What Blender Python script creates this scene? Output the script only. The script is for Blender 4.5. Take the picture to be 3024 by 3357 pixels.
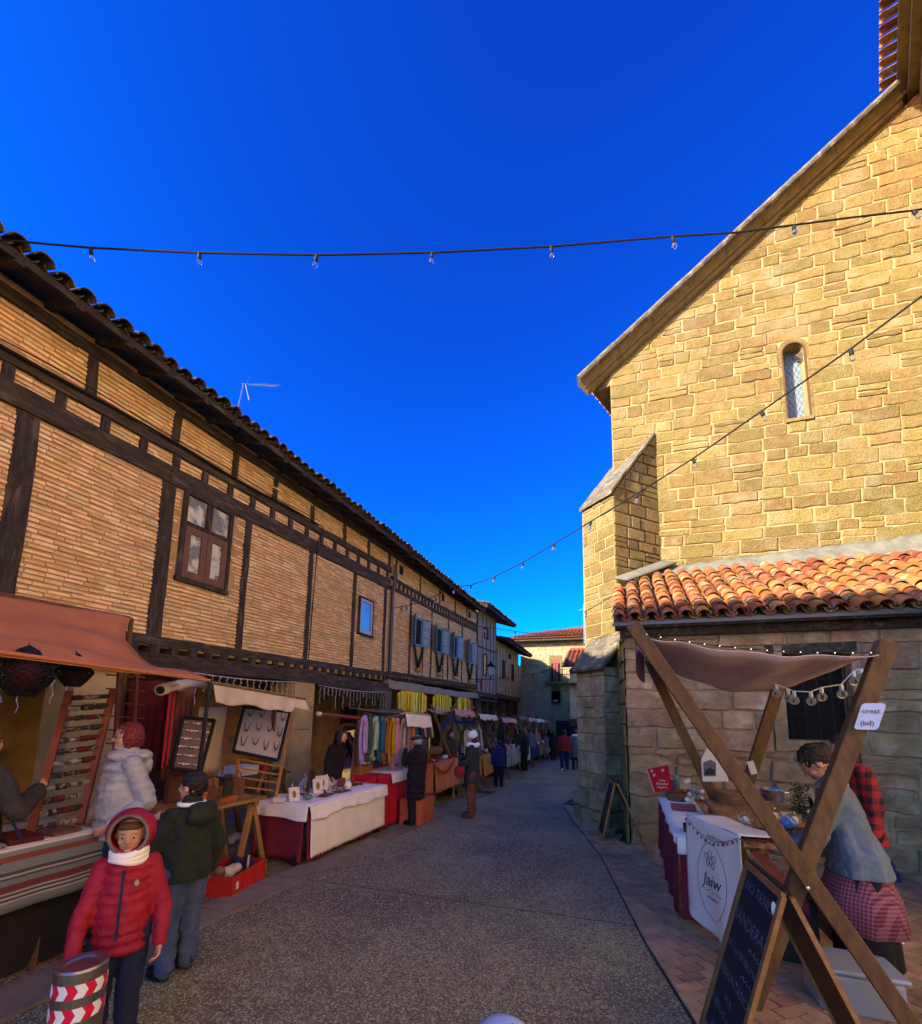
import bpy, bmesh, math, random
import numpy as np
from mathutils import Vector, Matrix, noise as mnoise
random.seed(7)
R_ = math.radians
scene = bpy.context.scene
COL = scene.collection
for o in list(bpy.data.objects): bpy.data.objects.remove(o)

# ------------------------------------------------------------------ camera
CAM_H = 1.75; SLOPE = 0.028
YAW, PITCH, ROLL = -0.344454, 0.143628, 0.0190099
PW, PH, FPX, PCX, PCY = 3024.0, 3357.0, 1500.0, 1512.0, 2120.3
_cy, _sy = math.cos(YAW), math.sin(YAW)
_f0 = Vector((_sy, _cy, 0)); _r0 = Vector((_cy, -_sy, 0)); _u0 = Vector((0, 0, 1))
_f = _f0*math.cos(PITCH) + _u0*math.sin(PITCH)
_ua = _u0*math.cos(PITCH) - _f0*math.sin(PITCH)
_r = _r0*math.cos(ROLL) + _ua*math.sin(ROLL)
_u = _ua*math.cos(ROLL) - _r0*math.sin(ROLL)
CAM = Vector((0, 0, CAM_H))
cam_data = bpy.data.cameras.new('camera'); cam = bpy.data.objects.new('camera', cam_data)
COL.objects.link(cam); scene.camera = cam
cam.matrix_world = Matrix(((_r.x, _u.x, -_f.x, 0), (_r.y, _u.y, -_f.y, 0), (_r.z, _u.z, -_f.z, CAM_H), (0, 0, 0, 1)))
cam_data.sensor_fit = 'VERTICAL'; cam_data.sensor_height = 36.0
cam_data.lens = FPX/PH*36.0
cam_data.shift_y = (PCY-PH/2)/PH; cam_data.shift_x = 0.0
cam_data.clip_start = 0.05; cam_data.clip_end = 600

# survey helpers: where a sight line through a photograph pixel meets a plane of the place
def ray(x, y): return _f + _r*((x-PCX)/FPX) - _u*((y-PCY)/FPX)
def PX(x, y, X):
    d = ray(x, y); return CAM + d*(X/d.x)
def PY(x, y, Y):
    d = ray(x, y); return CAM + d*(Y/d.y)
def PZ(x, y, z):
    d = ray(x, y); return CAM + d*((z-CAM_H)/d.z)
def PD(x, y, dep): return CAM + ray(x, y)*dep
def gz(y): return -SLOPE*max(-6.0, min(y, 45.0))
def PG(x, y, dz=0.0):
    d = ray(x, y); t = (CAM_H-dz)/(-(d.z) - SLOPE*d.y); return CAM + d*t

# ------------------------------------------------------------------ light
SUN_AZ, SUN_EL = R_(41), R_(25)         # sun stands behind the left houses, over the photographer's left shoulder
world = bpy.data.worlds.new("World"); scene.world = world; world.use_nodes = True
nt = world.node_tree; nt.nodes.clear()
out = nt.nodes.new('ShaderNodeOutputWorld'); bg = nt.nodes.new('ShaderNodeBackground')
sky = nt.nodes.new('ShaderNodeTexSky'); sky.sky_type = 'NISHITA'; sky.sun_disc = False
sky.sun_elevation = SUN_EL
sky.sun_rotation = math.pi + SUN_AZ
sky.altitude = 900; sky.air_density = 1.0; sky.dust_density = 2.5; sky.ozone_density = 3.0
# deep polarised blue of the photograph: per-channel response of the sky colour
sep = nt.nodes.new('ShaderNodeSeparateColor'); cmb = nt.nodes.new('ShaderNodeCombineColor'); nt.links.new(sky.outputs[0], sep.inputs[0])
for ci, (kk, ee) in enumerate(((0.0105, 2.75), (0.168, 1.66), (0.66, 1.22))):
    p_ = nt.nodes.new('ShaderNodeMath'); p_.operation = 'POWER'; p_.inputs[1].default_value = ee; nt.links.new(sep.outputs[ci], p_.inputs[0])
    m_ = nt.nodes.new('ShaderNodeMath'); m_.operation = 'MULTIPLY'; m_.inputs[1].default_value = kk; nt.links.new(p_.outputs[0], m_.inputs[0]); nt.links.new(m_.outputs[0], cmb.inputs[ci])
s2 = nt.nodes.new('ShaderNodeMath'); s2.operation = 'MULTIPLY_ADD'; s2.inputs[1].default_value = -0.03; s2.use_clamp = False
nt.links.new(cmb.inputs[2].links[0].from_socket, s2.inputs[0]); nt.links.new(cmb.inputs[0].links[0].from_socket, s2.inputs[2])
s3 = nt.nodes.new('ShaderNodeMath'); s3.operation = 'MAXIMUM'; s3.inputs[1].default_value = 0.01; nt.links.new(s2.outputs[0], s3.inputs[0]); nt.links.new(s3.outputs[0], cmb.inputs[0]); s3.inputs[1].default_value = 0.006
nt.links.new(cmb.outputs[0], bg.inputs[0]); bg.inputs[1].default_value = 0.15
nt.links.new(bg.outputs[0], out.inputs[0])
sd = bpy.data.lights.new('sun', 'SUN'); sd.energy = 4.5; sd.angle = R_(0.5); sd.color = (1.0, 0.88, 0.66)
sun = bpy.data.objects.new('sun', sd); COL.objects.link(sun)
sdir = Vector((-math.sin(SUN_AZ)*math.cos(SUN_EL), -math.cos(SUN_AZ)*math.cos(SUN_EL), math.sin(SUN_EL)))
sun.rotation_euler = sdir.to_track_quat('Z', 'Y').to_euler()
scene.view_settings.view_transform = 'Standard'; scene.view_settings.look = 'None'
scene.view_settings.gamma = 1.0; scene.view_settings.use_curve_mapping = False
scene.view_settings.exposure = 1.72
scene.render.engine = 'CYCLES'

# ------------------------------------------------------------------ materials
def mk(name, c1, c2=None, scale=6.0, rough=0.85, bump=0.0, bscale=40.0, var=0.0, hvar=0.0, metal=0.0, c3=None, s3=2.0, t3=(0.55, 0.65), detail=6.0, spec=0.3, sheen=0.0, trans=0.0, ior=1.45, stretch=None, f2=(0.35, 0.65), bdist=0.01, emis=None, attr=False, coord='pos'):
    m = bpy.data.materials.new(name); m.use_nodes = True
    n = m.node_tree; nn = n.nodes; L = n.links.new
    b = nn['Principled BSDF']
    b.inputs['Roughness'].default_value = rough; b.inputs['Metallic'].default_value = metal
    if 'Specular IOR Level' in b.inputs: b.inputs['Specular IOR Level'].default_value = spec
    if sheen and 'Sheen Weight' in b.inputs: b.inputs['Sheen Weight'].default_value = sheen
    if trans: b.inputs['Transmission Weight'].default_value = trans; b.inputs['IOR'].default_value = ior
    if coord == 'pos':
        g = nn.new('ShaderNodeNewGeometry'); vec = g.outputs['Position']
    else:
        g = nn.new('ShaderNodeTexCoord'); vec = g.outputs['Object']
    if stretch:
        mp = nn.new('ShaderNodeMapping'); mp.inputs['Scale'].default_value = stretch; L(vec, mp.inputs['Vector']); vec = mp.outputs[0]
    col = None
    def rgb(c):
        r = nn.new('ShaderNodeRGB'); r.outputs[0].default_value = (*c, 1); return r.outputs[0]
    def mix(a, bb, fac):
        x = nn.new('ShaderNodeMix'); x.data_type = 'RGBA'; L(a, x.inputs[6]); L(bb, x.inputs[7])
        if hasattr(fac, 'links') or not isinstance(fac, (float, int)): L(fac, x.inputs[0])
        else: x.inputs[0].default_value = fac
        return x.outputs[2]
    def noi(s, lo, hi, det=detail, off=0.0):
        t = nn.new('ShaderNodeTexNoise'); t.inputs['Scale'].default_value = s; t.inputs['Detail'].default_value = det; t.inputs['Roughness'].default_value = 0.65
        if off:
            ad = nn.new('ShaderNodeVectorMath'); ad.operation = 'ADD'; ad.inputs[1].default_value = (off, off*1.7, off*.6); L(vec, ad.inputs[0]); L(ad.outputs[0], t.inputs['Vector'])
        else: L(vec, t.inputs['Vector'])
        r = nn.new('ShaderNodeMapRange'); r.inputs[1].default_value = lo; r.inputs[2].default_value = hi; L(t.outputs[0], r.inputs[0])
        return r.outputs[0]
    col = rgb(c1)
    if c2: col = mix(col, rgb(c2), noi(scale, f2[0], f2[1]))
    if c3: col = mix(col, rgb(c3), noi(s3, t3[0], t3[1], off=13.1))
    if var or hvar:
        oi = nn.new('ShaderNodeObjectInfo'); rnd = oi.outputs['Random']
        if attr:
            at = nn.new('ShaderNodeAttribute'); at.attribute_name = 'rnd'
            ad = nn.new('ShaderNodeMath'); ad.operation = 'ADD'; L(at.outputs['Fac'], ad.inputs[0]); L(rnd, ad.inputs[1])
            fr = nn.new('ShaderNodeMath'); fr.operation = 'FRACT'; L(ad.outputs[0], fr.inputs[0]); rnd = fr.outputs[0]
        hv = nn.new('ShaderNodeHueSaturation'); L(col, hv.inputs['Color'])
        r1 = nn.new('ShaderNodeMapRange'); r1.inputs[3].default_value = 1-var; r1.inputs[4].default_value = 1+var; L(rnd, r1.inputs[0]); L(r1.outputs[0], hv.inputs['Value'])
        mu = nn.new('ShaderNodeMath'); mu.operation = 'MULTIPLY'; mu.inputs[1].default_value = 7.31; L(rnd, mu.inputs[0])
        fr2 = nn.new('ShaderNodeMath'); fr2.operation = 'FRACT'; L(mu.outputs[0], fr2.inputs[0])
        r2 = nn.new('ShaderNodeMapRange'); r2.inputs[3].default_value = 0.5-hvar; r2.inputs[4].default_value = 0.5+hvar; L(fr2.outputs[0], r2.inputs[0]); L(r2.outputs[0], hv.inputs['Hue'])
        col = hv.outputs[0]
    L(col, b.inputs['Base Color'])
    if bump:
        t = nn.new('ShaderNodeTexNoise'); t.inputs['Scale'].default_value = bscale; t.inputs['Detail'].default_value = 8; t.inputs['Roughness'].default_value = 0.7; L(vec, t.inputs['Vector'])
        bp = nn.new('ShaderNodeBump'); bp.inputs['Strength'].default_value = bump; bp.inputs['Distance'].default_value = bdist; L(t.outputs[0], bp.inputs['Height']); L(bp.outputs[0], b.inputs['Normal'])
    if emis: b.inputs['Emission Color'].default_value = (*emis[0], 1); b.inputs['Emission Strength'].default_value = emis[1]
    return m
M = {}
M['stone_sun'] = mk('sunlit_golden_sandstone', (.37, .262, .086), (.27, .185, .055), 9, .92, 1.0, 34, var=.2, hvar=.012, c3=(.42, .34, .18), s3=1.6, t3=(.5, .72), attr=True, bdist=.09, detail=9)  # sunlit copy of the church sandstone, sun warmth put into its colour
M['mortar'] = mk('cream_lime_mortar', (.39, .315, .15), (.27, .205, .085), 3, .95, .8, 25, bdist=.02)
M['stone_shade'] = mk('shaded_sandstone', (.40, .27, .14), (.22, .145, .075), 3.5, .92, 1.0, 12, var=.22, hvar=.015, c3=(.50, .40, .26), s3=2.6, t3=(.5, .7), attr=True, bdist=.05)  # shaded copy of the same sandstone, shade tone set in its colour
M['mortar_shade'] = mk('shaded_mortar', (.36, .26, .15), (.24, .17, .10), 6, .95, .7, 30)  # mortar copy for the shaded walls, shade tone in its colour
M['stone_grey'] = mk('grey_cornice_stone', (.19, .165, .12), (.08, .068, .048), 5, .95, 1.0, 18, c3=(.30, .27, .19), s3=6, var=.1, bdist=.04)
M['stone_trim'] = mk('smooth_cornice_stone', (.24, .17, .065), (.15, .105, .04), 6, .9, .4, 20)
M['cement'] = mk('grey_cement_flashing', (.19, .185, .15), (.12, .115, .09), 5, .95, .7, 20)
M['brick'] = mk('thin_clay_brick', (.82, .58, .30), (.72, .43, .19), 5, .93, .5, 60, var=.2, hvar=.014, attr=True, c3=(.86, .68, .42), s3=3.1, t3=(.5, .7))
M['brick_mortar'] = mk('brick_lime_mortar', (.50, .34, .17), (.40, .26, .12), 8, .96, .7, 50)
M['timber'] = mk('old_grey_timber', (.075, .058, .043), (.028, .021, .016), 3, .9, .9, 30, stretch=(6, 6, 1.2), c3=(.13, .105, .08), s3=1.5, bdist=.02)
M['timber_h'] = mk('old_grey_beam', (.085, .068, .050), (.032, .024, .018), 3, .9, .9, 30, stretch=(6, 1.2, 6), c3=(.14, .115, .09), s3=1.5, bdist=.02)
M['dark'] = mk('interior_shade', (.012, .010, .008), rough=.95)  # near-black colour standing in for shade inside openings and windows
M['plaster'] = mk('cream_plaster', (.46, .37, .20), (.36, .28, .15), 3, .93, .4, 30)
M['plaster_grey'] = mk('grey_plaster', (.36, .32, .25), (.27, .24, .18), 2, .93, .4, 30)
M['ochre_wall'] = mk('ochre_plaster', (.48, .27, .08), (.30, .165, .05), 2.2, .95, .7, 14, c3=(.16, .12, .06), s3=1.4, bdist=.03)
M['tile'] = mk('terracotta_tile', (.34, .085, .018), (.27, .12, .045), 9, .9, .6, 50, var=.4, hvar=.02, c3=(.30, .25, .16), s3=7, t3=(.55, .62), attr=True)
M['tile_old'] = mk('lichened_tile', (.10, .075, .05), (.05, .038, .028), 12, .95, .7, 40, var=.3, c3=(.22, .18, .11), s3=9)
M['tile_far'] = mk('red_roof_tile', (.27, .075, .03), (.18, .055, .025), 10, .9, .3, 40, var=.25, hvar=.01)
M['metal_dark'] = mk('black_iron', (.02, .02, .022), rough=.5, metal=.6)
M['zinc'] = mk('zinc_gutter', (.10, .11, .12), rough=.5, metal=.6)
M['glass'] = mk('window_glass', (.05, .07, .1), rough=.04, spec=1.0, metal=0.0)
M['glass_clear'] = mk('clear_glass', (.95, .97, .98), rough=.02, trans=1.0, spec=.6)
M['rope'] = mk('black_cable', (.008, .008, .010), rough=.7)

# ------------------------------------------------------------------ mesh builder
class MB:
    def __init__(s): s.v = []; s.f = []; s.r = []; s.mi = []
    def add(s, vs, fs, rnd=0.0, mi=0):
        o = len(s.v); s.v += [tuple(v) for v in vs]
        for f in fs: s.f.append(tuple(i+o for i in f)); s.r.append(rnd); s.mi.append(mi)
        return s
    def box(s, c, d, rot=None, rnd=0.0, mi=0, taper=1.0):
        x, y, z = d[0]/2, d[1]/2, d[2]/2; c = Vector(c); vs = []
        for sz in (-1, 1):
            k = taper if sz > 0 else 1.0
            for sx, sy in ((-1, -1), (1, -1), (1, 1), (-1, 1)):
                p = Vector((sx*x*k, sy*y*k, sz*z))
                if rot is not None: p = rot @ p
                vs.append(c+p)
        return s.add(vs, [(0, 3, 2, 1), (4, 5, 6, 7), (0, 1, 5, 4), (1, 2, 6, 5), (2, 3, 7, 6), (3, 0, 4, 7)], rnd, mi)
    def bb(s, x0, x1, y0, y1, z0, z1, **k): return s.box(((x0+x1)/2, (y0+y1)/2, (z0+z1)/2), (abs(x1-x0), abs(y1-y0), abs(z1-z0)), **k)
    def beam(s, a, b, w, h, up=(0, 0, 1), mi=0, rnd=0.0, wob=0.0, n=1):
        a, b = Vector(a), Vector(b); d = (b-a).normalized(); up = Vector(up)
        if abs(d.dot(up)) > .98: up = Vector((0, 1, 0)) if abs(d.y) < .9 else Vector((1, 0, 0))
        sd = d.cross(up).normalized(); u2 = sd.cross(d).normalized(); vs = []; fs = []
        for i in range(n+1):
            p = a.lerp(b, i/n)
            if wob: p = p + sd*random.uniform(-wob, wob) + u2*random.uniform(-wob, wob)
            k = 1+ (random.uniform(-wob, wob)*3 if wob else 0)
            vs += [p-sd*w/2*k-u2*h/2, p+sd*w/2*k-u2*h/2, p+sd*w/2+u2*h/2*k, p-sd*w/2+u2*h/2*k]
            if i:
                q = 4*(i-1)
                for j in range(4): fs.append((q+j, q+(j+1) % 4, q+4+(j+1) % 4, q+4+j))
        fs += [(3, 2, 1, 0), (4*n, 4*n+1, 4*n+2, 4*n+3)]
        return s.add(vs, fs, rnd, mi)
    def tube(s, pts, r, n=8, cap=True, mi=0, rnd=0.0):
        pts = [Vector(p) for p in pts]; rs = r if isinstance(r, (list, tuple)) else [r]*len(pts)
        vs = []; fs = []; ref = Vector((0, 0, 1))
        d0 = (pts[1]-pts[0]).normalized()
        if abs(d0.z) > .9: ref = Vector((1, 0, 0))
        for i, p in enumerate(pts):
            d = (pts[min(i+1, len(pts)-1)]-pts[max(i-1, 0)])
            d = d.normalized() if d.length > 1e-9 else d0
            a = d.cross(ref)
            if a.length < 1e-4: a = d.cross(Vector((0, 1, 0)))
            a.normalize(); b = a.cross(d)
            for j in range(n):
                t = 2*math.pi*j/n; vs.append(p + (a*math.cos(t)+b*math.sin(t))*rs[i])
            if i:
                q = n*(i-1)
                for j in range(n): fs.append((q+j, q+n+j, q+n+(j+1) % n, q+(j+1) % n))
        if cap: fs.append(tuple(range(n))); fs.append(tuple(n*(len(pts)-1)+n-1-j for j in range(n)))
        return s.add(vs, fs, rnd, mi)
    def lathe(s, prof, c=(0, 0, 0), n=16, mi=0, rot=None, rnd=0.0):
        c = Vector(c); vs = []; fs = []
        for (r, z) in prof:
            for j in range(n):
                t = 2*math.pi*j/n; p = Vector((r*math.cos(t), r*math.sin(t), z))
                if rot is not None: p = rot @ p
                vs.append(c+p)
        for i in range(1, len(prof)):
            q = n*(i-1)
            for j in range(n): fs.append((q+j, q+(j+1) % n, q+n+(j+1) % n, q+n+j))
        fs.append(tuple(n-1-j for j in range(n))); q = n*(len(prof)-1); fs.append(tuple(q+j for j in range(n)))
        return s.add(vs, fs, rnd, mi)
    def ell(s, c, r, n=12, m=8, rot=None, mi=0, rnd=0.0):
        c = Vector(c); r = (r, r, r) if isinstance(r, (int, float)) else r
        vs = []; fs = []
        def P(x, y, z):
            p = Vector((x*r[0], y*r[1], z*r[2]))
            return c + (rot @ p if rot is not None else p)
        vs.append(P(0, 0, -1))
        for i in range(1, m):
            a = -math.pi/2+math.pi*i/m
            for j in range(n):
                t = 2*math.pi*j/n; vs.append(P(math.cos(a)*math.cos(t), math.cos(a)*math.sin(t), math.sin(a)))
        vs.append(P(0, 0, 1)); top = len(vs)-1
        for j in range(n):
            fs.append((0, 1+(j+1) % n, 1+j)); fs.append((top, 1+n*(m-2)+j, 1+n*(m-2)+(j+1) % n))
        for i in range(m-2):
            q = 1+n*i
            for j in range(n): fs.append((q+j, q+(j+1) % n, q+n+(j+1) % n, q+n+j))
        return s.add(vs, fs, rnd, mi)
    def cap(s, a, b, ra, rb, n=12):      # capsule, a closed limb
        a, b = Vector(a), Vector(b); d = b-a; L = d.length
        if L < 1e-5: return s.ell(a, max(ra, rb), n, 8)
        q = d.to_track_quat('Z', 'Y').to_matrix()
        prof = [(math.cos(t)*ra, math.sin(t)*ra) for t in (-1.5, -1.1, -.7, -.35)] + [(ra, 0)] + [(rb, L)] + [(math.cos(t)*rb, L+math.sin(t)*rb) for t in (.35, .7, 1.1, 1.5)]
        return s.lathe(prof, a, n, rot=q)
    def sheet(s, fn, nu, nv, mi=0, rnd=0.0, thick=0.0):
        g = [[Vector(fn(i/nu, j/nv)) for j in range(nv+1)] for i in range(nu+1)]
        vs = [p for row in g for p in row]; W = nv+1
        fs = [(i*W+j, (i+1)*W+j, (i+1)*W+j+1, i*W+j+1) for i in range(nu) for j in range(nv)]
        if thick:
            nrm = []
            for i in range(nu+1):
                for j in range(nv+1):
                    a = g[min(i+1, nu)][j]-g[max(i-1, 0)][j]; b = g[i][min(j+1, nv)]-g[i][max(j-1, 0)]
                    k = a.cross(b); nrm.append(k.normalized() if k.length > 1e-12 else Vector((0, 0, 1)))
            o = len(vs); vs = vs + [vs[i]-nrm[i]*thick for i in range(o)]
            fs += [tuple(i+o for i in reversed(f)) for f in fs[:nu*nv]]
            for i in range(nu):
                fs.append((i*W, i*W+o, (i+1)*W+o, (i+1)*W)); a = i*W+nv; b = (i+1)*W+nv; fs.append((a, b, b+o, a+o))
            for j in range(nv):
                fs.append((j, j+1, j+1+o, j+o)); a = nu*W+j; fs.append((a, a+o, a+1+o, a+1))
        return s.add(vs, fs, rnd, mi)
    def prism(s, poly, ext, mi=0, rnd=0.0):
        ext = Vector(ext); n = len(poly); vs = [Vector(p) for p in poly]; vs = vs+[p+ext for p in vs]
        fs = [tuple(range(n)), tuple(2*n-1-i for i in range(n))]
        for i in range(n): fs.append((i, i+n, (i+1) % n+n, (i+1) % n))
        return s.add(vs, fs, rnd, mi)
    def mesh(s, name, mats, smooth=False, off=None, rnd=False):
        me = bpy.data.meshes.new(name)
        v = s.v if off is None else [(a[0]-off[0], a[1]-off[1], a[2]-off[2]) for a in s.v]
        me.from_pydata(v, [], s.f)
        if not isinstance(mats, (list, tuple)): mats = [mats]
        for m in mats: me.materials.append(M[m] if isinstance(m, str) else m)
        if any(s.mi): me.polygons.foreach_set('material_index', s.mi)
        if rnd:
            a = me.attributes.new('rnd', 'FLOAT', 'FACE'); a.data.foreach_set('value', s.r)
        if smooth: me.polygons.foreach_set('use_smooth', [True]*len(s.f))
        me.update(); me.validate()
        return me
    def build(s, name, mats, parent=None, smooth=False, rnd=False, kind=None, label=None, recalc=True, **tagk):
        off = wloc(parent) if parent is not None else None
        me = s.mesh(name, mats, smooth, off, rnd)
        if recalc:
            bm = bmesh.new(); bm.from_mesh(me); bmesh.ops.recalc_face_normals(bm, faces=bm.faces); bm.to_mesh(me); bm.free()
        o = bpy.data.objects.new(name, me); COL.objects.link(o)
        if parent is not None: o.parent = parent
        if kind: o['kind'] = kind
        if label: o['label'] = label
        if tagk: tag(o, label, **tagk)
        return o
def wloc(o):
    l = Vector((0, 0, 0))
    while o is not None: l = l + o.location; o = o.parent
    return l
def tag(o, label=None, cat=None, group=None, kind=None):
    if label: o['label'] = label
    if cat: o['category'] = cat
    if group: o['group'] = group
    if kind: o['kind'] = kind
    return o
def thing(name, label, cat, loc=(0, 0, 0), rz=0.0, group=None):
    o = bpy.data.objects.new(name, None); COL.objects.link(o); o.location = loc; o.rotation_euler = (0, 0, rz)
    o.empty_display_size = .1
    return tag(o, label, cat, group)
def inst(name, me, parent, loc, rot=(0, 0, 0), sc=(1, 1, 1), kind=None):
    o = bpy.data.objects.new(name, me); COL.objects.link(o); o.parent = parent
    o.location = loc; o.rotation_euler = rot; o.scale = sc
    if kind: o['kind'] = kind
    return o
def copy_tree(o, parent=None, rec=True):
    c = o.copy(); COL.objects.link(c)
    if parent is not None: c.parent = parent
    for ch in list(o.children): copy_tree(ch, c)
    return c
def local(parent):  # builder in local coordinates of a rotated thing: build() must not subtract its place
    return parent
def lbuild(mb, name, mats, parent, smooth=False, rnd=False, label=None):   # mesh written in the parent's own frame
    me = mb.mesh(name, mats, smooth, None, rnd)
    bm = bmesh.new(); bm.from_mesh(me); bmesh.ops.recalc_face_normals(bm, faces=bm.faces); bm.to_mesh(me); bm.free()
    o = bpy.data.objects.new(name, me); COL.objects.link(o); o.parent = parent
    if label: o['label'] = label
    return o
def nz(x, y, z=0.0, s=1.0): return mnoise.noise(Vector((x*s, y*s, z*s)))
def textmesh(txt, size, mat, name='lettering', ext=0.0006, shear=0.0, align='CENTER', bold=0.0):
    cu = bpy.data.curves.new('txt', 'FONT'); cu.body = txt; cu.size = size; cu.extrude = ext; cu.align_x = align; cu.shear = shear; cu.offset = bold; cu.resolution_u = 2
    t = bpy.data.objects.new('txt', cu); me = bpy.data.meshes.new_from_object(t); bpy.data.objects.remove(t)
    me.materials.clear(); me.materials.append(M[mat] if isinstance(mat, str) else mat); me.name = name
    return me
# ------------------------------------------------------------------ masonry
def clip_poly(poly, planes):
    for (a, b, c) in planes:      # keep a*u + b*z <= c
        o = []
        for i in range(len(poly)):
            p, q = poly[i], poly[(i+1) % len(poly)]
            dp = a*p[0]+b*p[1]-c; dq = a*q[0]+b*q[1]-c
            if dp <= 0: o.append(p)
            if (dp < 0 < dq) or (dq < 0 < dp):
                t = dp/(dp-dq); o.append((p[0]+(q[0]-p[0])*t, p[1]+(q[1]-p[1])*t))
        poly = o
        if len(poly) < 3: return []
    return poly
def stonewall(parent, org, uv, nv, u0, u1, z0, z1, mat, ch=(.22, .34), wr=(.3, .75), gap=.012, depth=.02, planes=(), holes=(), limit=300, name='stone', seg=.13, jit=.007, slope=0.0, rough=0.0):
    org, uv, nv = Vector(org), Vector(uv).normalized(), Vector(nv).normalized()
    flip = uv.cross(Vector((0, 0, 1))).dot(nv) < 0
    pieces = []; z = z0
    while z < z1-.03:
        h = random.uniform(*ch)
        if z+h > z1-.08: h = z1-z
        segs = [(u0, u1)]
        for (a, b, c, d) in holes:
            if z+h*.5 > c and z+h*.5 < d:
                ns = []
                for (s, e) in segs:
                    if b <= s or a >= e: ns.append((s, e))
                    else:
                        if a-s > .06: ns.append((s, a))
                        if e-b > .06: ns.append((b, e))
                segs = ns
        for (s, e) in segs:
            u = s - (random.uniform(0, .2) if s == u0 and not planes else 0); u = max(u, s)
            while u < e-.02:
                w = random.uniform(*wr)
                if u+w > e-.12: w = e-u
                g = gap*random.uniform(.6, 1.6); pl = [(u+g, z+g), (u+w-g, z+g), (u+w-g, z+h-g), (u+g, z+h-g)]
                if w > .25 and random.random() < .10*(1+rough) and h > .2:   # now and then two thin stones share a course
                    k = random.uniform(.4, .6)*h
                    pls = [[(u+g, z+g), (u+w-g, z+g), (u+w-g, z+k-g), (u+g, z+k-g)], [(u+g, z+k+g), (u+w-g, z+k+g), (u+w-g, z+h-g), (u+g, z+h-g)]]
                else: pls = [pl]
                for pl in pls:
                    pl = clip_poly(pl, planes)
                    if len(pl) >= 3:
                        ar = abs(sum(pl[i][0]*pl[(i+1) % len(pl)][1]-pl[(i+1) % len(pl)][0]*pl[i][1] for i in range(len(pl))))/2
                        if ar > .004: pieces.append(pl)
                u += w
        z += h
    def cen(pl): n = len(pl); return org+uv*(sum(p[0] for p in pl)/n)+Vector((0, 0, sum(p[1] for p in pl)/n))
    pieces.sort(key=lambda pl: (cen(pl)-CAM).length)
    rest = MB(); base = wloc(parent)
    for idx, pl in enumerate(pieces):
        n = len(pl); ring = []
        for i in range(n):
            p, q = pl[i], pl[(i+1) % n]; L = math.hypot(q[0]-p[0], q[1]-p[1]); k = max(1, int(L/seg)); 
            nx, nyy = (q[1]-p[1])/max(L, 1e-6), -(q[0]-p[0])/max(L, 1e-6)
            for j in range(k):
                t = j/k; r = random.uniform(-jit, jit)*(1+2*rough)
                if j == 0 and L > .05: r = -abs(r)-.004; 
                ring.append((p[0]+(q[0]-p[0])*t+nx*r, p[1]+(q[1]-p[1])*t+nyy*r))
        cu = sum(p[0] for p in ring)/len(ring); cz = sum(p[1] for p in ring)/len(ring)
        dp = depth*random.uniform(.6, 1.3)*(1+rough*random.uniform(-.5, 1.2)); tx, tz = random.uniform(-.012, .012)*(1+2*rough), random.uniform(-.012, .012)*(1+2*rough)
        c0 = org+uv*cu+Vector((0, 0, cz)); vs = []; m = len(ring)
        rr = random.random()
        def lift(p, k, d):
            du, dz = (p[0]-cu), (p[1]-cz); W = max(abs(du), abs(dz), .01)
            ins = min(.012*k, W*.4)
            su = du*(1-ins/W); sz = dz*(1-ins/W)
            return c0 + uv*su + Vector((0, 0, sz)) + nv*(d + (tx*su+tz*sz if d > 0 else 0) + slope*0)
        vs = [lift(p, 0, -.002) for p in ring]+[lift(p, .3, dp*.55) for p in ring]+[lift(p, 1.5, dp) for p in ring]
        fs = []
        for a in (0, m):
            for i in range(m):
                j = (i+1) % m; f = (a+i, a+j, a+m+j, a+m+i); fs.append(f if not flip else f[::-1])
        f = tuple(range(2*m, 3*m)); fs.append(f if not flip else f[::-1])
        if idx < limit:
            mb = MB(); mb.add(vs, fs); me = bpy.data.meshes.new(name)
            me.from_pydata([tuple(Vector(v)-c0) for v in vs], [], fs); me.materials.append(M[mat])
            o = bpy.data.objects.new(name, me); COL.objects.link(o); o.parent = parent; o.location = c0-base
        else: rest.add(vs, fs, rr)
    if rest.v: rest.build(name+'_courses', mat, parent, rnd=True, kind='stuff', recalc=False)
    return len(pieces)

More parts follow.
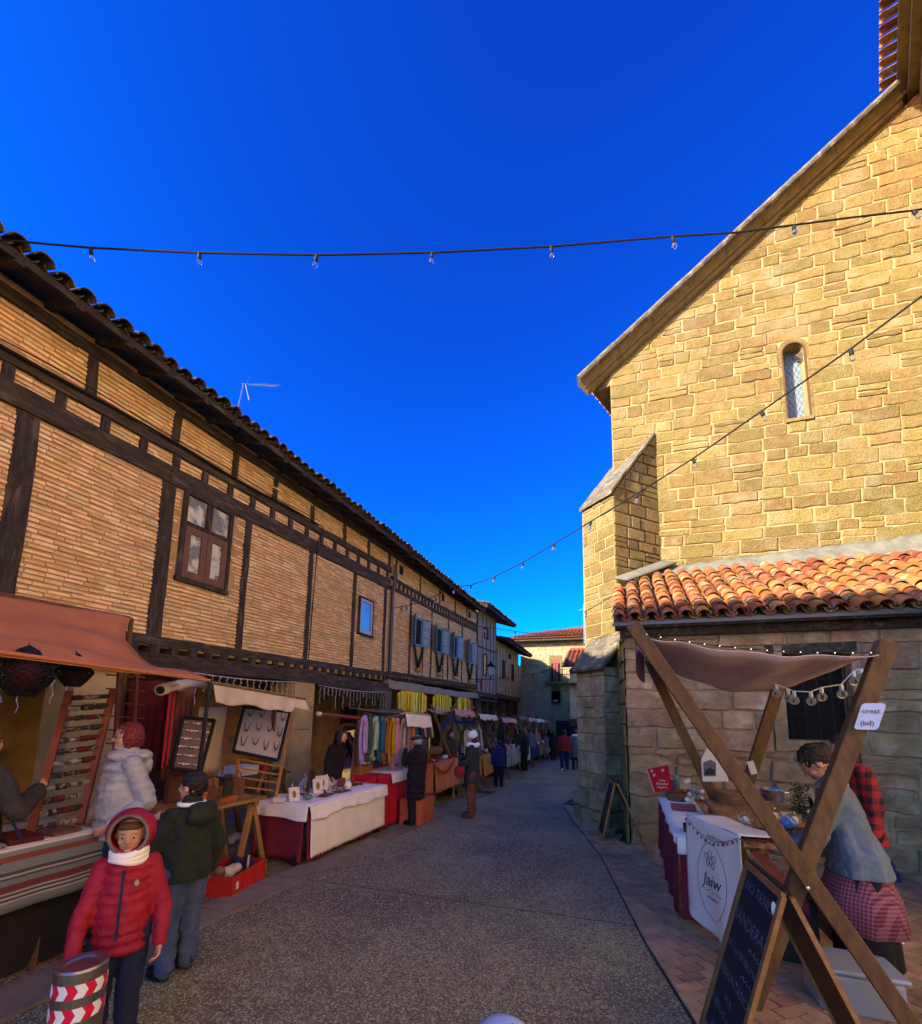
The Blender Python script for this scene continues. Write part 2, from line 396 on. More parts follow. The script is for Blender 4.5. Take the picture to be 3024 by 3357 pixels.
# ------------------------------------------------------------------ ground
M['road'] = mk('exposed_aggregate_road', (.33, .325, .145), (.21, .20, .10), 1.3, .85, 1.0, 160, c3=(.12, .112, .06), s3=.6, t3=(.44, .62), bdist=.01)
def speckle(mat, sc=70, hi=(.62, .53, .40), th=(.0, .22), dark=(.09, .072, .05)):
    n = mat.node_tree; nn = n.nodes; L = n.links.new; b = nn['Principled BSDF']
    src = b.inputs['Base Color'].links[0].from_socket
    g = nn.new('ShaderNodeNewGeometry'); v = nn.new('ShaderNodeTexVoronoi'); v.inputs['Scale'].default_value = sc; L(g.outputs['Position'], v.inputs['Vector'])
    sep = nn.new('ShaderNodeSeparateColor'); L(v.outputs['Color'], sep.inputs[0])
    def rng(sock, lo, hi_):
        r = nn.new('ShaderNodeMapRange'); r.inputs[1].default_value = lo; r.inputs[2].default_value = hi_; L(sock, r.inputs[0]); return r.outputs[0]
    def mix(a, c, f):
        x = nn.new('ShaderNodeMix'); x.data_type = 'RGBA'; L(a, x.inputs[6]); x.inputs[7].default_value = (*c, 1); L(f, x.inputs[0]); return x.outputs[2]
    m1 = mix(src, dark, rng(sep.outputs[0], .62, .66)); 
    f2 = rng(sep.outputs[1], .80, .84); m2 = mix(m1, hi, f2)
    L(m2, b.inputs['Base Color'])
    bp = nn.new('ShaderNodeBump'); bp.inputs['Strength'].default_value = .6; bp.inputs['Distance'].default_value = .006; bp.invert = True
    L(v.outputs['Distance'], bp.inputs['Height']); old = b.inputs['Normal'].links[0].from_socket if b.inputs['Normal'].links else None
    if old: L(old, bp.inputs['Normal'])
    L(bp.outputs[0], b.inputs['Normal'])
speckle(M['road'], 95, hi=(.50, .42, .28), dark=(.13, .10, .06))
M['walk'] = mk('brown_aggregate_walk', (.30, .21, .10), (.20, .14, .07), 3.5, .9, .9, 150, c3=(.08, .06, .04), s3=1.2, t3=(.5, .72))
speckle(M['walk'], 80, hi=(.34, .27, .16))
M['slab'] = mk('grey_kerb_slab', (.24, .19, .125), (.17, .135, .09), 5, .9, .6, 120, var=.15)
M['joint'] = mk('dark_joint_sand', (.035, .030, .025), rough=.97, bump=.5)
M['paver'] = mk('reddish_clay_paver', (.44, .27, .14), (.31, .205, .11), 9, .85, .7, 60, var=.25, hvar=.015, attr=True, c3=(.10, .09, .07), s3=1.2, t3=(.5, .75))
def ground_sheet(name, xs, ys, dz, mat, kind='structure'):
    mb = MB(); mb.v = [(x, y, gz(y)+dz) for x in xs for y in ys]; W = len(ys)
    for i in range(len(xs)-1):
        for j in range(len(ys)-1): mb.f.append((i*W+j, (i+1)*W+j, (i+1)*W+j+1, i*W+j+1)); mb.r.append(0); mb.mi.append(0)
    o = mb.build(name, mat, recalc=False); o['kind'] = kind; return o
ground_sheet('ground', [-200, -40, -10, 0, 10, 40, 200], [-200, -6, 0, 10, 20, 30, 45, 200], -.012, 'walk')
# road: left edge straight along the kerb slabs, right edge curves round the pavers
def redge(y):     # right edge of the road
    pts = [(-8, 1.9), (0, 1.15), (2, .66), (3.39, .34), (4.4, .10), (5.5, -.10), (7, -.38), (9, -.9), (11.2, -1.45), (13, -1.25), (16, -1.0), (40, -1.0)]
    for (a, b) in zip(pts, pts[1:]):
        if a[0] <= y <= b[0]: t = (y-a[0])/(b[0]-a[0]); return a[1]+(b[1]-a[1])*t
    return pts[-1][1]
LE = -3.42
mb = MB(); ys = [-8+i*.5 for i in range(0, 97)]
for i, y in enumerate(ys):
    for k in range(9): t = k/8; mb.v.append((LE+(redge(y)-LE)*t, y, gz(y)))
    if i:
        for k in range(8): q = (i-1)*9+k; mb.f.append((q, q+1, q+10, q+9)); mb.r.append(0); mb.mi.append(0)
road = mb.build('road', 'road', recalc=False); road['kind'] = 'structure'
kerb = MB()
kerb.v = []; ks = thing('kerb', 'long strip of flat grey stone slabs between road and walk', 'kerb', (0, 0, 0)); del ks['category']; ks['kind'] = 'structure'; del ks['label']
slabme = MB().box((0, 0, 0), (.40, .985, .05)).mesh('slab', 'slab')
for i in range(40):
    y = -2+i*1.0
    inst('slab', slabme, ks, (-3.63, y, gz(y)-.016+.0025), (math.atan(-SLOPE), 0, random.uniform(-.004, .004)))
jt = thing('road_joints', '', None); jt['kind'] = 'structure'

for (x0, y0, x1, y1) in ((LE, 4.55, .02, 4.75), (LE, 9.6, -1.0, 9.4), (LE, 16.0, -1.0, 15.8), (LE, 24.0, -1.0, 24.0)):
    m = MB(); P = [Vector((x0+(x1-x0)*q/24, y0+(y1-y0)*q/24+random.uniform(-.006, .006), 0)) for q in range(25)]
    m.v = [(p.x, p.y+s*.006, gz(p.y)+.0035) for p in P for s in (-1, 1)]; m.f = [(2*i, 2*i+2, 2*i+3, 2*i+1) for i in range(24)]; m.r = [0]*24; m.mi = [0]*24
    m.build('joint', 'joint', jt, recalc=False)
# herringbone pavers on the right
pv = thing('pavement', '', None); pv['kind'] = 'structure'
if 'label' in pv: del pv['label']
bed = MB(); ys2 = [-2+i*.5 for i in range(0, 40)]
for i, y in enumerate(ys2):
    bed.v += [(redge(y)-.01, y, gz(y)+.001), (9, y, gz(y)+.001)]
    if i: q = 2*(i-1); bed.f.append((q, q+1, q+3, q+2)); bed.r.append(0); bed.mi.append(0)
bed.build('sand_bed', 'joint', pv, recalc=False)
pvme = MB().box((0, 0, 0), (.190, .090, .03), taper=.97).mesh('paver', 'paver')
pl = []
for a in range(-60, 90):
    for b in range(-60, 90):
        for k in (0, 1):
            # herringbone lattice, unit .1 m, turned 45 degrees
            gx, gy = a*.1, b*.1
            if (a-b) % 4 == 0 and k == 0: cx, cy, rot = gx+.1, gy+.05, 0
            elif (a-b) % 4 == 2 and k == 1: cx, cy, rot = gx+.15, gy+.1, math.pi/2   # upright bricks fill the steps
            else: continue
            c, s = math.cos(R_(38)), math.sin(R_(38)); X = cx*c-cy*s+2.0; Y = cx*s+cy*c+3.5
            if Y < 1.6 or Y > 11 or X > 4.6: continue
            if Y > 7.95 and X > -.2: continue
            if X < redge(Y)-.09: continue
            pl.append((X, Y, rot+R_(38)))
pl.sort(key=lambda p: (p[0]**2+p[1]**2))
rest = MB()
nin = 0
for i, (x, y, a) in enumerate(pl):
    z = gz(y)+.002+random.uniform(-.0025, .0025)
    if x < redge(y)+.15:      # cut to the curved edge of the road
        ca, sa = math.cos(a), math.sin(a); cs_ = [(x+ca*u-sa*v, y+sa*u+ca*v) for u, v in ((-.098, -.048), (.098, -.048), (.098, .048), (-.098, .048))]
        k_ = (redge(y+.1)-redge(y-.1))/.2; cp_ = clip_poly(cs_, [(-1, k_, -(redge(y)+.008)+k_*y)])
        if len(cp_) >= 3: mb = MB(); mb.prism([(q[0], q[1], z-.015) for q in cp_], (0, 0, .030)); mb.build('paver', 'paver', pv)
        continue
    if i < 300: inst('paver', pvme, pv, (x, y, z), (math.atan(-SLOPE)+random.uniform(-.008, .008), random.uniform(-.01, .01), a+random.uniform(-.012, .012)))
    else: rest.box((x, y, z), (.190, .090, .03), rot=Matrix.Rotation(a+random.uniform(-.01, .01), 3, 'Z'), rnd=random.random(), taper=.985)
rest.build('paver_field', 'paver', pv, rnd=True, kind='stuff', recalc=False)
# far right ground between pavers and church continues as paving bed

# ------------------------------------------------------------------ church
GY = 10.3
ch = thing('church', 'tall golden sandstone church wall with raking cornice, narrow window and stone buttress', 'church', (0, GY, gz(GY)))
rk0 = PY(2004, 1222, GY); rk1 = PY(2935, 372, GY)
rs = (rk1.z-rk0.z)/(rk1.x-rk0.x)
CX0 = -.10; CX1 = 7.5
def rake(x): return rk0.z + (x-rk0.x)*rs
core = MB(); core.prism([(CX0, GY+.03, -.6), (CX1, GY+.03, -.6), (CX1, GY+.03, rake(CX1)), (CX0, GY+.03, rake(CX0)-.05)], (0, 12, 0))
# window opening cut as a recess: the mortar face is built round it
wl, wr_ = PY(2566, 1200, GY).x, PY(2643, 1200, GY).x
wz0 = PY(2590, 1378, GY).z; wz1 = PY(2605, 1122, GY).z
wcx = (wl+wr_)/2; wr2 = (wr_-wl)/2
def face_with_hole(mb, x0, x1, z0, ztopf, hx0, hx1, hz0, hz1, y, th, arch=True):
    # wall leaf th deep (towards -Y) with an arched hole
    hr = (hx1-hx0)/2; cx = (hx0+hx1)/2; sp = hz1-hr if arch else hz1
    def pr(poly): mb.prism([(a, y, b) for a, b in poly], (0, -th, 0))
    pr([(x0, z0), (hx0, z0), (hx0, ztopf(hx0)), (x0, ztopf(x0))]); pr([(hx1, z0), (x1, z0), (x1, ztopf(x1)), (hx1, ztopf(hx1))])
    pr([(hx0, z0), (hx1, z0), (hx1, hz0), (hx0, hz0)])
    if arch:
        N = 10
        for i in range(N):
            a0, a1 = math.pi-math.pi*i/N, math.pi-math.pi*(i+1)/N
            p0 = (cx+hr*math.cos(a0), sp+hr*math.sin(a0)); p1 = (cx+hr*math.cos(a1), sp+hr*math.sin(a1))
            pr([p0, p1, (p1[0], ztopf(p1[0])), (p0[0], ztopf(p0[0]))])
    else: pr([(hx0, hz1), (hx1, hz1), (hx1, ztopf(hx1)), (hx0, ztopf(hx0))])
leaf = MB(); face_with_hole(leaf, CX0, CX1, 3.6, lambda x: rake(x)-.02, wl, wr_, wz0, wz1, GY+.03, .03)
core.v = []; core.f = []; core.r = []; core.mi = []
core.prism([(CX0, GY+.42, -.6), (CX1, GY+.42, -.6), (CX1, GY+.42, rake(CX1)), (CX0, GY+.42, rake(CX0)-.05)], (4.8, 12, 0))
face_with_hole(core, CX0+.01, CX1, -.6, lambda x: rake(x)-.03, wl-.005, wr_+.005, wz0-.01, wz1+.005, GY+.42, .385)
core.build('wall_core', 'mortar', ch); leaf.build('mortar_face', 'mortar', ch)
pitch_planes = [(-rs, 1, rk0.z-rs*rk0.x-.02)]
vis_planes = pitch_planes + [(1, 0, 6.3)]
stonewall(ch, (0, GY, 0), (1, 0, 0), (0, -1, 0), CX0, 6.3, 4.2, 14.6, 'stone_sun', ch=(.22, .33), wr=(.32, .82), planes=vis_planes, gap=.009, depth=.017, jit=.010, rough=.35,
          holes=[(wl-.06, wr_+.06, wz0-.07, wz1+.09)], limit=300)
# window surround, tracery, leaded glass
wn = MB(); N = 14
outl = [(wl, wz0)]+[(wcx-wr2*math.cos(math.pi*i/N), wz1-wr2+wr2*math.sin(math.pi*i/N)) for i in range(N+1)]+[(wr_, wz0)]
wf = thing('w', '', None); bpy.data.objects.remove(wf)
fr = MB()
for a, b in zip(outl, outl[1:]): fr.beam((a[0], GY-.004, a[1]), (b[0], GY-.004, b[1]), .03, .03)
fo = fr.build('window', mk('rusty_window_edge', (.12, .055, .03), rough=.9), ch)
sl = MB(); sl.bb(wl-.03, wr_+.03, GY-.05, GY+.1, wz0-.06, wz0+.01); sl.build('sill', 'stone_trim', fo)
ar = MB()
for i in range(N): 
    a0, a1 = math.pi*i/N, math.pi*(i+1)/N
    for q in (1,):
        p = [(wcx-(wr2+.008)*math.cos(a0), wz1-wr2+(wr2+.008)*math.sin(a0)), (wcx-(wr2+.008)*math.cos(a1), wz1-wr2+(wr2+.008)*math.sin(a1)), (wcx-(wr2+.09)*math.cos(a1), wz1-wr2+(wr2+.09)*math.sin(a1)), (wcx-(wr2+.09)*math.cos(a0), wz1-wr2+(wr2+.09)*math.sin(a0))]
        ar.prism([(a, GY+.02, b) for a, b in p], (0, -.033, 0))
ar.build('arch_stone', 'stone_sun', fo)
jm = MB()
for x0, x1 in ((wl-.065, wl-.008), (wr_+.008, wr_+.065)):
    z = wz0-.05
    while z < wz1-wr2-.02: 
        h = min(random.uniform(.2, .35), wz1-wr2-z); jm.bb(x0, x1, GY-.012, GY+.02, z+.004, z+h-.004, rnd=random.random()); z += h
jm.build('jamb_stone', 'stone_sun', fo, rnd=True)
gp = MB(); gp.prism([(a, GY+.30, b) for a, b in outl], (0, -.02, 0))
gp.build('pane', mk('leaded_glass', (.20, .27, .33), (.10, .15, .2), 14, .15, spec=.8), fo)
ld = MB(); d = .095
for k in range(-14, 24):
    for sgn in (1, -1):
        # diagonal lead cames clipped to the opening
        pts = []
        for t in range(0, 41):
            x = wl + (wr_-wl)*t/40; z = wz0 + k*d*1.9 + sgn*(x-wl)*1.9
            top = wz1-wr2 + math.sqrt(max(0, wr2**2-(x-wcx)**2))
            if wz0 < z < top: pts.append((x, GY+.272, z))
        if len(pts) > 3: ld.beam(pts[0], pts[-1], .008, .014, up=(0, 1, 0))
ld.build('lead_came', mk('lead_came', (.35, .38, .4), rough=.6), fo)
tr = MB(); ty = GY+.2
for sx in (-1, 1):      # cusped trefoil head
    pts = [(wcx+sx*(wr2+.005)*math.cos(a), ty, wz1-wr2+wr2*math.sin(a)) for a in (0, .3, .6)]
    tr.prism([(wcx+sx*wr2, ty, wz1-wr2-.16), (wcx+sx*wr2, ty, wz1-wr2+.10), (wcx+sx*wr2*.72, ty, wz1-wr2+.03), (wcx+sx*wr2*.35, ty, wz1-wr2-.01), (wcx+sx*wr2*.62, ty, wz1-wr2-.06), (wcx+sx*wr2*.8, ty, wz1-wr2-.1)], (0, -.08, 0))
tr.build('tracery', 'stone_grey', fo)
# raking cornice, in jointed lengths
L0, L1 = -.62, 5.75; dirv = Vector((1, 0, rs)).normalized(); upv = Vector((-rs, 0, 1)).normalized()
k = 0; x = L0
while x < L1:
    w = random.uniform(.55, .85); e = min(x+w, L1)
    a = Vector((x+.004, GY, rake(x))); b = Vector((e-.004, GY, rake(e)))
    c = MB()
    def strip(v0, v1, y0, y1): c.prism([a+upv*v0+Vector((0, y0, 0)), a+upv*v0+Vector((0, y1, 0)), a+upv*v1+Vector((0, y1, 0)), a+upv*v1+Vector((0, y0, 0))], b-a)
    prof = [(.03, 0), (-.035, 0), (-.10, .03), (-.12, .085), (-.125, .10), (-.17, .105), (-.19, .14), (-.25, .20), (-.30, .22), (.03, .22)]
    c.prism([a+Vector((0, py, 0))+upv*(pz-.03) for py, pz in prof], b-a)
    c.build('cornice', 'stone_trim', ch)
    c = MB(); prof = [(.03, .195), (-.30, .195), (-.36, .225), (-.385, .27), (-.37, .32), (-.33, .355), (.03, .37)]
    jz = random.uniform(-.006, .006)
    c.prism([a+Vector((0, py, 0))+upv*(pz+jz) for py, pz in prof], b-a); c.build('coping', 'stone_grey', ch)
    x = e
# side eave turning away round the corner, with tile ends
ez = rake(-.1); fd = Vector((math.sin(R_(21.6)), math.cos(R_(21.6)), 0)); fn_ = Vector((-fd.y, fd.x, 0)); ec = Vector((-.1, GY, 0))
se = MB()
for (o_, z0_, z1_) in ((.50, -.18, -.06), (.32, -.30, -.18)): se.prism([ec+fn_*0+Vector((0, 0, ez+z0_)), ec+fn_*o_+Vector((-.0, 0, ez+z0_)), ec+fn_*o_+fd*12+Vector((0, 0, ez+z0_)), ec+fd*12+Vector((0, 0, ez+z0_))], (0, 0, z1_-z0_))
se.build('eave_cornice', 'stone_trim', ch)
def barrel(L=.40, r0=.085, r1=.07, th=.012, n=8, span=math.pi*.98):
    mb = MB(); vs = []
    for zz, r in ((0, r0), (L, r1)):
        for rr in (r, r-th):
            for j in range(n+1):
                t = (math.pi-span)/2+span*j/n; vs.append((rr*math.cos(t), zz, rr*math.sin(t)))
    W = n+1; fs = []
    for j in range(n):
        fs += [(j, j+1, 2*W+j+1, 2*W+j), (W+j+1, W+j, 3*W+j, 3*W+j+1), (j+1, j, W+j, W+j+1), (2*W+j, 2*W+j+1, 3*W+j+1, 3*W+j)]
    fs += [(0, 2*W, 3*W, W), (n, W+n, 3*W+n, 2*W+n)]
    mb.add(vs, fs); return mb
tile_me = barrel().mesh('tile', 'tile', smooth=False); tile_old_me = barrel().mesh('tile', 'tile_old')
pan_me = barrel(r0=.075, r1=.088).mesh('tile', 'tile')
for i in range(30):
    q = ec+fn_*.62+fd*(.05+i*.22); inst('tile', tile_me, ch, Vector((q.x, q.y, ez-.03))-wloc(ch), (0, 0, -math.pi/2-R_(21.6)), (1, 1, 1))
rf = MB(); rf.prism([(-.6, GY-.02, ez+.0), (CX1, GY-.02, rake(CX1)+.30), (CX1, GY-.02, rake(CX1)+.2), (-.6, GY-.02, ez-.1)], (4.8, 12, 0)); rf.build('roof', 'tile_old', ch)
# wing running back over the lane, seen from below at the top corner
wd = Vector((-math.sin(R_(22.5)), -math.cos(R_(22.5)), 0)); wn_ = Vector((-wd.y, wd.x, 0))  # to the right of the run
if wn_.x < 0: wn_ = -wn_
tp = PY(2885, 308, GY-.1); w0 = tp
wing = MB()
def wbox(s0, s1, t0, t1, z0, z1, mb):
    P = [w0+wd*s0+wn_*t0, w0+wd*s1+wn_*t0, w0+wd*s1+wn_*t1, w0+wd*s0+wn_*t1]
    mb.prism([Vector((p.x, p.y, z0)) for p in P], (0, 0, z1-z0))
wbox(-.4, 5, .75, 1.6, -.6, w0.z-.5, wing); wing.build('wing_wall', 'stone_sun', ch)
wc = MB(); wbox(-.4, 5, .26, 1.7, w0.z+.0, w0.z+.14, wc); wbox(-.4, 5, .42, 1.7, w0.z-.16, w0.z, wc); wbox(-.4, 5, .58, 1.7, w0.z-.5, w0.z-.16, wc); wc.build('eave_cornice', 'stone_trim', ch)
wang = math.atan2(-wn_.y, -wn_.x)
for i in range(24):
    p = w0+wd*(i*.21)+Vector((0, 0, .15))
    inst('tile', tile_me, ch, p-wloc(ch), (R_(-8), 0, wang+math.pi/2), (1, 1, 1))
# ---- diagonal buttress at the corner (upper stage)
def quadwall(pa, pb, nvec, z0, z1, mat, planes=(), **k):
    pa, pb = Vector(pa), Vector(pb); d = (pb-pa); L = d.length
    return stonewall(bt, pa, d, nvec, 0, L, z0, z1, mat, planes=planes, **k)
bt = ch
E1 = Vector((-.11, 9.35, 0)); B1 = Vector((.84, 10.3, 0)); A1 = Vector((-.79, 10.03, 0)); Cn = Vector((-.1, GY, 0))
dB = (B1-E1).normalized(); dA = (A1-E1).normalized(); nB = Vector((1, -1, 0)).normalized(); nA = Vector((-1, -1, 0)).normalized()
zE, zB = 6.28, 8.02
LB = (B1-E1).length
bcore = MB(); BK = A1 + dB*LB
def shrink(p, q): return p
i1 = .02
cE = E1-nA*i1-nB*i1; cA = A1-nA*i1+nB*0; cB = B1-nB*i1; cK = BK
bcore.add([(cE.x, cE.y, 2.6), (cB.x, cB.y+.1, 2.6), (cK.x, cK.y, 2.6), (cA.x, cA.y, 2.6), (cE.x, cE.y, zE), (cB.x, cB.y+.1, zB), (cK.x, cK.y, zB), (cA.x, cA.y, zE)],
          [(0, 1, 2, 3), (4, 7, 6, 5), (0, 4, 5, 1), (1, 5, 6, 2), (2, 6, 7, 3), (3, 7, 4, 0)])
bcore.build('buttress', 'mortar', ch)
stonewall(ch, E1-nB*i1, dB, nB, .02, LB-.02, 2.6, 8.1, 'stone_sun', ch=(.2, .3), wr=(.25, .5), planes=[(-(zB-zE)/LB, 1, zE-.02)], limit=90, gap=.008, depth=.016, jit=.006)
stonewall(ch, E1-nA*i1, dA, nA, .02, (A1-E1).length-.02, 2.6, zE-.02, 'stone_sun', ch=(.2, .3), wr=(.25, .5), limit=60, gap=.008, depth=.016, jit=.006)
# sloping cap slabs
cp = MB(); sl_ = (zB-zE)/LB
def capq(s0, s1, lift, over=.015, mb=None):
    pts = []
    for s, t in ((s0, -over), (s1, -over), (s1, (A1-E1).length+over), (s0, (A1-E1).length+over)):
        p = E1+dB*s+dA*t; pts.append(Vector((p.x, p.y, zE+s*sl_+lift)))
    mb.prism(pts, (0, 0, .07))
for j, (s0, s1) in enumerate(((-.05, .42), (.36, .88), (.82, 1.28))):
    c = MB(); capq(s0, s1, .0+.05*(2-j)*.4, mb=c); c.build('cap_stone', 'stone_grey', ch)
sg = MB(); 
# ---- lower stage
E2 = Vector((-.37, 8.93, 0)); A2 = Vector((-.93, 9.49, 0)); B2 = Vector((-.06, 9.24, 0)); LB2 = (B2-E2).length+.5
z2 = 2.66; g0 = gz(9)
lc = MB(); kE = E2-nA*.03-nB*.03; kA = A2-nA*.03; kB = kE+dB*1.2; kK = kA+dB*1.2
lc.prism([Vector((p.x, p.y, g0-.1)) for p in (kE, kB, kK, kA)], (0, 0, z2-g0+.1)); lc.build('buttress_base', 'mortar_shade', ch)
stonewall(ch, E2-nA*.03, dA, nA, 0, (A2-E2).length, g0+.62, z2, 'stone_shade', ch=(.28, .42), wr=(.22, .42), limit=40, gap=.006, depth=.03, jit=.006)
stonewall(ch, E2-nB*.03, dB, nB, 0, .95, g0+.62, z2, 'stone_shade', ch=(.28, .42), wr=(.3, .5), limit=40, gap=.006, depth=.03, jit=.006)
stonewall(ch, E2+nA*.02-nB*.03, dA, nA, -.05, (A2-E2).length+.04, g0-.05, g0+.6, 'stone_shade', ch=(.25, .36), wr=(.3, .5), limit=40, gap=.01, depth=.05, jit=.012, rough=.5)
stonewall(ch, E2+nB*.02, dB, nB, -.05, .6, g0-.05, g0+.6, 'stone_shade', ch=(.25, .36), wr=(.3, .5), limit=40, gap=.01, depth=.05, jit=.012, rough=.5)
c = MB()
def cap2(s, t, z): p = E2+dB*s+dA*t; return Vector((p.x, p.y, z))
LA2 = (A2-E2).length
fn = lambda u, v: cap2(-.12+.62*u, -.05+(LA2+.12)*v, 2.64+.72*u**1.1+.025*nz(u*5, v*6))
c.sheet(fn, 8, 8, thick=.09); c.build('cap_stone', 'stone_grey', ch, smooth=True)

# ------------------------------------------------------------------ lean-to
lt = thing('lean_to', 'low sandstone lean-to with orange and lichened curved roof tiles against the church', 'lean-to', (0, 8, gz(8)))
LY = 8.0; WT = 3.12; LX1 = 5.3
hx0, hx1 = PY(2572, 2250, LY).x, PY(2805, 2250, LY).x; hz1 = PY(2650, 2142, LY).z; hz0 = PY(2600, 2425, LY).z
lcore = MB(); face_with_hole(lcore, .03, LX1, -.6, lambda x: WT, hx0, hx1, hz0, hz1, LY+.5, .455, arch=False)
lcore.bb(.03, .4, LY+.5, GY-.05, -.6, WT-.1)
lcore.build('wall_core', 'mortar_shade', lt)
stonewall(lt, (0, LY+.045, 0), (1, 0, 0), (0, -1, 0), 0.0, LX1, gz(8)-.05, 1.25, 'stone_shade', ch=(.26, .42), wr=(.35, .8), gap=.014, depth=.045, jit=.014, rough=.6,
          holes=[(hx0-.02, hx1+.02, hz0-.2, 2)], limit=70)
stonewall(lt, (0, LY+.045, 0), (1, 0, 0), (0, -1, 0), 0.0, LX1, 1.25, WT-.02, 'stone_shade', ch=(.28, .40), wr=(.4, .95), gap=.012, depth=.03, jit=.009, rough=.2,
          holes=[(hx0-.16, hx1+.1, hz0-.15, hz1+.15)], limit=80)
# splayed left return of the lean-to wall, given the sunlit stone colour
stonewall(lt, (.0, LY+.02, 0), (-.07, 1.2, 0), (-1, -.06, 0), 0, 1.25, gz(8)-.05, WT-.02, 'stone_sun', ch=(.28, .4), wr=(.4, .7), gap=.01, depth=.03, jit=.01, limit=30)
ww = MB(); ww.bb(hx0-.16, hx0, LY-.01, LY+.2, hz0-.16, hz1+.13); ww.bb(hx0, hx1+.06, LY-.008, LY+.2, hz0-.16, hz0)
win = ww.build('window', 'stone_shade', lt)
lb = MB(); lb.beam((hx0-.2, LY+.06, hz1+.07), (hx1+.06, LY+.06, hz1+.09), .14, .14, up=(0, 0, 1), wob=.004, n=5); lb.build('lintel', 'timber_h', win)
dk = MB(); dk.bb(hx0, hx1, LY+.40, LY+.43, hz0, hz1); dk.build('pane', 'dark', win)  # near-black sheet, painted shade behind the bars
for i in range(5):
    x = hx0+(hx1-hx0)*(i+.5)/5; b_ = MB(); b_.tube([(x, LY+.08, hz0), (x, LY+.08, hz1)], .011, 6); b_.build('bar', 'metal_dark', win)
for i in range(5):
    z = hz0+(hz1-hz0)*(i+.5)/5; b_ = MB(); b_.tube([(hx0, LY+.095, z), (hx1, LY+.095, z)], .009, 6); b_.build('bar', 'metal_dark', win)
# roof: rafters board, flashing, tiles
EY, EZ = 7.68, 3.26; RZ0 = PY(2172, 1861, GY).z-.10
ev = MB(); ev.bb(-.12, LX1, EY+.04, LY+.02, EZ-.10, EZ-.055); ev.bb(-.05, LX1, LY-.09, LY+.0, WT-.08, EZ-.1); ev.build('eave_board', 'timber_h', lt)
gt = MB(); gt.bb(-.16, LX1, EY-.0, EY+.045, EZ-.07, EZ-.025); gt.build('gutter', 'zinc', lt)
sy = (RZ0-EZ)/(GY-EY)
rd = MB(); rd.prism([(-.14, EY+.02, EZ-.05), (LX1, EY+.02, EZ-.05), (LX1, GY, RZ0+.0-.06), (-.14, GY, RZ0-.06)], (0, 0, .05)); rd.build('roof_deck', 'cement', lt)
ang = math.atan(sy); step = .27; nrow = 11; base = wloc(lt)
ncol = 21; pitch_ = .245
def jitlim(x, y): # keep tiles in front of the buttress and of the gable
    return y < GY-.12 and (x-.84) > (y-10.3)-.10
tl = []
for c_ in range(ncol):
    x = -.06+c_*pitch_
    for r_ in range(nrow):
        y = EY-.09+r_*step*math.cos(ang); z = EZ+.005+ (y-EY+.0)*sy
        if not jitlim(x, y+.3): continue
        for kindt in (0, 1):
            xx = x+(pitch_/2 if kindt else 0)
            tl.append((kindt, xx, y, z))
for kindt, xx, y, z in tl:
    jr = random.uniform(-.03, .03)
    if kindt == 0: inst('tile', tile_me, lt, Vector((xx+random.uniform(-.012, .012), y+random.uniform(-.03, .02), z+.075+random.uniform(0, .012)))-base, (ang-.07, 0, jr), (1.2, 1, 1.1))
    else: inst('tile', pan_me, lt, Vector((xx, y+.03, z+.10))-base, (-(ang-.07), math.pi, jr), (1.1, 1, .9))
# verge along the buttress and cement fillet at the wall
fl = MB(); 
fz = lambda x: PY(2172, 1861, GY).z - .03 + (x-.8)*.055
fl.sheet(lambda u, v: (.7+u*4.9, GY-.03-.40*(v**1.2)-.02*nz(u*20, v*4), fz(.7+u*4.9)+.04*nz(u*14, 3)-(.28+max(0, u*4.9-.1)*.068)*v+.03*nz(u*25, v*3, 4)), 60, 5, thick=.03)
fl.build('flashing', 'cement', lt, smooth=True)
fv = MB(); fv.sheet(lambda u, v: Vector((-.13+u*.98, 9.30+u*.98, 0))+Vector((.25*v+.02*nz(u*16, v*3), -.08*v, EZ+.12+(9.3+u*.98-EY)*sy+.12-.1*v)), 24, 3, thick=.03); fv.build('flashing', 'cement', lt, smooth=True)
ms = MB()
for i in range(150):
    c_ = random.choice([4, 5, 9, 10, 11, 12, 13, 14, 15, 16]); x = -.06+(c_+.5)*pitch_+random.uniform(-.05, .05); y = EY-.05+abs(random.gauss(0, .18)); z = EZ+.02+(y-EY)*sy+.035
    ms.ell((x, y, z), (random.uniform(.012, .03), random.uniform(.012, .035), random.uniform(.008, .02)), 6, 4)
ms.build('moss', mk('green_moss', (.10, .12, .02), (.05, .08, .01), 30, .95), lt, kind='stuff', recalc=False)
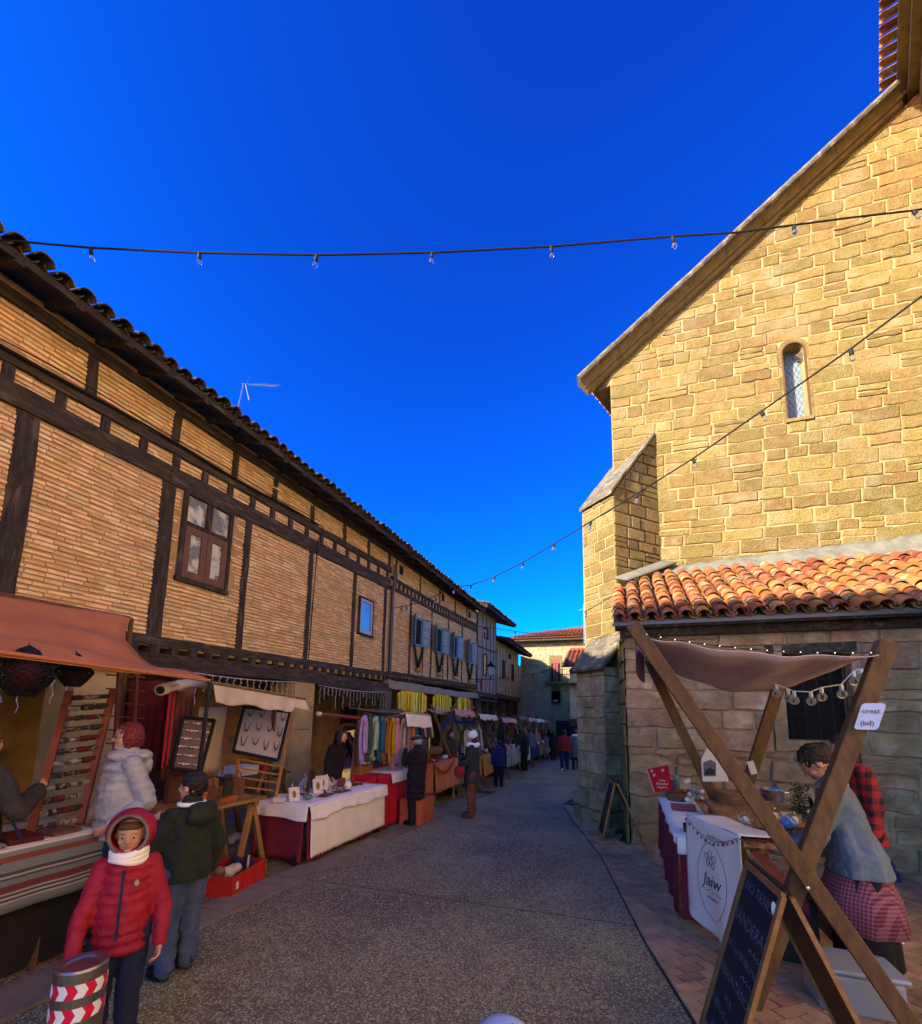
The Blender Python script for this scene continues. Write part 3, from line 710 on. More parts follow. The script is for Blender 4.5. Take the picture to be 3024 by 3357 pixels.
# ------------------------------------------------------------------ left row of timber framed houses
FX = -7.0
def fy(px, py, X=FX): return PX(px, py, X).y
def fz_(px, py, X=FX): return PX(px, py, X).z
def lin(y, y0, a, y1, b): return a+(b-a)*(y-y0)/(y1-y0)
brk = {}
def bricks(parent, panels, limit, holes=(), pitch=.067, bh=.041, w=(.2, .34), proud=.016, zfun=None):
    P = []
    for (y0, y1, z0f, z1f) in panels:
        ym = (y0+y1)/2; z = z0f(ym)+.012
        while z < z1f(ym)-.03:
            y = y0-random.uniform(0, .12)
            while y < y1:
                L = random.uniform(*w); a, b = max(y, y0+.008), min(y+L-.012, y1-.008)
                if b-a > .04:
                    zz = z+(a+b-2*ym)/2*(z0f(y1)-z0f(y0))/max(y1-y0, .1)+random.uniform(-.006, .006)
                    ok = all(not(b > h[0] and a < h[1] and zz+bh > h[2] and zz < h[3]) for h in holes)
                    if ok: P.append((a, b, zz, bh*random.uniform(.75, 1.12), proud*random.uniform(.4, 1.5)))
                y += L
            z += pitch*random.uniform(.94, 1.06)
    P.sort(key=lambda p: (Vector((FX, (p[0]+p[1])/2, p[2]))-CAM).length)
    rest = MB(); base = wloc(parent)
    if 'me' not in brk: brk['me'] = MB().box((0, 0, 0), (1, 1, 1), taper=.93).mesh('brick', 'brick')
    for i, (a, b, z, h, pr) in enumerate(P):
        if i < limit: inst('brick', brk['me'], parent, Vector((FX+pr/2-.004, (a+b)/2, z+h/2))-base, (random.uniform(-.02, .02), 0, random.uniform(-.01, .01)), (pr+.008, b-a, h))
        else: rest.box((FX+pr/2-.004, (a+b)/2, z+h/2), (pr+.008, b-a, h), rot=Matrix.Rotation(random.uniform(-.02, .02), 3, 'X'), rnd=random.random())
    if rest.v: rest.build('brick_courses', 'brick', parent, rnd=True, kind='stuff', recalc=False)
def post(parent, y, z0, z1, w=.17, name='post', x=FX, dep=.10, lean=0.0):
    mb = MB(); mb.beam((x-.02, y, z0), (x-.02, y+lean, z1), w, dep, up=(1, 0, 0), wob=.011, n=max(2, int((z1-z0)/.4)), rnd=random.random()); return mb.build(name, 'timber', parent)
def hbeam(parent, y0, z0, y1, z1, h, name='beam', x=FX, dep=.12, wob=.008, mat='timber_h'):
    mb = MB(); mb.beam((x-.01, y0, z0), (x-.01, y1, z1), dep, h, up=(0, 0, 1), wob=wob, n=max(2, int(abs(y1-y0)/.45)), rnd=random.random()); return mb.build(name, mat, parent)

h1 = thing('timber_framed_house', 'long brick and timber house nearest on the left, with brown framed window above the awning', 'house', (FX, 6, gz(6)), group='timber framed houses along the lane')
Y0, Y1 = -4.0, 12.62
k = MB(); k.bb(FX-.25, FX-.005, Y0, Y1, 2.7, 6.95); k.build('wall_core', 'brick_mortar', h1)
lo = lambda y: lin(y, 5, 5.42, 12.4, 5.60); l2 = lambda y: lin(y, 3, 5.66, 12.3, 5.93); u1 = lambda y: lin(y, 3, 5.86, 12.3, 6.14); u2 = lambda y: lin(y, 3, 6.04, 12.3, 6.34); tp_ = lambda y: lin(y, 3, 6.66, 12.3, 6.75); bt_ = lambda y: lin(y, 5, 2.86, 12.5, 2.97)
w1y0, w1y1, w1z0, w1z1 = 5.33, 6.36, 3.86, 5.44
posts = [1.15, 3.17, 5.07, 6.77, 8.73, 10.63, 12.38]
bw = (10.88, 11.64, 3.92, 4.96)
panels = []
for a, b in zip([-.5]+posts, posts+[12.6]): panels.append((a, b, bt_, lo))
att = [1.2, 2.5, 3.76, 5.05, 6.3, 7.39, 8.65, 10.02, 11.26, 12.5]
for a, b in zip(att, att[1:]): panels.append((a, b, u2, tp_))
jn = [1.2+i*.56 for i in range(21)]
for a, b in zip(jn, jn[1:]): panels.append((a+.06, b-.06, l2, u1))
bricks(h1, [p for p in panels if p[1] > 1.4], 300, holes=[(w1y0-.02, w1y1+.02, w1z0-.04, w1z1+.2), (bw[0]-.05, bw[1]+.05, bw[2]-.05, bw[3]+.03)])
for i, y in enumerate(posts): post(h1, y, bt_(y)-.02, lo(y)+.02, w=(.24 if i in (1, 2) else .15), lean=random.uniform(-.03, .03))
for y in att: post(h1, y, u2(y)-.02, tp_(y)+.02, w=.14, lean=random.uniform(-.03, .03))
for y in jn: 
    mb = MB(); mb.box((FX+.0, y, (l2(y)+u1(y))/2), (.10, .11, u1(y)-l2(y)+.02)); mb.build('joist_end', 'timber', h1)
def longbeam(parent, y0, y1, f0, f1, name='beam', x=FX, dep=.12, step=2.6, wob=.01):
    y = y0
    while y < y1-.2:
        e = min(y+random.uniform(step*.8, step*1.2), y1)
        if y1-e < .6: e = y1
        hbeam(parent, y, (f0(y)+f1(y))/2, e-.006, (f0(e)+f1(e))/2, (f1(y)-f0(y)), name, x+random.uniform(-.004, .004), dep, wob); y = e
longbeam(h1, Y0, Y1, lo, l2, step=3.2, wob=.014)
longbeam(h1, Y0, Y1, lambda y: u1(y)+.02, u2, step=3.5, wob=.008, x=FX+.01)
longbeam(h1, Y0, Y1, tp_, lambda y: tp_(y)+.17, name='wall_plate', step=3)
longbeam(h1, Y0, Y1, lambda y: bt_(y)-.14, bt_, name='sill_beam', step=3.2, wob=.012)
ft = lambda y: bt_(y)-.24
for i in range(29):
    y = 3.1+i*.335
    if y > 12.5: break
    mb = MB(); z = bt_(y)-.20; mb.box((FX-.25, y, z), (.62, .13, .12), rot=Matrix.Rotation(random.uniform(-.04, .04), 3, 'Z')); mb.build('joist_end', 'timber', h1)
longbeam(h1, Y0, 5.9, lambda y: 2.28, lambda y: 2.60, name='lintel_beam', step=4.5, wob=.02, dep=.3)
hbeam(h1, 5.9, 2.46, 8.55, 2.52, .26, 'lintel_beam', dep=.28, wob=.018); hbeam(h1, 8.56, 2.52, 12.62, 2.46, .30, 'lintel_beam', dep=.28, wob=.018)
# thick cable run and conduit
cb = MB(); pts = [(FX+.10, y, u2(y)-.02+.02*math.sin(y*1.7)) for y in [Y0+i*.4 for i in range(34)] if y < 9.0]; cb.tube(pts, .022, 6)
pts2 = [(p[0]+.02, p[1], p[2]+.07+.03*math.sin(p[1]*2.3)) for p in pts]; cb.tube(pts2, .009, 5)
yy = 8.75; cb.tube([pts[-1], (FX+.1, 8.95, 6.25), (FX+.1, 8.98, 6.1), (FX+.1, 8.8, 5.8), (FX+.09, 8.82, 5.4), (FX+.08, 8.80, 4.2), (FX+.08, 8.78, 2.95)], .013, 6)
tag(cb.build('cable', 'rope'), 'thick black cable clipped along the upper beams of the nearest timber house', 'cable')
cb = MB(); cb.tube([(FX+.09, 12.78, 6.5), (FX+.09, 12.78, 5.9), (FX+.07, 12.74, 5.6), (FX+.08, 12.74, 2.95)], .045, 8)
tag(cb.build('downpipe', 'zinc'), 'grey downpipe on the seam between the first and second house', 'pipe')
# eaves: boards, rafters, fascia, edge tiles, roof slope
def eaves(parent, y0, y1, zf, xo=-6.35, tiles=True, limit=300, rise=.34, raft=.62, cover=2):
    mb = MB(); zc = lambda y: zf(y)
    mb.prism([(xo+.02, y0, zc(y0)+.05), (xo+.02, y1, zc(y1)+.05), (FX-4.5, y1, zc(y1)+.05+rise*(4.5+FX*0+(xo-FX))), (FX-4.5, y0, zc(y0)+.05+rise*(4.5+(xo-FX)))], (0, 0, .05))
    mb.build('roof_boards', 'timber_h', parent)
    y = y0+.1
    while y < y1:
        r = MB(); r.beam((FX-.3, y, zc(y)+.03+rise*(xo-FX+.3)*.9-.02), (xo+.06, y, zc(y)-.01), .09, .10, rnd=random.random()); r.build('rafter', 'timber', parent); y += raft
    fb = MB(); fb.beam((xo+.03, y0, zc(y0)+.03), (xo+.03, y1, zc(y1)+.03), .03, .09, wob=.004, n=20); fb.build('fascia', 'timber_h', parent)
    y = y0+.1; base = wloc(parent); rest = MB()
    bme = tile_old_me
    while y < y1:
        zz = zc(y)+.13+random.uniform(-.012, .02)
        inst('tile', bme, parent, Vector((xo+.12+random.uniform(-.03, .03), y, zz-.02))-base, (math.atan(rise)-.05, random.uniform(-.06, .06), math.pi/2+random.uniform(-.05, .05)), (1.25, 1, 1.15))
        inst('tile', bme, parent, Vector((xo-.18, y, zz+.05+random.uniform(-.01, .015)))-base, (math.atan(rise)-.05, 0, math.pi/2), (1.2, 1, 1.1))
        inst('tile', bme, parent, Vector((xo+.08, y+.12, zz-.0))-base, (-(math.atan(rise)-.05), math.pi, math.pi/2), (1.1, 1, .9))
        y += .235
    rb = MB(); rb.prism([(xo-.3, y0, zc(y0)+.16), (xo-.3, y1, zc(y1)+.16), (FX-4.5, y1, zc(y1)+.16+rise*(4.2+xo-FX)), (FX-4.5, y0, zc(y0)+.16+rise*(4.2+xo-FX))], (0, 0, .08)); rb.build('roof', 'tile_old', parent)
eaves(h1, 1.2, Y1, lambda y: lin(y, 4, 6.74, 12, 6.76))
eb = MB(); eb.prism([(-6.3, -5, 6.8), (-6.3, 1.2, 6.8), (-11.5, 1.2, 8.5), (-11.5, -5, 8.5)], (0, 0, .1)); eb.build('roof', 'tile_old', h1)
# window with brown casements
def gwin(parent, y0, y1, z0, z1, fr=.07, mat='timber', name='window', dep=.10, x=FX):
    mb = MB(); mb.bb(x-.06, x+dep*.6, y0, y0+fr, z0, z1); mb.bb(x-.06, x+dep*.6, y1-fr, y1, z0, z1); mb.bb(x-.06, x+dep*.6+.003, y0+fr, y1-fr, z1-fr, z1); mb.bb(x-.06, x+dep*.6+.01, y0-.02, y1+.02, z0-.01, z0+fr); return mb.build(name, mat, parent)
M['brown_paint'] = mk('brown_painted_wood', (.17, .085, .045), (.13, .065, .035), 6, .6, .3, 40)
M['painted_reflection'] = mk('painted_reflection_pane', (.55, .57, .52), (.16, .18, .2), 3.2, .12, spec=.9, f2=(.45, .55))  # bright reflection painted into the pane colour
w = gwin(h1, w1y0, w1y1, w1z0, w1z1+.02)
zm = 4.90
t = MB(); t.bb(FX-.04, FX+.04, w1y0+.07, w1y1-.07, zm-.05, zm+.02); t.build('transom', 'timber', w)
t = MB(); t.bb(FX-.04, FX+.05, 5.80, 5.90, zm+.02, w1z1-.05); t.build('mullion', 'timber', w)
for a, b in ((w1y0+.08, 5.79), (5.91, w1y1-.08)):
    p = MB(); p.bb(FX+.002, FX+.01, a, b, zm+.03, w1z1-.06); p.build('pane', 'painted_reflection', w)
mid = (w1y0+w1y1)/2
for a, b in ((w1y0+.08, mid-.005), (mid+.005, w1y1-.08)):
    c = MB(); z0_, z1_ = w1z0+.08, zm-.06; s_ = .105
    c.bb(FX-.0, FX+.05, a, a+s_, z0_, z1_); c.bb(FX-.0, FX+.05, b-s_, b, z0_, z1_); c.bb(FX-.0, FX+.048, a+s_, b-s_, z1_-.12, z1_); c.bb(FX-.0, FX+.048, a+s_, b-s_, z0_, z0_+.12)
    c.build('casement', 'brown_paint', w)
    p = MB(); p.bb(FX+.01, FX+.02, a+s_-.01, b-s_+.01, z0_+.11, z1_-.11); p.build('pane', 'painted_reflection', w)
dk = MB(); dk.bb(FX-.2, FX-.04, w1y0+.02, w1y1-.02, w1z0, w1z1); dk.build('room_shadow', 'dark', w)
# narrow blue-framed window
M['lilac_frame'] = mk('lilac_white_frame', (.36, .36, .46), rough=.4)
M['blue_glass'] = mk('painted_sky_blue_glass', (.10, .28, .72), rough=.05, spec=1.0)  # sky reflection painted as blue base on the window; own tint on the bauble
w = gwin(h1, bw[0], bw[1], bw[2]-.03, bw[3]+.02, fr=.045)
c = MB(); y0, y1, z0, z1 = bw[0]+.045, bw[1]-.045, bw[2]+.02, bw[3]-.03
c.bb(FX, FX+.05, y0, y0+.08, z0, z1); c.bb(FX, FX+.05, y1-.08, y1, z0, z1); c.bb(FX, FX+.048, y0+.08, y1-.08, z1-.08, z1); c.bb(FX, FX+.048, y0+.08, y1-.08, z0, z0+.1); c.build('casement', 'lilac_frame', w)
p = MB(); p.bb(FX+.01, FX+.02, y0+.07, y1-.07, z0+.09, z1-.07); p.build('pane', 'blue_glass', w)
# porch: pillars, back wall, doors, ceiling
M['pillar'] = mk('cream_stone_block', (.47, .36, .17), (.38, .27, .12), 4, .9, .6, 25, var=.12, c3=(.30, .22, .12), s3=2, t3=(.55, .75))
def pillar(parent, y0, y1, x0, x1, top, bottom, mat='pillar', nb=6):
    z = bottom; H = (top-bottom)/nb
    for i in range(nb):
        s = MB(); s.bb(x0+random.uniform(0, .006), x1-random.uniform(0, .006), y0+random.uniform(0, .006), y1-random.uniform(0, .006), z+.004, z+H-.004, rnd=random.random()); s.build('stone', mat, parent); z += H
pillar(h1, 8.36, 9.06, FX-.55, FX+.10, 2.38, gz(8.7)-.05, nb=5)
pillar(h1, 4.05, 4.7, FX-.55, FX+.05, 2.28, gz(4.4)-.05, nb=5)
po = post(h1, 12.55, gz(12.5), 2.3, w=.2, x=FX-.05, dep=.2)
BX = FX-2.5
pw = MB(); pw.bb(BX-.2, BX, Y0, Y1, -.6, 2.75); pw.build('porch_wall', 'ochre_wall', h1)
pc = MB(); pc.bb(BX, FX-.26, Y0, Y1, 2.72, 2.75); pc.build('porch_ceiling', 'timber_h', h1)
for i in range(22):
    b_ = MB(); y = 1.4+i*.5; b_.bb(BX, FX-.3, y-.05, y+.05, 2.60, 2.715); b_.build('ceiling_joist', 'timber', h1)
M['door_dark'] = mk('dark_wood_door', (.035, .018, .012), (.02, .012, .008), 8, .7, .4, 30)
for y0, y1, t_ in ((10.6, 11.5, 2.0), (13.0, 13.4, 2.0), (6.6, 7.6, 1.95)):
    if y1 < Y1:
        d_ = MB(); d_.bb(BX, BX+.05, y0, y1, gz(11)-.05, t_); do = d_.build('door', 'door_dark', h1)
        f_ = MB(); f_.bb(BX, BX+.09, y0-.12, y0, gz(11)-.05, t_+.1); f_.bb(BX, BX+.09, y1, y1+.12, gz(11)-.05, t_+.1); f_.bb(BX, BX+.088, y0, y1, t_, t_+.1); f_.build('door_frame', 'timber', do)
e_ = MB(); e_.bb(FX-4.5, FX-.25, -4.2, -4.0, -.6, 7.2); e_.bb(FX-9, FX-4.5, -4, Y1, -.6, 8.2); e_.build('house_body', 'plaster_grey', h1)

# ---- second house
h2 = thing('timber_framed_house', 'brick and timber house with four blue shuttered windows over gold tinsel', 'house', (FX, 17, gz(17)), group='timber framed houses along the lane')
Ya, Yb = 12.66, 21.9
k = MB(); k.bb(FX-.25, FX-.005, Ya, Yb, 2.85, 6.9); k.build('wall_core', 'brick_mortar', h2)
e_ = MB(); e_.bb(FX-9, FX-4.5, Ya, 31.6, -1.2, 8.2); e_.build('house_body', 'plaster_grey', h2)
bb2 = lambda y: lin(y, 12.8, 3.02, 21.5, 3.15); L0_ = lambda y: lin(y, 12.9, 5.66, 21.8, 5.82)-.12*math.sin((y-12.7)/9*math.pi)*.4; L1_ = lambda y: L0_(y)+.11; U0_ = lambda y: lin(y, 12.9, 5.99, 21.8, 6.13)-.05*math.sin((y-12.7)/9*math.pi); U1_ = lambda y: U0_(y)+.10; T_ = lambda y: lin(y, 12.9, 6.78, 21.5, 6.72)
wins = [(14.42, 15.12), (16.40, 17.10), (18.22, 18.92), (20.2, 20.95)]
ps = [12.80, 14.18, 16.05, 17.85, 19.6, 21.8]; ps2 = [15.3, 17.3, 19.1]
bricks(h2, [(a, b, bb2, L0_) for a, b in zip(ps, ps[1:])]+[(a, b, U1_, T_) for a, b in zip([12.8, 14.9, 16.8, 18.6, 20.2], [14.9, 16.8, 18.6, 20.2, 21.8])], 0,
       holes=[(a-.03, b+.03, 4.08, 5.16) for a, b in wins])
for y in ps: post(h2, y, bb2(y), L0_(y), w=.12)
for y in ps2: post(h2, y, bb2(y), 4.0, w=.08)
for y in [13.0, 14.9, 16.8, 18.6, 20.2, 21.8]: post(h2, y, U1_(y), T_(y), w=.11)
for i in range(30):
    y = 12.95+i*.305; mb = MB(); mb.box((FX, y, (L1_(y)+U0_(y))/2), (.09, .09, U0_(y)-L1_(y)+.02)); mb.build('joist_end', 'timber', h2)
pnl = MB(); 
for i in range(29): y = 12.95+(i+.5)*.305; pnl.box((FX-.005, y, (L1_(y)+U0_(y))/2), (.02, .19, .17))
pnl.build('plaster_infill', 'plaster', h2, kind='stuff')
longbeam(h2, Ya, Yb, L0_, L1_, step=1.5); longbeam(h2, Ya, Yb, U0_, U1_, step=1.5); longbeam(h2, Ya, Yb, T_, lambda y: T_(y)+.14, name='wall_plate')
longbeam(h2, Ya, Yb, lambda y: bb2(y)-.13, bb2, name='sill_beam', step=1.6, wob=.015)
for i in range(36):
    y = 12.85+i*.255; mb = MB(); mb.box((FX-.2, y, bb2(y)-.21), (.5, .10, .11)); mb.build('joist_end', 'timber', h2)
hbeam(h2, Ya, 2.60, 17.2, 2.56, .26, 'lintel_beam', dep=.24, wob=.02, mat='plaster_grey'); hbeam(h2, 17.21, 2.56, Yb, 2.6, .24, 'lintel_beam', dep=.24, wob=.02, mat='plaster_grey')
M['shutter'] = mk('pale_blue_shutter', (.13, .32, .48), (.10, .26, .40), 6, .6, .3, 30)
M['shutter_w'] = mk('cream_blue_shutter', (.34, .36, .34), (.2, .3, .36), 6, .6, .3, 30)
M['garland'] = mk('dark_green_garland', (.015, .045, .02), (.006, .02, .01), 40, .9)
for i, (a, b) in enumerate(wins):
    w = gwin(h2, a, b, 4.12, 5.12, fr=.05, mat='shutter', dep=.06)
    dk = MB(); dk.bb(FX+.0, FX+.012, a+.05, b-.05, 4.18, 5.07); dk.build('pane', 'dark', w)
    mbn = MB(); mbn.bb(FX+.012, FX+.03, (a+b)/2-.02, (a+b)/2+.02, 4.18, 5.07); mbn.build('mullion', 'timber', w)
    for sgn, hinge in ((-1, a), (1, b)):
        ang_ = R_(random.uniform(14, 24) if sgn > 0 else random.uniform(28, 42)); wdt = .40
        dv = Vector((math.sin(ang_), sgn*math.cos(ang_), 0)); nv = Vector((math.cos(ang_), -sgn*math.sin(ang_), 0))
        rot = Matrix((dv, nv, (0, 0, 1))).transposed(); c0 = Vector((FX+.05, hinge, 4.62))+dv*wdt/2
        s = MB(); s.box(c0, (wdt, .03, 1.0), rot=rot); so = s.build('shutter', 'shutter' if i < 3 else 'shutter_w', w)
        for q in range(3):
            pz = MB(); pz.box(c0+Vector((0, 0, -.32+q*.32))+nv*.017, (wdt-.14, .012, .23), rot=rot); pz.build('panel', 'shutter_w', so)
        hd = MB(); hd.box(c0+nv*.0+Vector((0, 0, .515)), (wdt, .034, .03), rot=rot); hd.build('head', 'metal_dark', so)
    # V garland with bauble
    g = MB(); 
    for sg_ in (-1, 1):
        for q in range(620):
            t = random.random(); y = (a+b)/2+sg_*(.36*(1-t))+sg_*.02; z = 4.10-.80*t; rr = .115
            d1 = Vector((random.gauss(0, 1), random.gauss(0, 1), random.gauss(0, 1))).normalized()*rr*random.uniform(.5, 1.1); s_ = Vector((random.gauss(0, 1), random.gauss(0, 1), random.gauss(0, 1))).normalized()*.012
            p = Vector((FX+.09, y, z)); g.add([p-s_, p+s_, p+d1], [(0, 1, 2)], random.random())
    gt_ = thing('garland', ['green V garland under the nearest blue shuttered window', 'green V garland under the second blue shuttered window', 'green V garland under the third blue shuttered window', 'green V garland under the farthest, cream shuttered window'][i], 'garland', (FX+.09, (a+b)/2, 4.1), group='V shaped garlands below the windows')
    g.build('foliage', 'garland', gt_, kind='stuff', recalc=False)
    bb_ = MB(); bb_.ell((FX+.12, (a+b)/2, 3.24), (.10, .14, .085), 12, 8); bb_.build('bauble', mk('bauble_%d' % i, [(.5, .3, .05), (.45, .42, .12), (.5, .5, .55), (.4, .3, .15)][i], rough=.3, metal=.3), gt_, smooth=True)
for y in (13.35, 17.15, 20.6):
    dk = MB(); dk.bb(FX-.01, FX+.03, y-.12, y+.12, 6.32, 6.62); dk.build('attic_opening', 'dark', h2)  # solid block, the opening's shade is its near-black colour
eaves(h2, Ya+.05, 20.9, lambda y: lin(y, 12.6, 6.72, 20.9, 6.62), raft=.7)
M['col'] = mk('grey_porch_column', (.16, .14, .11), (.09, .08, .06), 4, .95, .7, 20)
for y in (12.95, 15.75, 18.35, 21.3): 
    c = MB(); c.bb(FX-.4, FX-.02, y-.14, y+.14, gz(y)-.05, 2.46); c.build('column', 'col', h2)
pw = MB(); pw.bb(BX-.2, BX, Ya, 31.5, -1.2, 2.9); pw.build('porch_wall', 'ochre_wall', h2)
pc = MB(); pc.bb(BX, FX-.1, Ya, Yb, 2.84, 2.87); pc.build('porch_ceiling', 'timber_h', h2)
for y in (14.0, 16.8, 19.4):
    d_ = MB(); d_.bb(BX, BX+.05, y, y+1.0, gz(y)-.3, 1.9); d_.build('door', 'door_dark', h2)
# gold tinsel curtains in the three openings
M['gold'] = mk('gold_foil', (1.0, .66, .02), (.60, .36, .01), 9, .28, spec=.8, metal=.5, var=.3, attr=True, stretch=(1, 9, 1))
for i, (a, b) in enumerate(((13.2, 15.35), (16.1, 17.95), (18.7, 20.45))):
    g = MB(); n = 300
    for q in range(n):
        y = a+(b-a)*(q+random.random())/n; edge = min((y-a)/.3, (b-y)/.3, 1); top = 2.44-.12*(1-edge); ln = random.uniform(.55, .78)*(.75+.25*edge); x = FX+.14+random.uniform(-.06, .06)
        dy = random.uniform(-.02, .02); tw = random.uniform(0, 3.1); wx, wy = .009*math.cos(tw), .012*math.sin(tw)+.004
        g.add([(x-wx, y-wy, top), (x+wx, y+wy, top), (x+wx*.5, y+wy+dy, top-ln*.5), (x-wx, y-wy+dy, top-ln*.5), (x+wx, y+wy+dy*1.6, top-ln), (x-wx*.4, y-wy+dy*1.6, top-ln)], [(0, 1, 2, 3), (3, 2, 4, 5)], random.random())
    tc = thing('tinsel_curtain', ['widest gold tinsel curtain, first opening of the porch', 'middle gold tinsel curtain hanging in the porch', 'narrow farthest gold tinsel curtain in the porch'][i], 'tinsel curtain', (FX, (a+b)/2, 2.44), group='gold tinsel curtains in the porch openings')
    g.build('foil_strips', 'gold', tc, rnd=True, kind='stuff', recalc=False)
    r_ = MB(); r_.tube([(FX, a, 2.45), (FX, b, 2.45)], .008, 5); r_.build('cord', 'rope', tc)

# ---- third and fourth house
h3 = thing('timber_framed_house', 'tall grey plastered house with thin timber studs beside the wall lamp', 'house', (FX, 24, gz(24)), group='timber framed houses along the lane')
k = MB(); k.bb(FX-.3, FX, 21.95, 25.6, 2.75, 7.1); k.build('wall', 'plaster_grey', h3)
for y in (22.0, 22.8, 23.55, 24.3, 25.0, 25.55): post(h3, y, 2.8, 6.9, w=.07, dep=.05, x=FX+.01)
hbeam(h3, 21.98, 5.15, 25.6, 5.25, .08, dep=.05, x=FX+.012); hbeam(h3, 21.98, 2.72, 25.6, 2.68, .24, 'lintel_beam', dep=.3); hbeam(h3, 21.98, 2.45, 25.6, 2.42, .12, 'lintel_beam', dep=.25)
for (y0, y1, z0, z1) in ((23.05, 23.6, 3.75, 4.9), (23.15, 23.8, 5.75, 6.35)):
    w = gwin(h3, y0, y1, z0, z1, fr=.05); dk = MB(); dk.bb(FX+.0, FX+.012, y0+.04, y1-.04, z0+.05, z1-.04); dk.build('pane', 'glass', w)
eaves(h3, 21.0, 27.0, lambda y: lin(y, 21, 6.95, 27, 6.98), xo=-6.25, raft=.7)
h4 = thing('timber_framed_house', 'low cream plastered house with studs at the far end of the row', 'house', (FX, 28.5, gz(28)), group='timber framed houses along the lane')
k = MB(); k.bb(FX-.3, FX, 25.65, 31.5, 2.75, 6.0); k.build('wall', 'plaster', h4)
for i in range(9): post(h4, 25.8+i*.7, 2.8, 5.85, w=.07, dep=.05, x=FX+.01)
hbeam(h4, 25.65, 2.78, 31.5, 2.72, .26, 'lintel_beam', dep=.3)
for (y0, y1, z0, z1) in ((27.0, 27.5, 3.9, 5.0), (29.5, 30.0, 3.9, 5.0), (28.6, 29.1, 5.3, 5.6)):
    w = gwin(h4, y0, y1, z0, z1, fr=.05); dk = MB(); dk.bb(FX+.0, FX+.012, y0+.04, y1-.04, z0+.05, z1-.04); dk.build('pane', 'dark', w)
eaves(h4, 25.7, 32.4, lambda y: lin(y, 25, 5.95, 32, 5.8), xo=-6.3, raft=.8)
for hh, ys_ in ((h3, (22.1, 24.0, 25.5)), (h4, (27.6, 29.6, 31.3))):
    for y in ys_:
        c = MB(); c.bb(FX-.35, FX-.02, y-.16, y+.16, gz(y)-.05, 2.6); c.build('column', 'timber', hh)
fw = MB(); fw.bb(FX-1.3, FX-1.2, 21.95, 31.5, -1.2, 2.9); fw.build('porch_wall', 'pillar', h4)
fw = MB(); fw.bb(FX-4.6, FX-.05, 31.5, 34.5, -1.2, 5.2); fw.build('end_wall', 'plaster', h4)
fw = MB(); fw.bb(FX-4.6, FX-1.35, 21.95, 31.5, 2.7, 5.6); fw.build('house_body', 'plaster', h4)
fw = MB(); fw.bb(FX-4.6, FX-.31, 21.95, 25.6, 2.6, 7.1); fw.build('house_body', 'plaster_grey', h3)
yw = thing('', '', None); bpy.data.objects.remove(yw)

# ---- stone house closing the lane
SY = 33.0
h5 = thing('stone_house', 'pale stone house with red tiled hip roof and small iron balcony closing the lane', 'house', (-5.3, SY, gz(SY)))
sx0, sx1 = PY(1707, 2300, SY).x, PY(1868, 2300, SY).x; st = PY(1780, 2103, SY).z
M['stone_far'] = mk('pale_rubble_stone', (.50, .36, .20), (.40, .28, .15), 3, .93, .5, 12, var=.14, hvar=.01, attr=True, c3=(.5, .43, .28), s3=1.1, t3=(.52, .7), bdist=.03)
k = MB(); k.bb(sx0, 3, SY+.03, SY+8, -2, st); k.build('wall_core', 'mortar', h5)
dx0, dx1 = PY(1808, 2200, SY).x, PY(1837, 2200, SY).x; dz0, dz1 = PY(1822, 2236, SY).z, PY(1822, 2162, SY).z
vx0, vx1 = PY(1810, 2280, SY).x, PY(1837, 2280, SY).x; vz0, vz1 = PY(1822, 2305, SY).z, PY(1822, 2266, SY).z
stonewall(h5, (0, SY+.03, 0), (1, 0, 0), (0, -1, 0), sx0, -1.5, -1.2, st-.02, 'stone_far', ch=(.14, .24), wr=(.18, .5), gap=.008, depth=.02, jit=.004, seg=1,
          holes=[(dx0-.14, dx1+.14, dz0, dz1+.15), (vx0-.1, vx1+.1, vz0-.1, vz1+.12)], limit=300)
M['red_door'] = mk('faded_red_paint', (.25, .07, .055), rough=.6)
d_ = MB(); d_.bb(dx0-.13, dx0, SY-.03, SY+.05, dz0, dz1); d_.bb(dx1, dx1+.13, SY-.03, SY+.05, dz0, dz1); d_.bb(dx0-.13, dx1+.13, SY-.03, SY+.05, dz1, dz1+.3); do = d_.build('balcony_door', 'stone_trim', h5)
p = MB(); p.bb(dx0, dx1, SY+.02, SY+.03, dz0, dz1); p.build('pane', 'dark', do)
for q in range(2):
    p = MB(); a = dx0+.02+q*(dx1-dx0)/2; p.bb(a+(.12 if q == 0 else 0), a+(dx1-dx0)/2-.04-(.12 if q else 0), SY-.01, SY+.015, dz0, dz1-.3); p.build('leaf', 'red_door', do)
p = MB(); p.bb(dx0, dx1, SY-.02, SY+.01, dz1-.28, dz1); p.build('blind', 'red_door', do)
b = MB(); b.bb(dx0-.42, dx1+.62, SY-.5, SY, dz0-.14, dz0-.02); bo = b.build('balcony', 'stone_trim', h5)
rl = MB(); rl.beam((dx0-.4, SY-.48, dz0+.85), (dx1+.6, SY-.48, dz0+.85), .03, .03); rl.build('rail', 'metal_dark', bo)
for q in range(15):
    x = dx0-.4+q*(dx1-dx0+1.0)/14; p = MB(); p.tube([(x, SY-.48, dz0-.02), (x, SY-.48, dz0+(1.0 if q in (0, 14) else .85))], .012, 5); p.build('baluster', 'metal_dark', bo)
w = MB(); w.bb(vx0-.08, vx0, SY-.02, SY+.05, vz0-.1, vz1+.1); w.bb(vx1, vx1+.08, SY-.02, SY+.05, vz0-.1, vz1+.1); w.bb(vx0, vx1, SY-.018, SY+.05, vz1, vz1+.4); w.bb(vx0, vx1, SY-.018, SY+.05, vz0-.1, vz0); wo = w.build('window', 'stone_trim', h5)
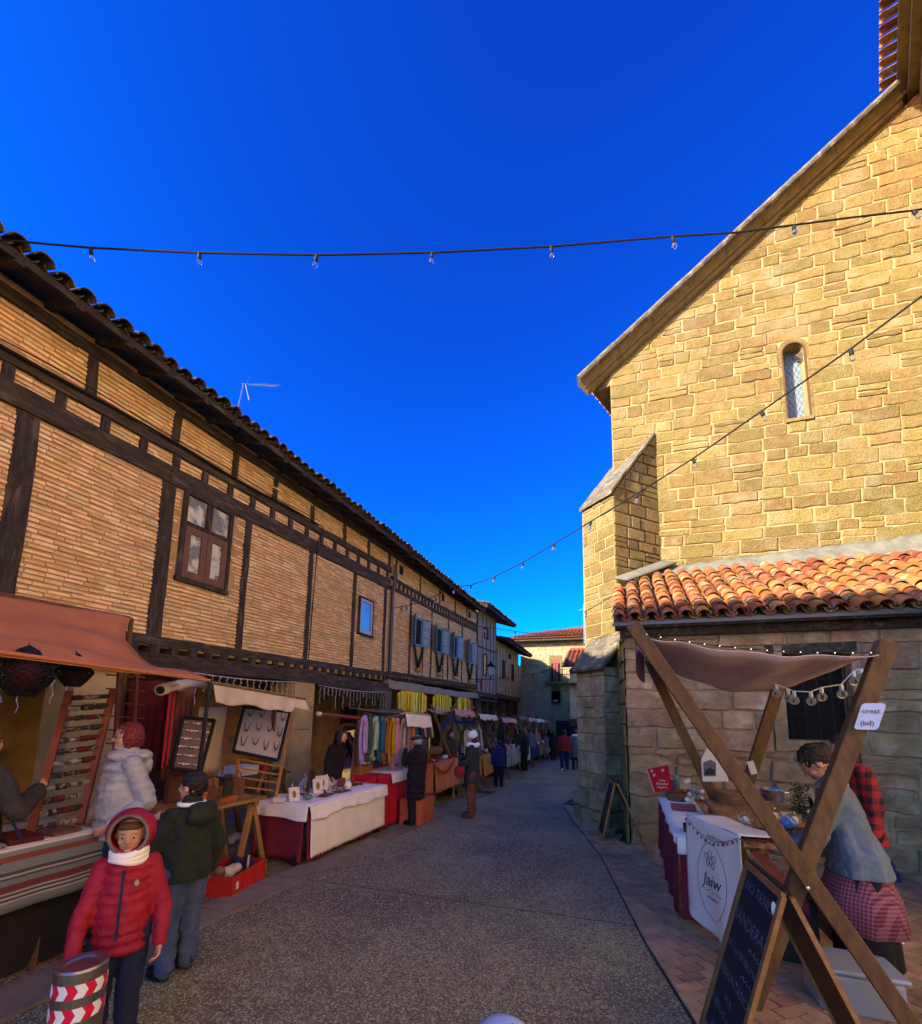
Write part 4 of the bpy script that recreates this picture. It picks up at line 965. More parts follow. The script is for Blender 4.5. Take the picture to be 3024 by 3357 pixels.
p = MB(); p.bb(vx0, vx1, SY+.03, SY+.04, vz0, vz1); p.build('pane', 'dark', wo)
fl_ = MB(); 
for q in range(9): fl_.ell((vx0+.1+random.random()*(vx1-vx0-.2), SY-.02, vz0+.12+random.random()*.12), .05, 6, 4)
fl_.build('white_flowers', mk('white_petals', (.6, .62, .6), rough=.8), wo)
pq = MB(); pq.bb((dx0+dx1)/2-.35, (dx0+dx1)/2+.3, SY-.03, SY, PY(1822, 2118, SY).z, PY(1822, 2108, SY).z); pq.build('plaque', 'plaster_grey', h5)
gd = MB(); g0_, g1_ = PY(1824, 2400, SY).x, PY(1872, 2400, SY).x; gd.bb(g0_, g1_, SY-.01, SY+.02, -1.3, PY(1840, 2362, SY).z); gd.build('garage_door', 'door_dark', h5)
# hip roof with tile ribs
rz = st+.22; ov = .75; rx0 = sx0-ov; rx1 = -2.2
ev_ = MB(); ev_.bb(rx0+.1, 3, SY-.62, SY+.1, st-.02, rz+.03); ev_.build('eave_boards', 'timber_h', h5)
def roofz(x, y): return rz+min((y-(SY-ov))*.33, (x-rx0)*.33+.02)
rfm = MB(); rfm.sheet(lambda u, v: (rx0+u*8, SY-ov+v*5, roofz(rx0+u*8, SY-ov+v*5)-.02), 20, 10, thick=.05); rfm.build('roof', 'tile_far', h5)
far_tile = barrel(r0=.1, r1=.08, L=.42, n=5).mesh('tile', 'tile_far')
n = 0; x = rx0+.1
while x < -1.6 and n < 300:
    for r_ in range(8):
        y = SY-ov-.08+r_*.36
        if (y-(SY-ov))*.33 > (x-rx0)*.33+.05: break
        inst('tile', far_tile, h5, Vector((x, y, roofz(x, y+.1)+.01))-wloc(h5), (math.atan(.33)-.05, 0, 0), (1.1, 1, 1))
        n += 1
    x += .26
# neighbour on the right, half hidden by the church buttress
h6 = thing('stone_house', 'narrow stone house with low red roof peeping out behind the buttress', 'house', (-2, 26, gz(26)))
NY = 27.0; nx = PY(1869, 2300, NY).x; nt_ = PY(1880, 2190, NY).z
k = MB(); k.bb(nx, nx+3.2, NY+.02, NY+5.9, -1.5, nt_); k.build('wall', 'stone_far', h6)
k = MB(); k.bb(nx-.02, nx+3.2, NY-.1, NY+.02, 1.15, 1.55); k.build('lintel_beam', 'timber_h', h6)
k = MB(); k.bb(nx+.0, nx+.6, NY-.02, NY+.02, -1.0, 1.15); k.build('doorway', 'dark', h6)  # solid slab, doorway shade painted near-black
k = MB(); k.bb(nx, nx+1, NY-.5, NY, PY(1880, 2240, NY).z-.1, PY(1880, 2240, NY).z); k.build('balcony', 'timber_h', h6)
k = MB(); k.prism([(nx-.35, NY-.4, nt_), (nx+3, NY-.4, nt_), (nx+3, NY+4, nt_+1.7), (nx-.35, NY+4, nt_+1.7)], (0, 0, .06)); k.build('roof', 'tile_far', h6)
for q in range(9):
    for r_ in range(10):
        inst('tile', far_tile, h6, Vector((nx-.3+q*.26, NY-.45+r_*.36, nt_+.10+(r_*.36-.05)*.386))-wloc(h6), (math.atan(.386)-.05, 0, 0), (1.1, 1, 1))

# unseen gabled house added behind the camera, outline shaped to shade lean-to and stalls
h0 = thing('added_gabled_house', 'unseen gabled plaster house added behind the photographer to shade the lean-to and stalls', 'house', (FX, -6, 0))
gpf = [(1.15, -.5), (1.15, 7.1), (-6.6, 12.3), (-16, 7.0), (-16, -.5)]
k = MB(); k.prism([(FX, y, z) for y, z in gpf], (-9, 0, 0)); k.build('wall', 'plaster', h0)
k = MB(); k.prism([(FX+.5, y, z) for y, z in ((1.25, 7.05), (-6.6, 12.35), (-6.6, 12.6), (1.45, 7.15))], (-10, 0, 0)); k.prism([(FX+.5, y, z) for y, z in ((-16.3, 6.9), (-6.6, 12.35), (-6.6, 12.6), (-16.5, 7.1))], (-10, 0, 0)); k.build('roof', 'tile_old', h0, kind='stuff')
for y in (-2.5, -6.5, -10.5):
    for z in (3.6, 6.2):
        w = gwin(h0, y, y+1.0, z, z+1.4); p = MB(); p.bb(FX, FX+.012, y+.06, y+.94, z+.06, z+1.34); p.build('pane', 'glass', w)

# unseen cream house added on the right to bounce sunlight into the lane
h7 = thing('added_plaster_house', 'unseen cream plaster house added on the right to bounce sunlight into the lane', 'house', (7.6, -5, 0))
k = MB(); k.bb(7.6, 16, -24, 6.0, -.5, 13); k.build('wall', mk('bounce_cream_plaster', (.80, .62, .38), (.74, .55, .32), 3, .93, .4, 30), h7)
k = MB(); k.prism([(7.1, -24.5, 12.8), (7.1, 6.5, 12.8), (12, 6.5, 14.7), (12, -24.5, 14.7)], (0, 0, .15)); k.build('roof', 'tile_old', h7)
for y in (-17, -11, -5, 1):
    for z in (1.2, 4.2, 7.0):
        k = MB(); k.bb(7.55, 7.62, y, y+1, z, z+1.3); w = k.build('window', 'timber', h7); k = MB(); k.bb(7.53, 7.56, y+.07, y+.93, z+.07, z+1.23); k.build('pane', 'glass', w)
# ------------------------------------------------------------------ people
def cloth(name, c, c2=None, rough=.9, var=0, bump=.25, sc=9, bs=180, sheen=.0, **k):
    M[name] = mk(name, c, c2 or tuple(x*.72 for x in c), sc, rough, bump, bs, sheen=sheen, **k); return name
M['skin'] = mk('skin', (.50, .27, .18), (.42, .20, .13), 14, .55, .1, 200, spec=.35)
M['lip'] = mk('lips', (.36, .10, .08), rough=.45)
M['eye_white'] = mk('eye_white', (.55, .52, .48), rough=.2); M['iris'] = mk('dark_iris', (.02, .012, .008), rough=.1, spec=.8)
M['hair_dark'] = mk('dark_hair', (.018, .012, .009), (.006, .004, .003), 60, .45, .8, 90, stretch=(3, 3, .5), spec=.4)
M['hair_red'] = mk('red_dyed_hair', (.20, .02, .015), (.07, .010, .010), 50, .45, .8, 90, stretch=(3, 3, .5), c3=(.30, .06, .02), s3=14)
M['hair_brown'] = mk('brown_hair', (.12, .06, .03), (.05, .025, .014), 60, .5, .8, 90, stretch=(3, 3, .5))
M['hair_grey'] = mk('grey_hair', (.40, .38, .36), (.28, .26, .25), 60, .5, .8, 90)
DSP = {'coat': (.035, .09), 'jacket': (.018, .04), 'shirt': (.03, .09), 'trousers': (.03, .07), 'hair': (.03, .018), 'hood': (.02, .05), 'bag': (.05, .05), 'knitted_hat': (.012, .02)}
def modrm(o, vox, sm=3, fac=.6):
    m = o.modifiers.new('remesh', 'REMESH'); m.mode = 'VOXEL'; m.voxel_size = vox; m.use_smooth_shade = True
    s = o.modifiers.new('smooth', 'SMOOTH'); s.factor = fac; s.iterations = sm
    nm = o.name.split('.')[0]
    if nm in DSP:
        st, sz = DSP[nm]; key = 'fold_%g' % sz
        tx = bpy.data.textures.get(key) or bpy.data.textures.new(key, 'CLOUDS'); tx.noise_scale = sz; tx.noise_depth = 2
        d = o.modifiers.new('folds', 'DISPLACE'); d.texture = tx; d.strength = st; d.mid_level = .5; d.texture_coords = 'LOCAL'
    return o
def ringloft(mb, rings, n=28, fold=0.0, kf=7, ph=0.0):
    vs = []; fs = []
    for i, (z, rx, ry, cx, cy) in enumerate(rings):
        fa = fold*(1-i/(len(rings)-1)) if fold else 0
        for j in range(n):
            t = 2*math.pi*j/n; k = 1+fa*math.sin(kf*t+ph)+fa*.5*math.sin(kf*1.7*t+1)
            vs.append((cx+rx*k*math.cos(t), cy+ry*k*math.sin(t), z))
        if i:
            q = n*(i-1)
            for j in range(n): fs.append((q+j, q+(j+1) % n, q+n+(j+1) % n, q+n+j))
    fs.append(tuple(n-1-j for j in range(n))); q = n*(len(rings)-1); fs.append(tuple(q+j for j in range(n)))
    return mb.add(vs, fs)
def hand(mb, wrist, dirv, palmn, s=1.0, curl=.5, side=1):
    d = Vector(dirv).normalized(); pn = Vector(palmn); pn = (pn-d*pn.dot(d)).normalized(); sd = d.cross(pn)*side
    w = Vector(wrist); mb.cap(w, w+d*.03*s, .024*s, .026*s, 10)
    pc = w+d*.055*s; rot = Matrix((sd, d, pn)).transposed(); mb.ell(pc, (.038*s, .05*s, .016*s), 10, 8, rot=rot)
    for i, (off, L) in enumerate(((-.027, .062), (-.009, .07), (.009, .066), (.026, .052))):
        a = w+d*.088*s+sd*off*s; c1 = curl*(1+.08*i); dd = (d*math.cos(c1)+pn*math.sin(c1)).normalized(); b = a+dd*L*.5*s
        c2 = c1*2; d2 = (d*math.cos(c2)+pn*math.sin(c2)).normalized(); c = b+d2*L*.5*s
        mb.cap(a, b, .0095*s, .0085*s, 8); mb.cap(b, c, .0085*s, .007*s, 8)
    a = w+d*.035*s-sd*.03*s; b = a+(d*.7-sd*.7+pn*.3).normalized()*.034*s; c = b+(d*.95-sd*.1+pn*.5*max(curl, .3)).normalized()*.03*s
    mb.cap(a, b, .012*s, .010*s, 8); mb.cap(b, c, .010*s, .008*s, 8)
def person(label, loc, rz, H, top, bottom, hair='dark', hairstyle='short', puffer=False, hem=.42, shoes='shoe_black', hs=1.0, near=False, arms=None, head=(0, 0), lean=0.0, width=1.0, stride=0.0, extra=None, group=None, skirt=False, topname='coat', vox=None, face=True, turn=0.0):
    t = thing('person', label, 'person', loc, rz, group)
    vb = vox or (.008 if near else .013); n = 12 if near else 9
    sw = .098*H*width*(.93 if hs > 1 else 1); hipz, kneez, ank = .50*H, .275*H, .045*H
    hh = .066*H*hs; headc = Vector((0, .012*H, H-hh)); nk = H-2*hh-.012*H; shz = nk-.045*H
    def L(p):  # lean the upper body forward about the hips
        p = Vector(p)
        if lean and p.z > hipz:
            q = p-Vector((0, 0, hipz)); return Vector((q.x, q.y*math.cos(lean)+q.z*math.sin(lean), hipz+q.z*math.cos(lean)-q.y*math.sin(lean)))
        return p
    A = {'Re': (sw+.03*H, -.01*H, shz-.17*H), 'Rw': (sw+.035*H, .03*H, shz-.31*H), 'Le': (-sw-.03*H, -.01*H, shz-.17*H), 'Lw': (-sw-.035*H, .03*H, shz-.31*H)}
    if arms:
        for k_, v in arms.items(): A[k_] = (v[0]*H, v[1]*H, v[2]*H)
    A = {k_: L(v) for k_, v in A.items()}
    S = {'R': L((sw, 0, shz)), 'L': L((-sw, 0, shz))}
    HR = Matrix.Rotation(head[0], 3, 'Z') @ Matrix.Rotation(-head[1]-lean*.7, 3, 'X')
    hc = L(headc)
    if lean: hc = hc + Vector((0, .02, -.01))
    def h(x, y, z): return hc + HR @ Vector((x*hh, y*hh, z*hh))
    legs = {}
    for sx, ph in ((1, stride), (-1, -stride)):
        hip = Vector((sx*.055*H*width, 0, hipz)); an = Vector((sx*.058*H, ph*.14*H, ank)); kn = (hip+an)/2+Vector((0, .02*H+abs(ph)*.03*H, kneez-(hip.z+an.z)/2)); legs[sx] = (hip, kn, an)
    b = MB()
    b.cap(L((0, 0, .56*H)), L((0, 0, .60*H)), .062*H, .06*H, n); b.cap(L((0, 0, .60*H)), L((0, .0, shz-.08*H)), .058*H, .060*H, n); b.ell(L((0, 0, hipz+.02*H)), (.088*H*width, .065*H, .06*H), n, 8)
    b.cap(S['R']*.8+S['L']*.2+Vector((0, 0, -.02*H)), S['L']*.8+S['R']*.2+Vector((0, 0, -.02*H)), .022*H, .022*H, n); b.cap(L((0, -.002, shz)), h(0, -.05, -.5), .034*H, .030*H*math.sqrt(hs), n)
    for sx in (1, -1):
        hip, kn, an = legs[sx]; b.cap(hip, kn, .05*H, .033*H, n); b.cap(kn, an, .032*H, .02*H, n); b.cap(an, an+Vector((0, .07*H, -.02*H)), .022*H, .016*H, n)
    for s_, e_, w_ in (('R', 'Re', 'Rw'), ('L', 'Le', 'Lw')):
        b.cap(S[s_]+Vector((0, 0, -.015*H)), A[e_], .022*H, .019*H, n); b.cap(A[e_], A[w_], .022*H, .015*H, n)
        dv = (A[w_]-A[e_]).normalized(); pn = Vector((-1 if s_ == 'R' else 1, .25, .1))
        hand(b, A[w_], dv, pn, H/1.72*1.0*(1.12 if hs > 1.1 else 1), curl=.65, side=1 if s_ == 'R' else -1)
    HN = 16 if near else 10
    b.ell(h(0, -.08, .14), (.73*hh, .88*hh, .86*hh), HN, HN, rot=HR); b.ell(h(0, .20, -.34), (.56*hh, .56*hh, .60*hh), HN, HN, rot=HR)
    if face:
        b.cap(h(0, .76, .05), h(0, .90, -.22), .07*hh, .12*hh, 8); b.ell(h(0, .80, -.24), (.17*hh, .12*hh, .08*hh), 8, 6, rot=HR)
        b.ell(h(0, .64, .17), (.46*hh, .13*hh, .09*hh), 8, 6, rot=HR); b.ell(h(0, .60, -.80), (.22*hh, .18*hh, .16*hh), 8, 6, rot=HR)
        for sx in (1, -1): b.ell(h(sx*.33, .50, -.26), (.22*hh, .22*hh, .2*hh), 8, 6, rot=HR); b.ell(h(sx*.75, -.04, -.12), (.07*hh, .16*hh, .24*hh), 8, 6, rot=HR)
    bo = modrm(lbuild(b, 'body', 'skin', t), vb, 2, .5)
    if face:
        for sx in (1, -1):
            e = MB(); e.ell(h(sx*.27, .655, -.02), (.115*hh, .09*hh, .060*hh*hs**.5), 10, 8, rot=HR, mi=0); e.ell(h(sx*.27, .70, -.02), (.072*hh, .064*hh, .066*hh*hs**.3), 8, 6, rot=HR, mi=1); lbuild(e, 'eye', ['eye_white', 'iris'], t, smooth=True)
            if near: e = MB(); e.cap(h(sx*.15, .77, .20), h(sx*.40, .68, .19), .02*hh, .016*hh, 6); lbuild(e, 'eyebrow', 'hair_'+('red' if hair == 'red' else 'dark'), t, smooth=True)
        e = MB(); e.ell(h(0, .755, -.50), (.20*hh, .06*hh, .045*hh), 10, 6, rot=HR); e.ell(h(0, .745, -.575), (.16*hh, .06*hh, .045*hh), 10, 6, rot=HR); lbuild(e, 'lips', 'lip', t, smooth=True)
    # hair
    hm = MB()
    if hairstyle in ('short', 'bun', 'bob', 'long'):
        hm.ell(h(0, -.16, .24), (.80*hh, .90*hh, .88*hh), HN, HN, rot=HR)
        if hairstyle == 'short': hm.ell(h(0, -.42, -.10), (.62*hh, .55*hh, .62*hh), HN, HN, rot=HR)
        if hairstyle == 'bob':
            hm.ell(h(0, -.40, -.12), (.86*hh, .72*hh, .85*hh), HN, HN, rot=HR)
            for sx in (1, -1): hm.ell(h(sx*.66, -.02, -.22), (.22*hh, .42*hh, .72*hh), HN, HN, rot=HR)
        if hairstyle == 'long':
            hm.ell(h(0, -.48, -.55), (.88*hh, .62*hh, 1.2*hh), HN, HN, rot=HR)
            for sx in (1, -1): hm.ell(h(sx*.72, -.02, -.6), (.24*hh, .40*hh, 1.1*hh), HN, HN, rot=HR)
        if hairstyle == 'bun': hm.ell(h(0, -.95, .45), (.32*hh, .3*hh, .3*hh), HN, HN, rot=HR); hm.ell(h(0, -.42, .0), (.66*hh, .6*hh, .66*hh), HN, HN, rot=HR)
        modrm(lbuild(hm, 'hair', 'hair_'+hair, t), vb*1.1, 2)
    # trousers or skirt
    tr = MB()
    if skirt:
        ringloft(tr, [(skirt*H, .125*H*width, .11*H, 0, 0), (.38*H, .115*H*width, .10*H, 0, 0), (.54*H, .095*H*width, .08*H, 0, 0), (.60*H, .085*H*width, .07*H, 0, 0)], fold=.07, kf=9)
        lbuild(tr, 'skirt', bottom, t, smooth=True)
        tr = MB()
        for sx in (1, -1): hip, kn, an = legs[sx]; tr.cap(kn, an+Vector((0, 0, .01)), .036*H, .026*H, n)
        lbuild(tr, 'stockings', 'stocking', t, smooth=True)
    else:
        tr.ell((0, 0, hipz+.03*H), (.098*H*width, .075*H, .07*H), n, 8)
        for sx in (1, -1):
            hip, kn, an = legs[sx]; tr.cap(hip, kn, .062*H*width, .050*H*width, n); tr.cap(kn, an+Vector((0, 0, .0)), .049*H*width, .041*H, n)
            for q in range(3): p = kn.lerp(an, .55+q*.2); tr.ell(p, (.047*H, .049*H, .014*H), n, 6)
        modrm(lbuild(tr, 'trousers', bottom, t), vb*1.4, 2)
    for sx in (1, -1):
        an = legs[sx][2]; s = MB(); fx = sx*.006*H; s.ell(an+Vector((fx, .045*H, -.012*H)), (.027*H, .078*H, .030*H), 12, 8); s.cap(an+Vector((0, -.01*H, .0)), an+Vector((0, -.01*H, .02*H)), .028*H, .028*H, 10)
        s.ell(an+Vector((fx, .045*H, -.034*H)), (.030*H, .080*H, .012*H), 12, 6)
        lbuild(s, 'shoe', shoes, t, smooth=True)
    # coat
    c = MB(); W = width; hz_ = hem*H; th = 1.0
    if puffer:
        z = hz_+.02*H; st = .046*H*puffer
        while z < shz+.01*H:
            f = (z-hz_)/(shz-hz_); rx = (.118-.008*math.sin(f*3.1))*H*W*(1.0 if f < .8 else 1-1.1*(f-.8)); ry = (.10 if f < .8 else .085)*H*W
            c.ell(L((0, .005*H, z)), (rx, ry, st*.80), 20, 10); z += st
        c.ell(L((0, .005*H, (hz_+shz)/2)), (.114*H*W, .096*H*W, (shz-hz_)/2*1.12), 20, 12)
        for s_, e_, w_ in (('R', 'Re', 'Rw'), ('L', 'Le', 'Lw')):
            for a_, b_, r0, r1 in ((S[s_], A[e_], .042, .040), (A[e_], A[w_], .039, .030)):
                Ln = (b_-a_).length; k_ = max(2, int(Ln/(st*.85))); q = (b_-a_).to_track_quat('Z', 'Y').to_matrix()
                for i in range(k_+1):
                    p = a_.lerp(b_, i/k_); r = (r0+(r1-r0)*i/k_)*H*W; c.ell(p, (r, r, st*.70), 14, 8, rot=q)
                c.cap(a_, b_, r0*H*W*.94, r1*H*W*.94, 10)
    else:
        kk_ = 1.14 if skirt else 1.0; rg = [(hz_, .120*H*W*kk_, .102*H*kk_, 0, 0), (hz_+.06*H, .116*H*W*(1+(kk_-1)*.6), .098*H*(1+(kk_-1)*.6), 0, 0), ((hz_+shz)/2, .104*H*W, .086*H, 0, .004*H), (shz-.10*H, .108*H*W, .086*H, 0, .004*H), (shz-.03*H, .106*H*W, .076*H, 0, 0), (shz+.01*H, .085*H*W, .062*H, 0, 0), (shz+.04*H, .05*H, .048*H, 0, 0)]
        ringloft(c, rg, 28, fold=.06 if hem < .5 else .03, kf=5)
        if lean: c.v = [tuple(L(v)) for v in c.v]
        for s_, e_, w_ in (('R', 'Re', 'Rw'), ('L', 'Le', 'Lw')):
            c.cap(S[s_]+Vector((0, 0, -.004*H)), A[e_], .040*H*W, .036*H*W, n); c.cap(A[e_], A[w_], .035*H*W, .028*H, n)
            for q in range(2):
                for (a_, b_) in ((S[s_], A[e_]), (A[e_], A[w_])): c.ell(a_.lerp(b_, .55+.3*q), .038*H*W*(1 if a_ is S[s_] else .92), 10, 8)
    c.ell(L((0, 0, shz-.005*H)), (.088*H*W, .062*H, .040*H), 16, 10); c.cap(L((0, .0, shz+.01*H)), h(0, -.12, -1.0), .060*H, .050*H*math.sqrt(hs), n)   # collar
    modrm(lbuild(c, topname, top, t), vb*1.25, 5 if puffer else 3)
    if extra: extra(t, h, L, A, H, hh, HR, shz, S)
    return t
def cap_hat(kind, mat):
    def f(t, h, L, A, H, hh, HR, *a):
        m = MB()
        if kind == 'beanie':
            m.ell(h(0, -.14, .32), (.90*hh, .98*hh, .86*hh), 16, 12, rot=HR); m.ell(h(0, -.45, .75), (.55*hh, .5*hh, .4*hh), 12, 8, rot=HR)
        if kind == 'flat':
            m.ell(h(0, .02, .62), (.95*hh, 1.12*hh, .40*hh), 16, 10, rot=HR); m.ell(h(0, .85, .36), (.62*hh, .45*hh, .08*hh), 12, 6, rot=HR); m.ell(h(0, -.1, .35), (.83*hh, .93*hh, .3*hh), 16, 8, rot=HR)
        modrm(lbuild(m, {'beanie': 'knitted_hat', 'flat': 'flat_cap'}[kind], mat, t), .012, 2)
    return f
def scarf_extra(mat, name='scarf'):
    def f(t, h, L, A, H, hh, HR, shz, S):
        m = MB()
        for i in range(14):
            a = 2*math.pi*i/14; m.ell(L((.062*H*math.cos(a), .058*H*math.sin(a)+.005, shz+.03*H+.006*H*math.sin(a*3))), (.032*H, .032*H, .03*H), 10, 8)
        modrm(lbuild(m, name, mat, t), .011, 2)
    return f
def both(*fs):
    def f(*a):
        for q in fs: q(*a)
    return f
cloth('shoe_black', (.012, .011, .011), rough=.5); cloth('shoe_brown', (.07, .03, .018), rough=.5); cloth('stocking', (.02, .018, .018))
cloth('jeans', (.06, .09, .19), (.035, .055, .13)); cloth('black_cloth', (.012, .012, .013)); cloth('navy', (.012, .018, .06)); cloth('dark_green', (.018, .024, .017)); cloth('red_quilt', (.30, .007, .026), rough=.65)
cloth('silver', (.38, .36, .36), (.30, .29, .31), rough=.5, bump=.3, bs=25); cloth('white_cloth', (.86, .82, .76), (.76, .72, .68)); cloth('grey_fur', (.20, .18, .16), (.12, .11, .10), bs=80, bump=.9)
cloth('charcoal', (.035, .034, .034)); cloth('rust_trousers', (.19, .055, .03)); cloth('red_coat', (.27, .018, .022)); cloth('blue_grey', (.12, .15, .20)); cloth('denim_jacket', (.13, .17, .20), (.09, .12, .15)); cloth('beige', (.40, .32, .22)); cloth('purple', (.14, .07, .15)); cloth('blue_coat', (.015, .025, .12))
def gingham(name, ca, cb, s):
    m = bpy.data.materials.new(name); m.use_nodes = True; n = m.node_tree; nn = n.nodes; Lk = n.links.new; b = nn['Principled BSDF']; b.inputs['Roughness'].default_value = .9
    tc = nn.new('ShaderNodeTexCoord'); sp = nn.new('ShaderNodeSeparateXYZ'); Lk(tc.outputs['Object'], sp.inputs[0])
    ax = nn.new('ShaderNodeMath'); ax.operation = 'ADD'; Lk(sp.outputs[0], ax.inputs[0]); Lk(sp.outputs[1], ax.inputs[1]); outs = []
    for so in (ax.outputs[0], sp.outputs[2]):
        a = nn.new('ShaderNodeMath'); a.operation = 'MULTIPLY'; a.inputs[1].default_value = s; Lk(so, a.inputs[0]); f = nn.new('ShaderNodeMath'); f.operation = 'FRACT'; Lk(a.outputs[0], f.inputs[0]); g = nn.new('ShaderNodeMath'); g.operation = 'GREATER_THAN'; g.inputs[1].default_value = .5; Lk(f.outputs[0], g.inputs[0]); outs.append(g.outputs[0])
    ad = nn.new('ShaderNodeMath'); ad.operation = 'ADD'; Lk(outs[0], ad.inputs[0]); Lk(outs[1], ad.inputs[1]); hf = nn.new('ShaderNodeMath'); hf.operation = 'MULTIPLY'; hf.inputs[1].default_value = .5; Lk(ad.outputs[0], hf.inputs[0])
    mx = nn.new('ShaderNodeMix'); mx.data_type = 'RGBA'; mx.inputs[6].default_value = (*ca, 1); mx.inputs[7].default_value = (*cb, 1); Lk(hf.outputs[0], mx.inputs[0]); Lk(mx.outputs[2], b.inputs['Base Color']); M[name] = m; return name
gingham('red_gingham', (.24, .09, .12), (.10, .006, .02), 38); gingham('plaid', (.30, .01, .012), (.012, .006, .006), 9)

def fdir(g, rel): return math.atan2(-g[0], g[1]) + R_(rel)
def at_px(fx, fy_, hy=None):
    g = PG(fx, fy_); H = None
    if hy is not None:
        dep = (g-CAM).dot(_f); lo_, hi_ = .5, 2.6
        for _ in range(30):
            m = (lo_+hi_)/2; v = g+Vector((0, 0, m))-CAM; py = PCY-FPX*v.dot(_u)/v.dot(_f)
            if py > hy: lo_ = m
            else: hi_ = m
        H = m
    return g, H
# child in red by the bollard
pc_ = PD(432, 2750, 2.62); pc_ = Vector((pc_.x, pc_.y, gz(pc_.y)))
def kid_extra(t, h, L, A, H, hh, HR, shz, S):
    m = MB()   # hood: a shell round the head left open at the face
    def hood(u, v):
        th = (-.80+1.6*u)*math.pi; e = (v-.0)
        ph = v*math.pi*.90
        r = Vector((math.sin(ph)*math.cos(th-math.pi/2), 0, 0))
        return None
    N, K = 26, 12; vs = []; fs = []
    for i in range(K+1):
        a = .92+ (math.pi-.92)*i/K            # angle from the face axis
        for j in range(N):
            b_ = 2*math.pi*j/N; x = math.sin(a)*math.cos(b_); z = math.sin(a)*math.sin(b_); y = math.cos(a)
            rr = 1.11+.02*math.sin(i*2.4); zz = z*(1.22 if z > 0 else 1.12)+.12
            if z < 0 and y > 0: y *= .95
            vs.append(h(x*rr*1.02, y*rr*1.0+.02, zz))
        if i:
            for j in range(N): q = N*(i-1); fs.append((q+j, q+N+j, q+N+(j+1) % N, q+(j+1) % N))
    m.add(vs, fs); o = lbuild(m, 'hood', 'red_quilt', t, smooth=True); sm = o.modifiers.new('thick', 'SOLIDIFY'); sm.thickness = .018; sm.offset = 0
    f = MB(); a = .90; ring = []
    for j in range(25):
        b_ = 2*math.pi*j/24; x = math.sin(a)*math.cos(b_); z = math.sin(a)*math.sin(b_); ring.append(h(x*1.13*1.02, math.cos(a)*1.16+.04, z*(1.22 if z > 0 else 1.12)*1.15+.12))
    f.tube(ring, .009, 8, cap=False); lbuild(f, 'fur_trim', 'grey_fur', t, smooth=True)
    f = MB()
    for i in range(3): f.tube([L((.064*H*math.cos(q), .066*H*math.sin(q)+.018, shz+.03*H+i*.018+.01*math.sin(q*2+i))) for q in [2*math.pi*w/20 for w in range(21)]], .021, 8, cap=False)
    lbuild(f, 'neck_warmer', 'white_cloth', t, smooth=True)
    f = MB(); f.ell(h(0, .42, .52), (.62*hh, .36*hh, .30*hh), 12, 8, rot=HR); modrm(lbuild(f, 'fringe', 'hair_brown', t), .008, 2)
    f = MB(); f.beam((0, .112*H, .48*H), (0, .100*H, shz), .012, .008); lbuild(f, 'zip', 'navy', t)
    f = MB(); f.ell((-.055*H, .108*H, shz-.06*H), (.012, .004, .018), 8, 6); lbuild(f, 'emblem', 'beige', t)
person('small child in red quilted jacket, hood up over white neck warmer, hand on the bollard', pc_, fdir(pc_, 172), 1.19, 'red_quilt', 'navy', hair='brown', hairstyle='none', puffer=.95, hem=.40, hs=1.27, near=True, width=1.04,
       arms={'Re': (.15, .05, .56), 'Rw': (.145, .15, .46), 'Le': (-.16, -.01, .56), 'Lw': (-.165, .06, .43)}, head=(-.05, .10), extra=kid_extra, topname='jacket')
# boy
g_, H_ = at_px(575, 3195, 2532)
person('boy seen from behind in dark green hooded coat and blue jeans, fist at mouth', g_, fdir(g_, 38), H_, 'dark_green', 'jeans', hairstyle='short', hem=.47, hs=1.12, near=True, width=1.15,
       arms={'Le': (-.17, .05, .62), 'Lw': (-.10, .13, .74), 'Re': (.17, -.02, .60), 'Rw': (.17, .03, .46)}, head=(.35, 0), topname='coat',
       extra=lambda t, h, L, A, H, hh, HR, shz, S: (modrm(lbuild((lambda m: (m.ell((0, -.085*H, shz-.01*H), (.085*H, .05*H, .05*H), 14, 10), m.ell((0, -.08*H, shz+.03*H), (.07*H, .05*H, .03*H), 14, 10), m)[-1])(MB()), 'hood', 'dark_green', t), .012, 2),
                                                lbuild((lambda m: (m.tube([(.062*H*math.cos(q), .055*H*math.sin(q), shz+.045*H) for q in [2*math.pi*w/20 for w in range(21)]], .016, 8), m)[-1])(MB()), 'collar', 'white_cloth', t, smooth=True)))
# woman in silver
pw_ = PD(428, 2420, 3.85); pw_ = Vector((pw_.x, pw_.y, gz(pw_.y)))
def silver_extra(t, h, L, A, H, hh, HR, shz, S):
    m = MB(); m.ell((0, -.055*H, shz+.03*H), (.075*H, .045*H, .030*H), 16, 10); m.ell((0, -.080*H, shz-.02*H), (.06*H, .025*H, .05*H), 16, 10); m.ell((0, .02*H, shz+.03*H), (.075*H, .07*H, .035*H), 16, 10)
    modrm(lbuild(m, 'hood', 'silver', t), .012, 2)
    g = MB()
    for sx in (1, -1): g.tube([h(sx*.28+.16*math.cos(q), .84, -.03+.14*math.sin(q)) for q in [2*math.pi*w/14 for w in range(15)]], .0016, 5, cap=False)
    g.tube([h(-.12, .86, 0), h(.12, .86, 0)], .0016, 5); g.tube([h(.44, .82, 0), h(.74, .1, 0)], .0016, 5); g.tube([h(-.44, .82, 0), h(-.74, .1, 0)], .0016, 5)
    lbuild(g, 'glasses', 'metal_dark', t)
person('red haired woman with glasses in pale silver quilted coat, looking left', pw_, fdir(pw_, 102), 1.69, 'silver', 'navy', hair='red', hairstyle='bob', puffer=.95, hem=.46, near=True, width=1.08,
       arms={'Re': (.165, -.02, .66), 'Rw': (.12, .10, .56), 'Le': (-.14, -.07, .63), 'Lw': (-.125, .06, .545)}, extra=silver_extra)
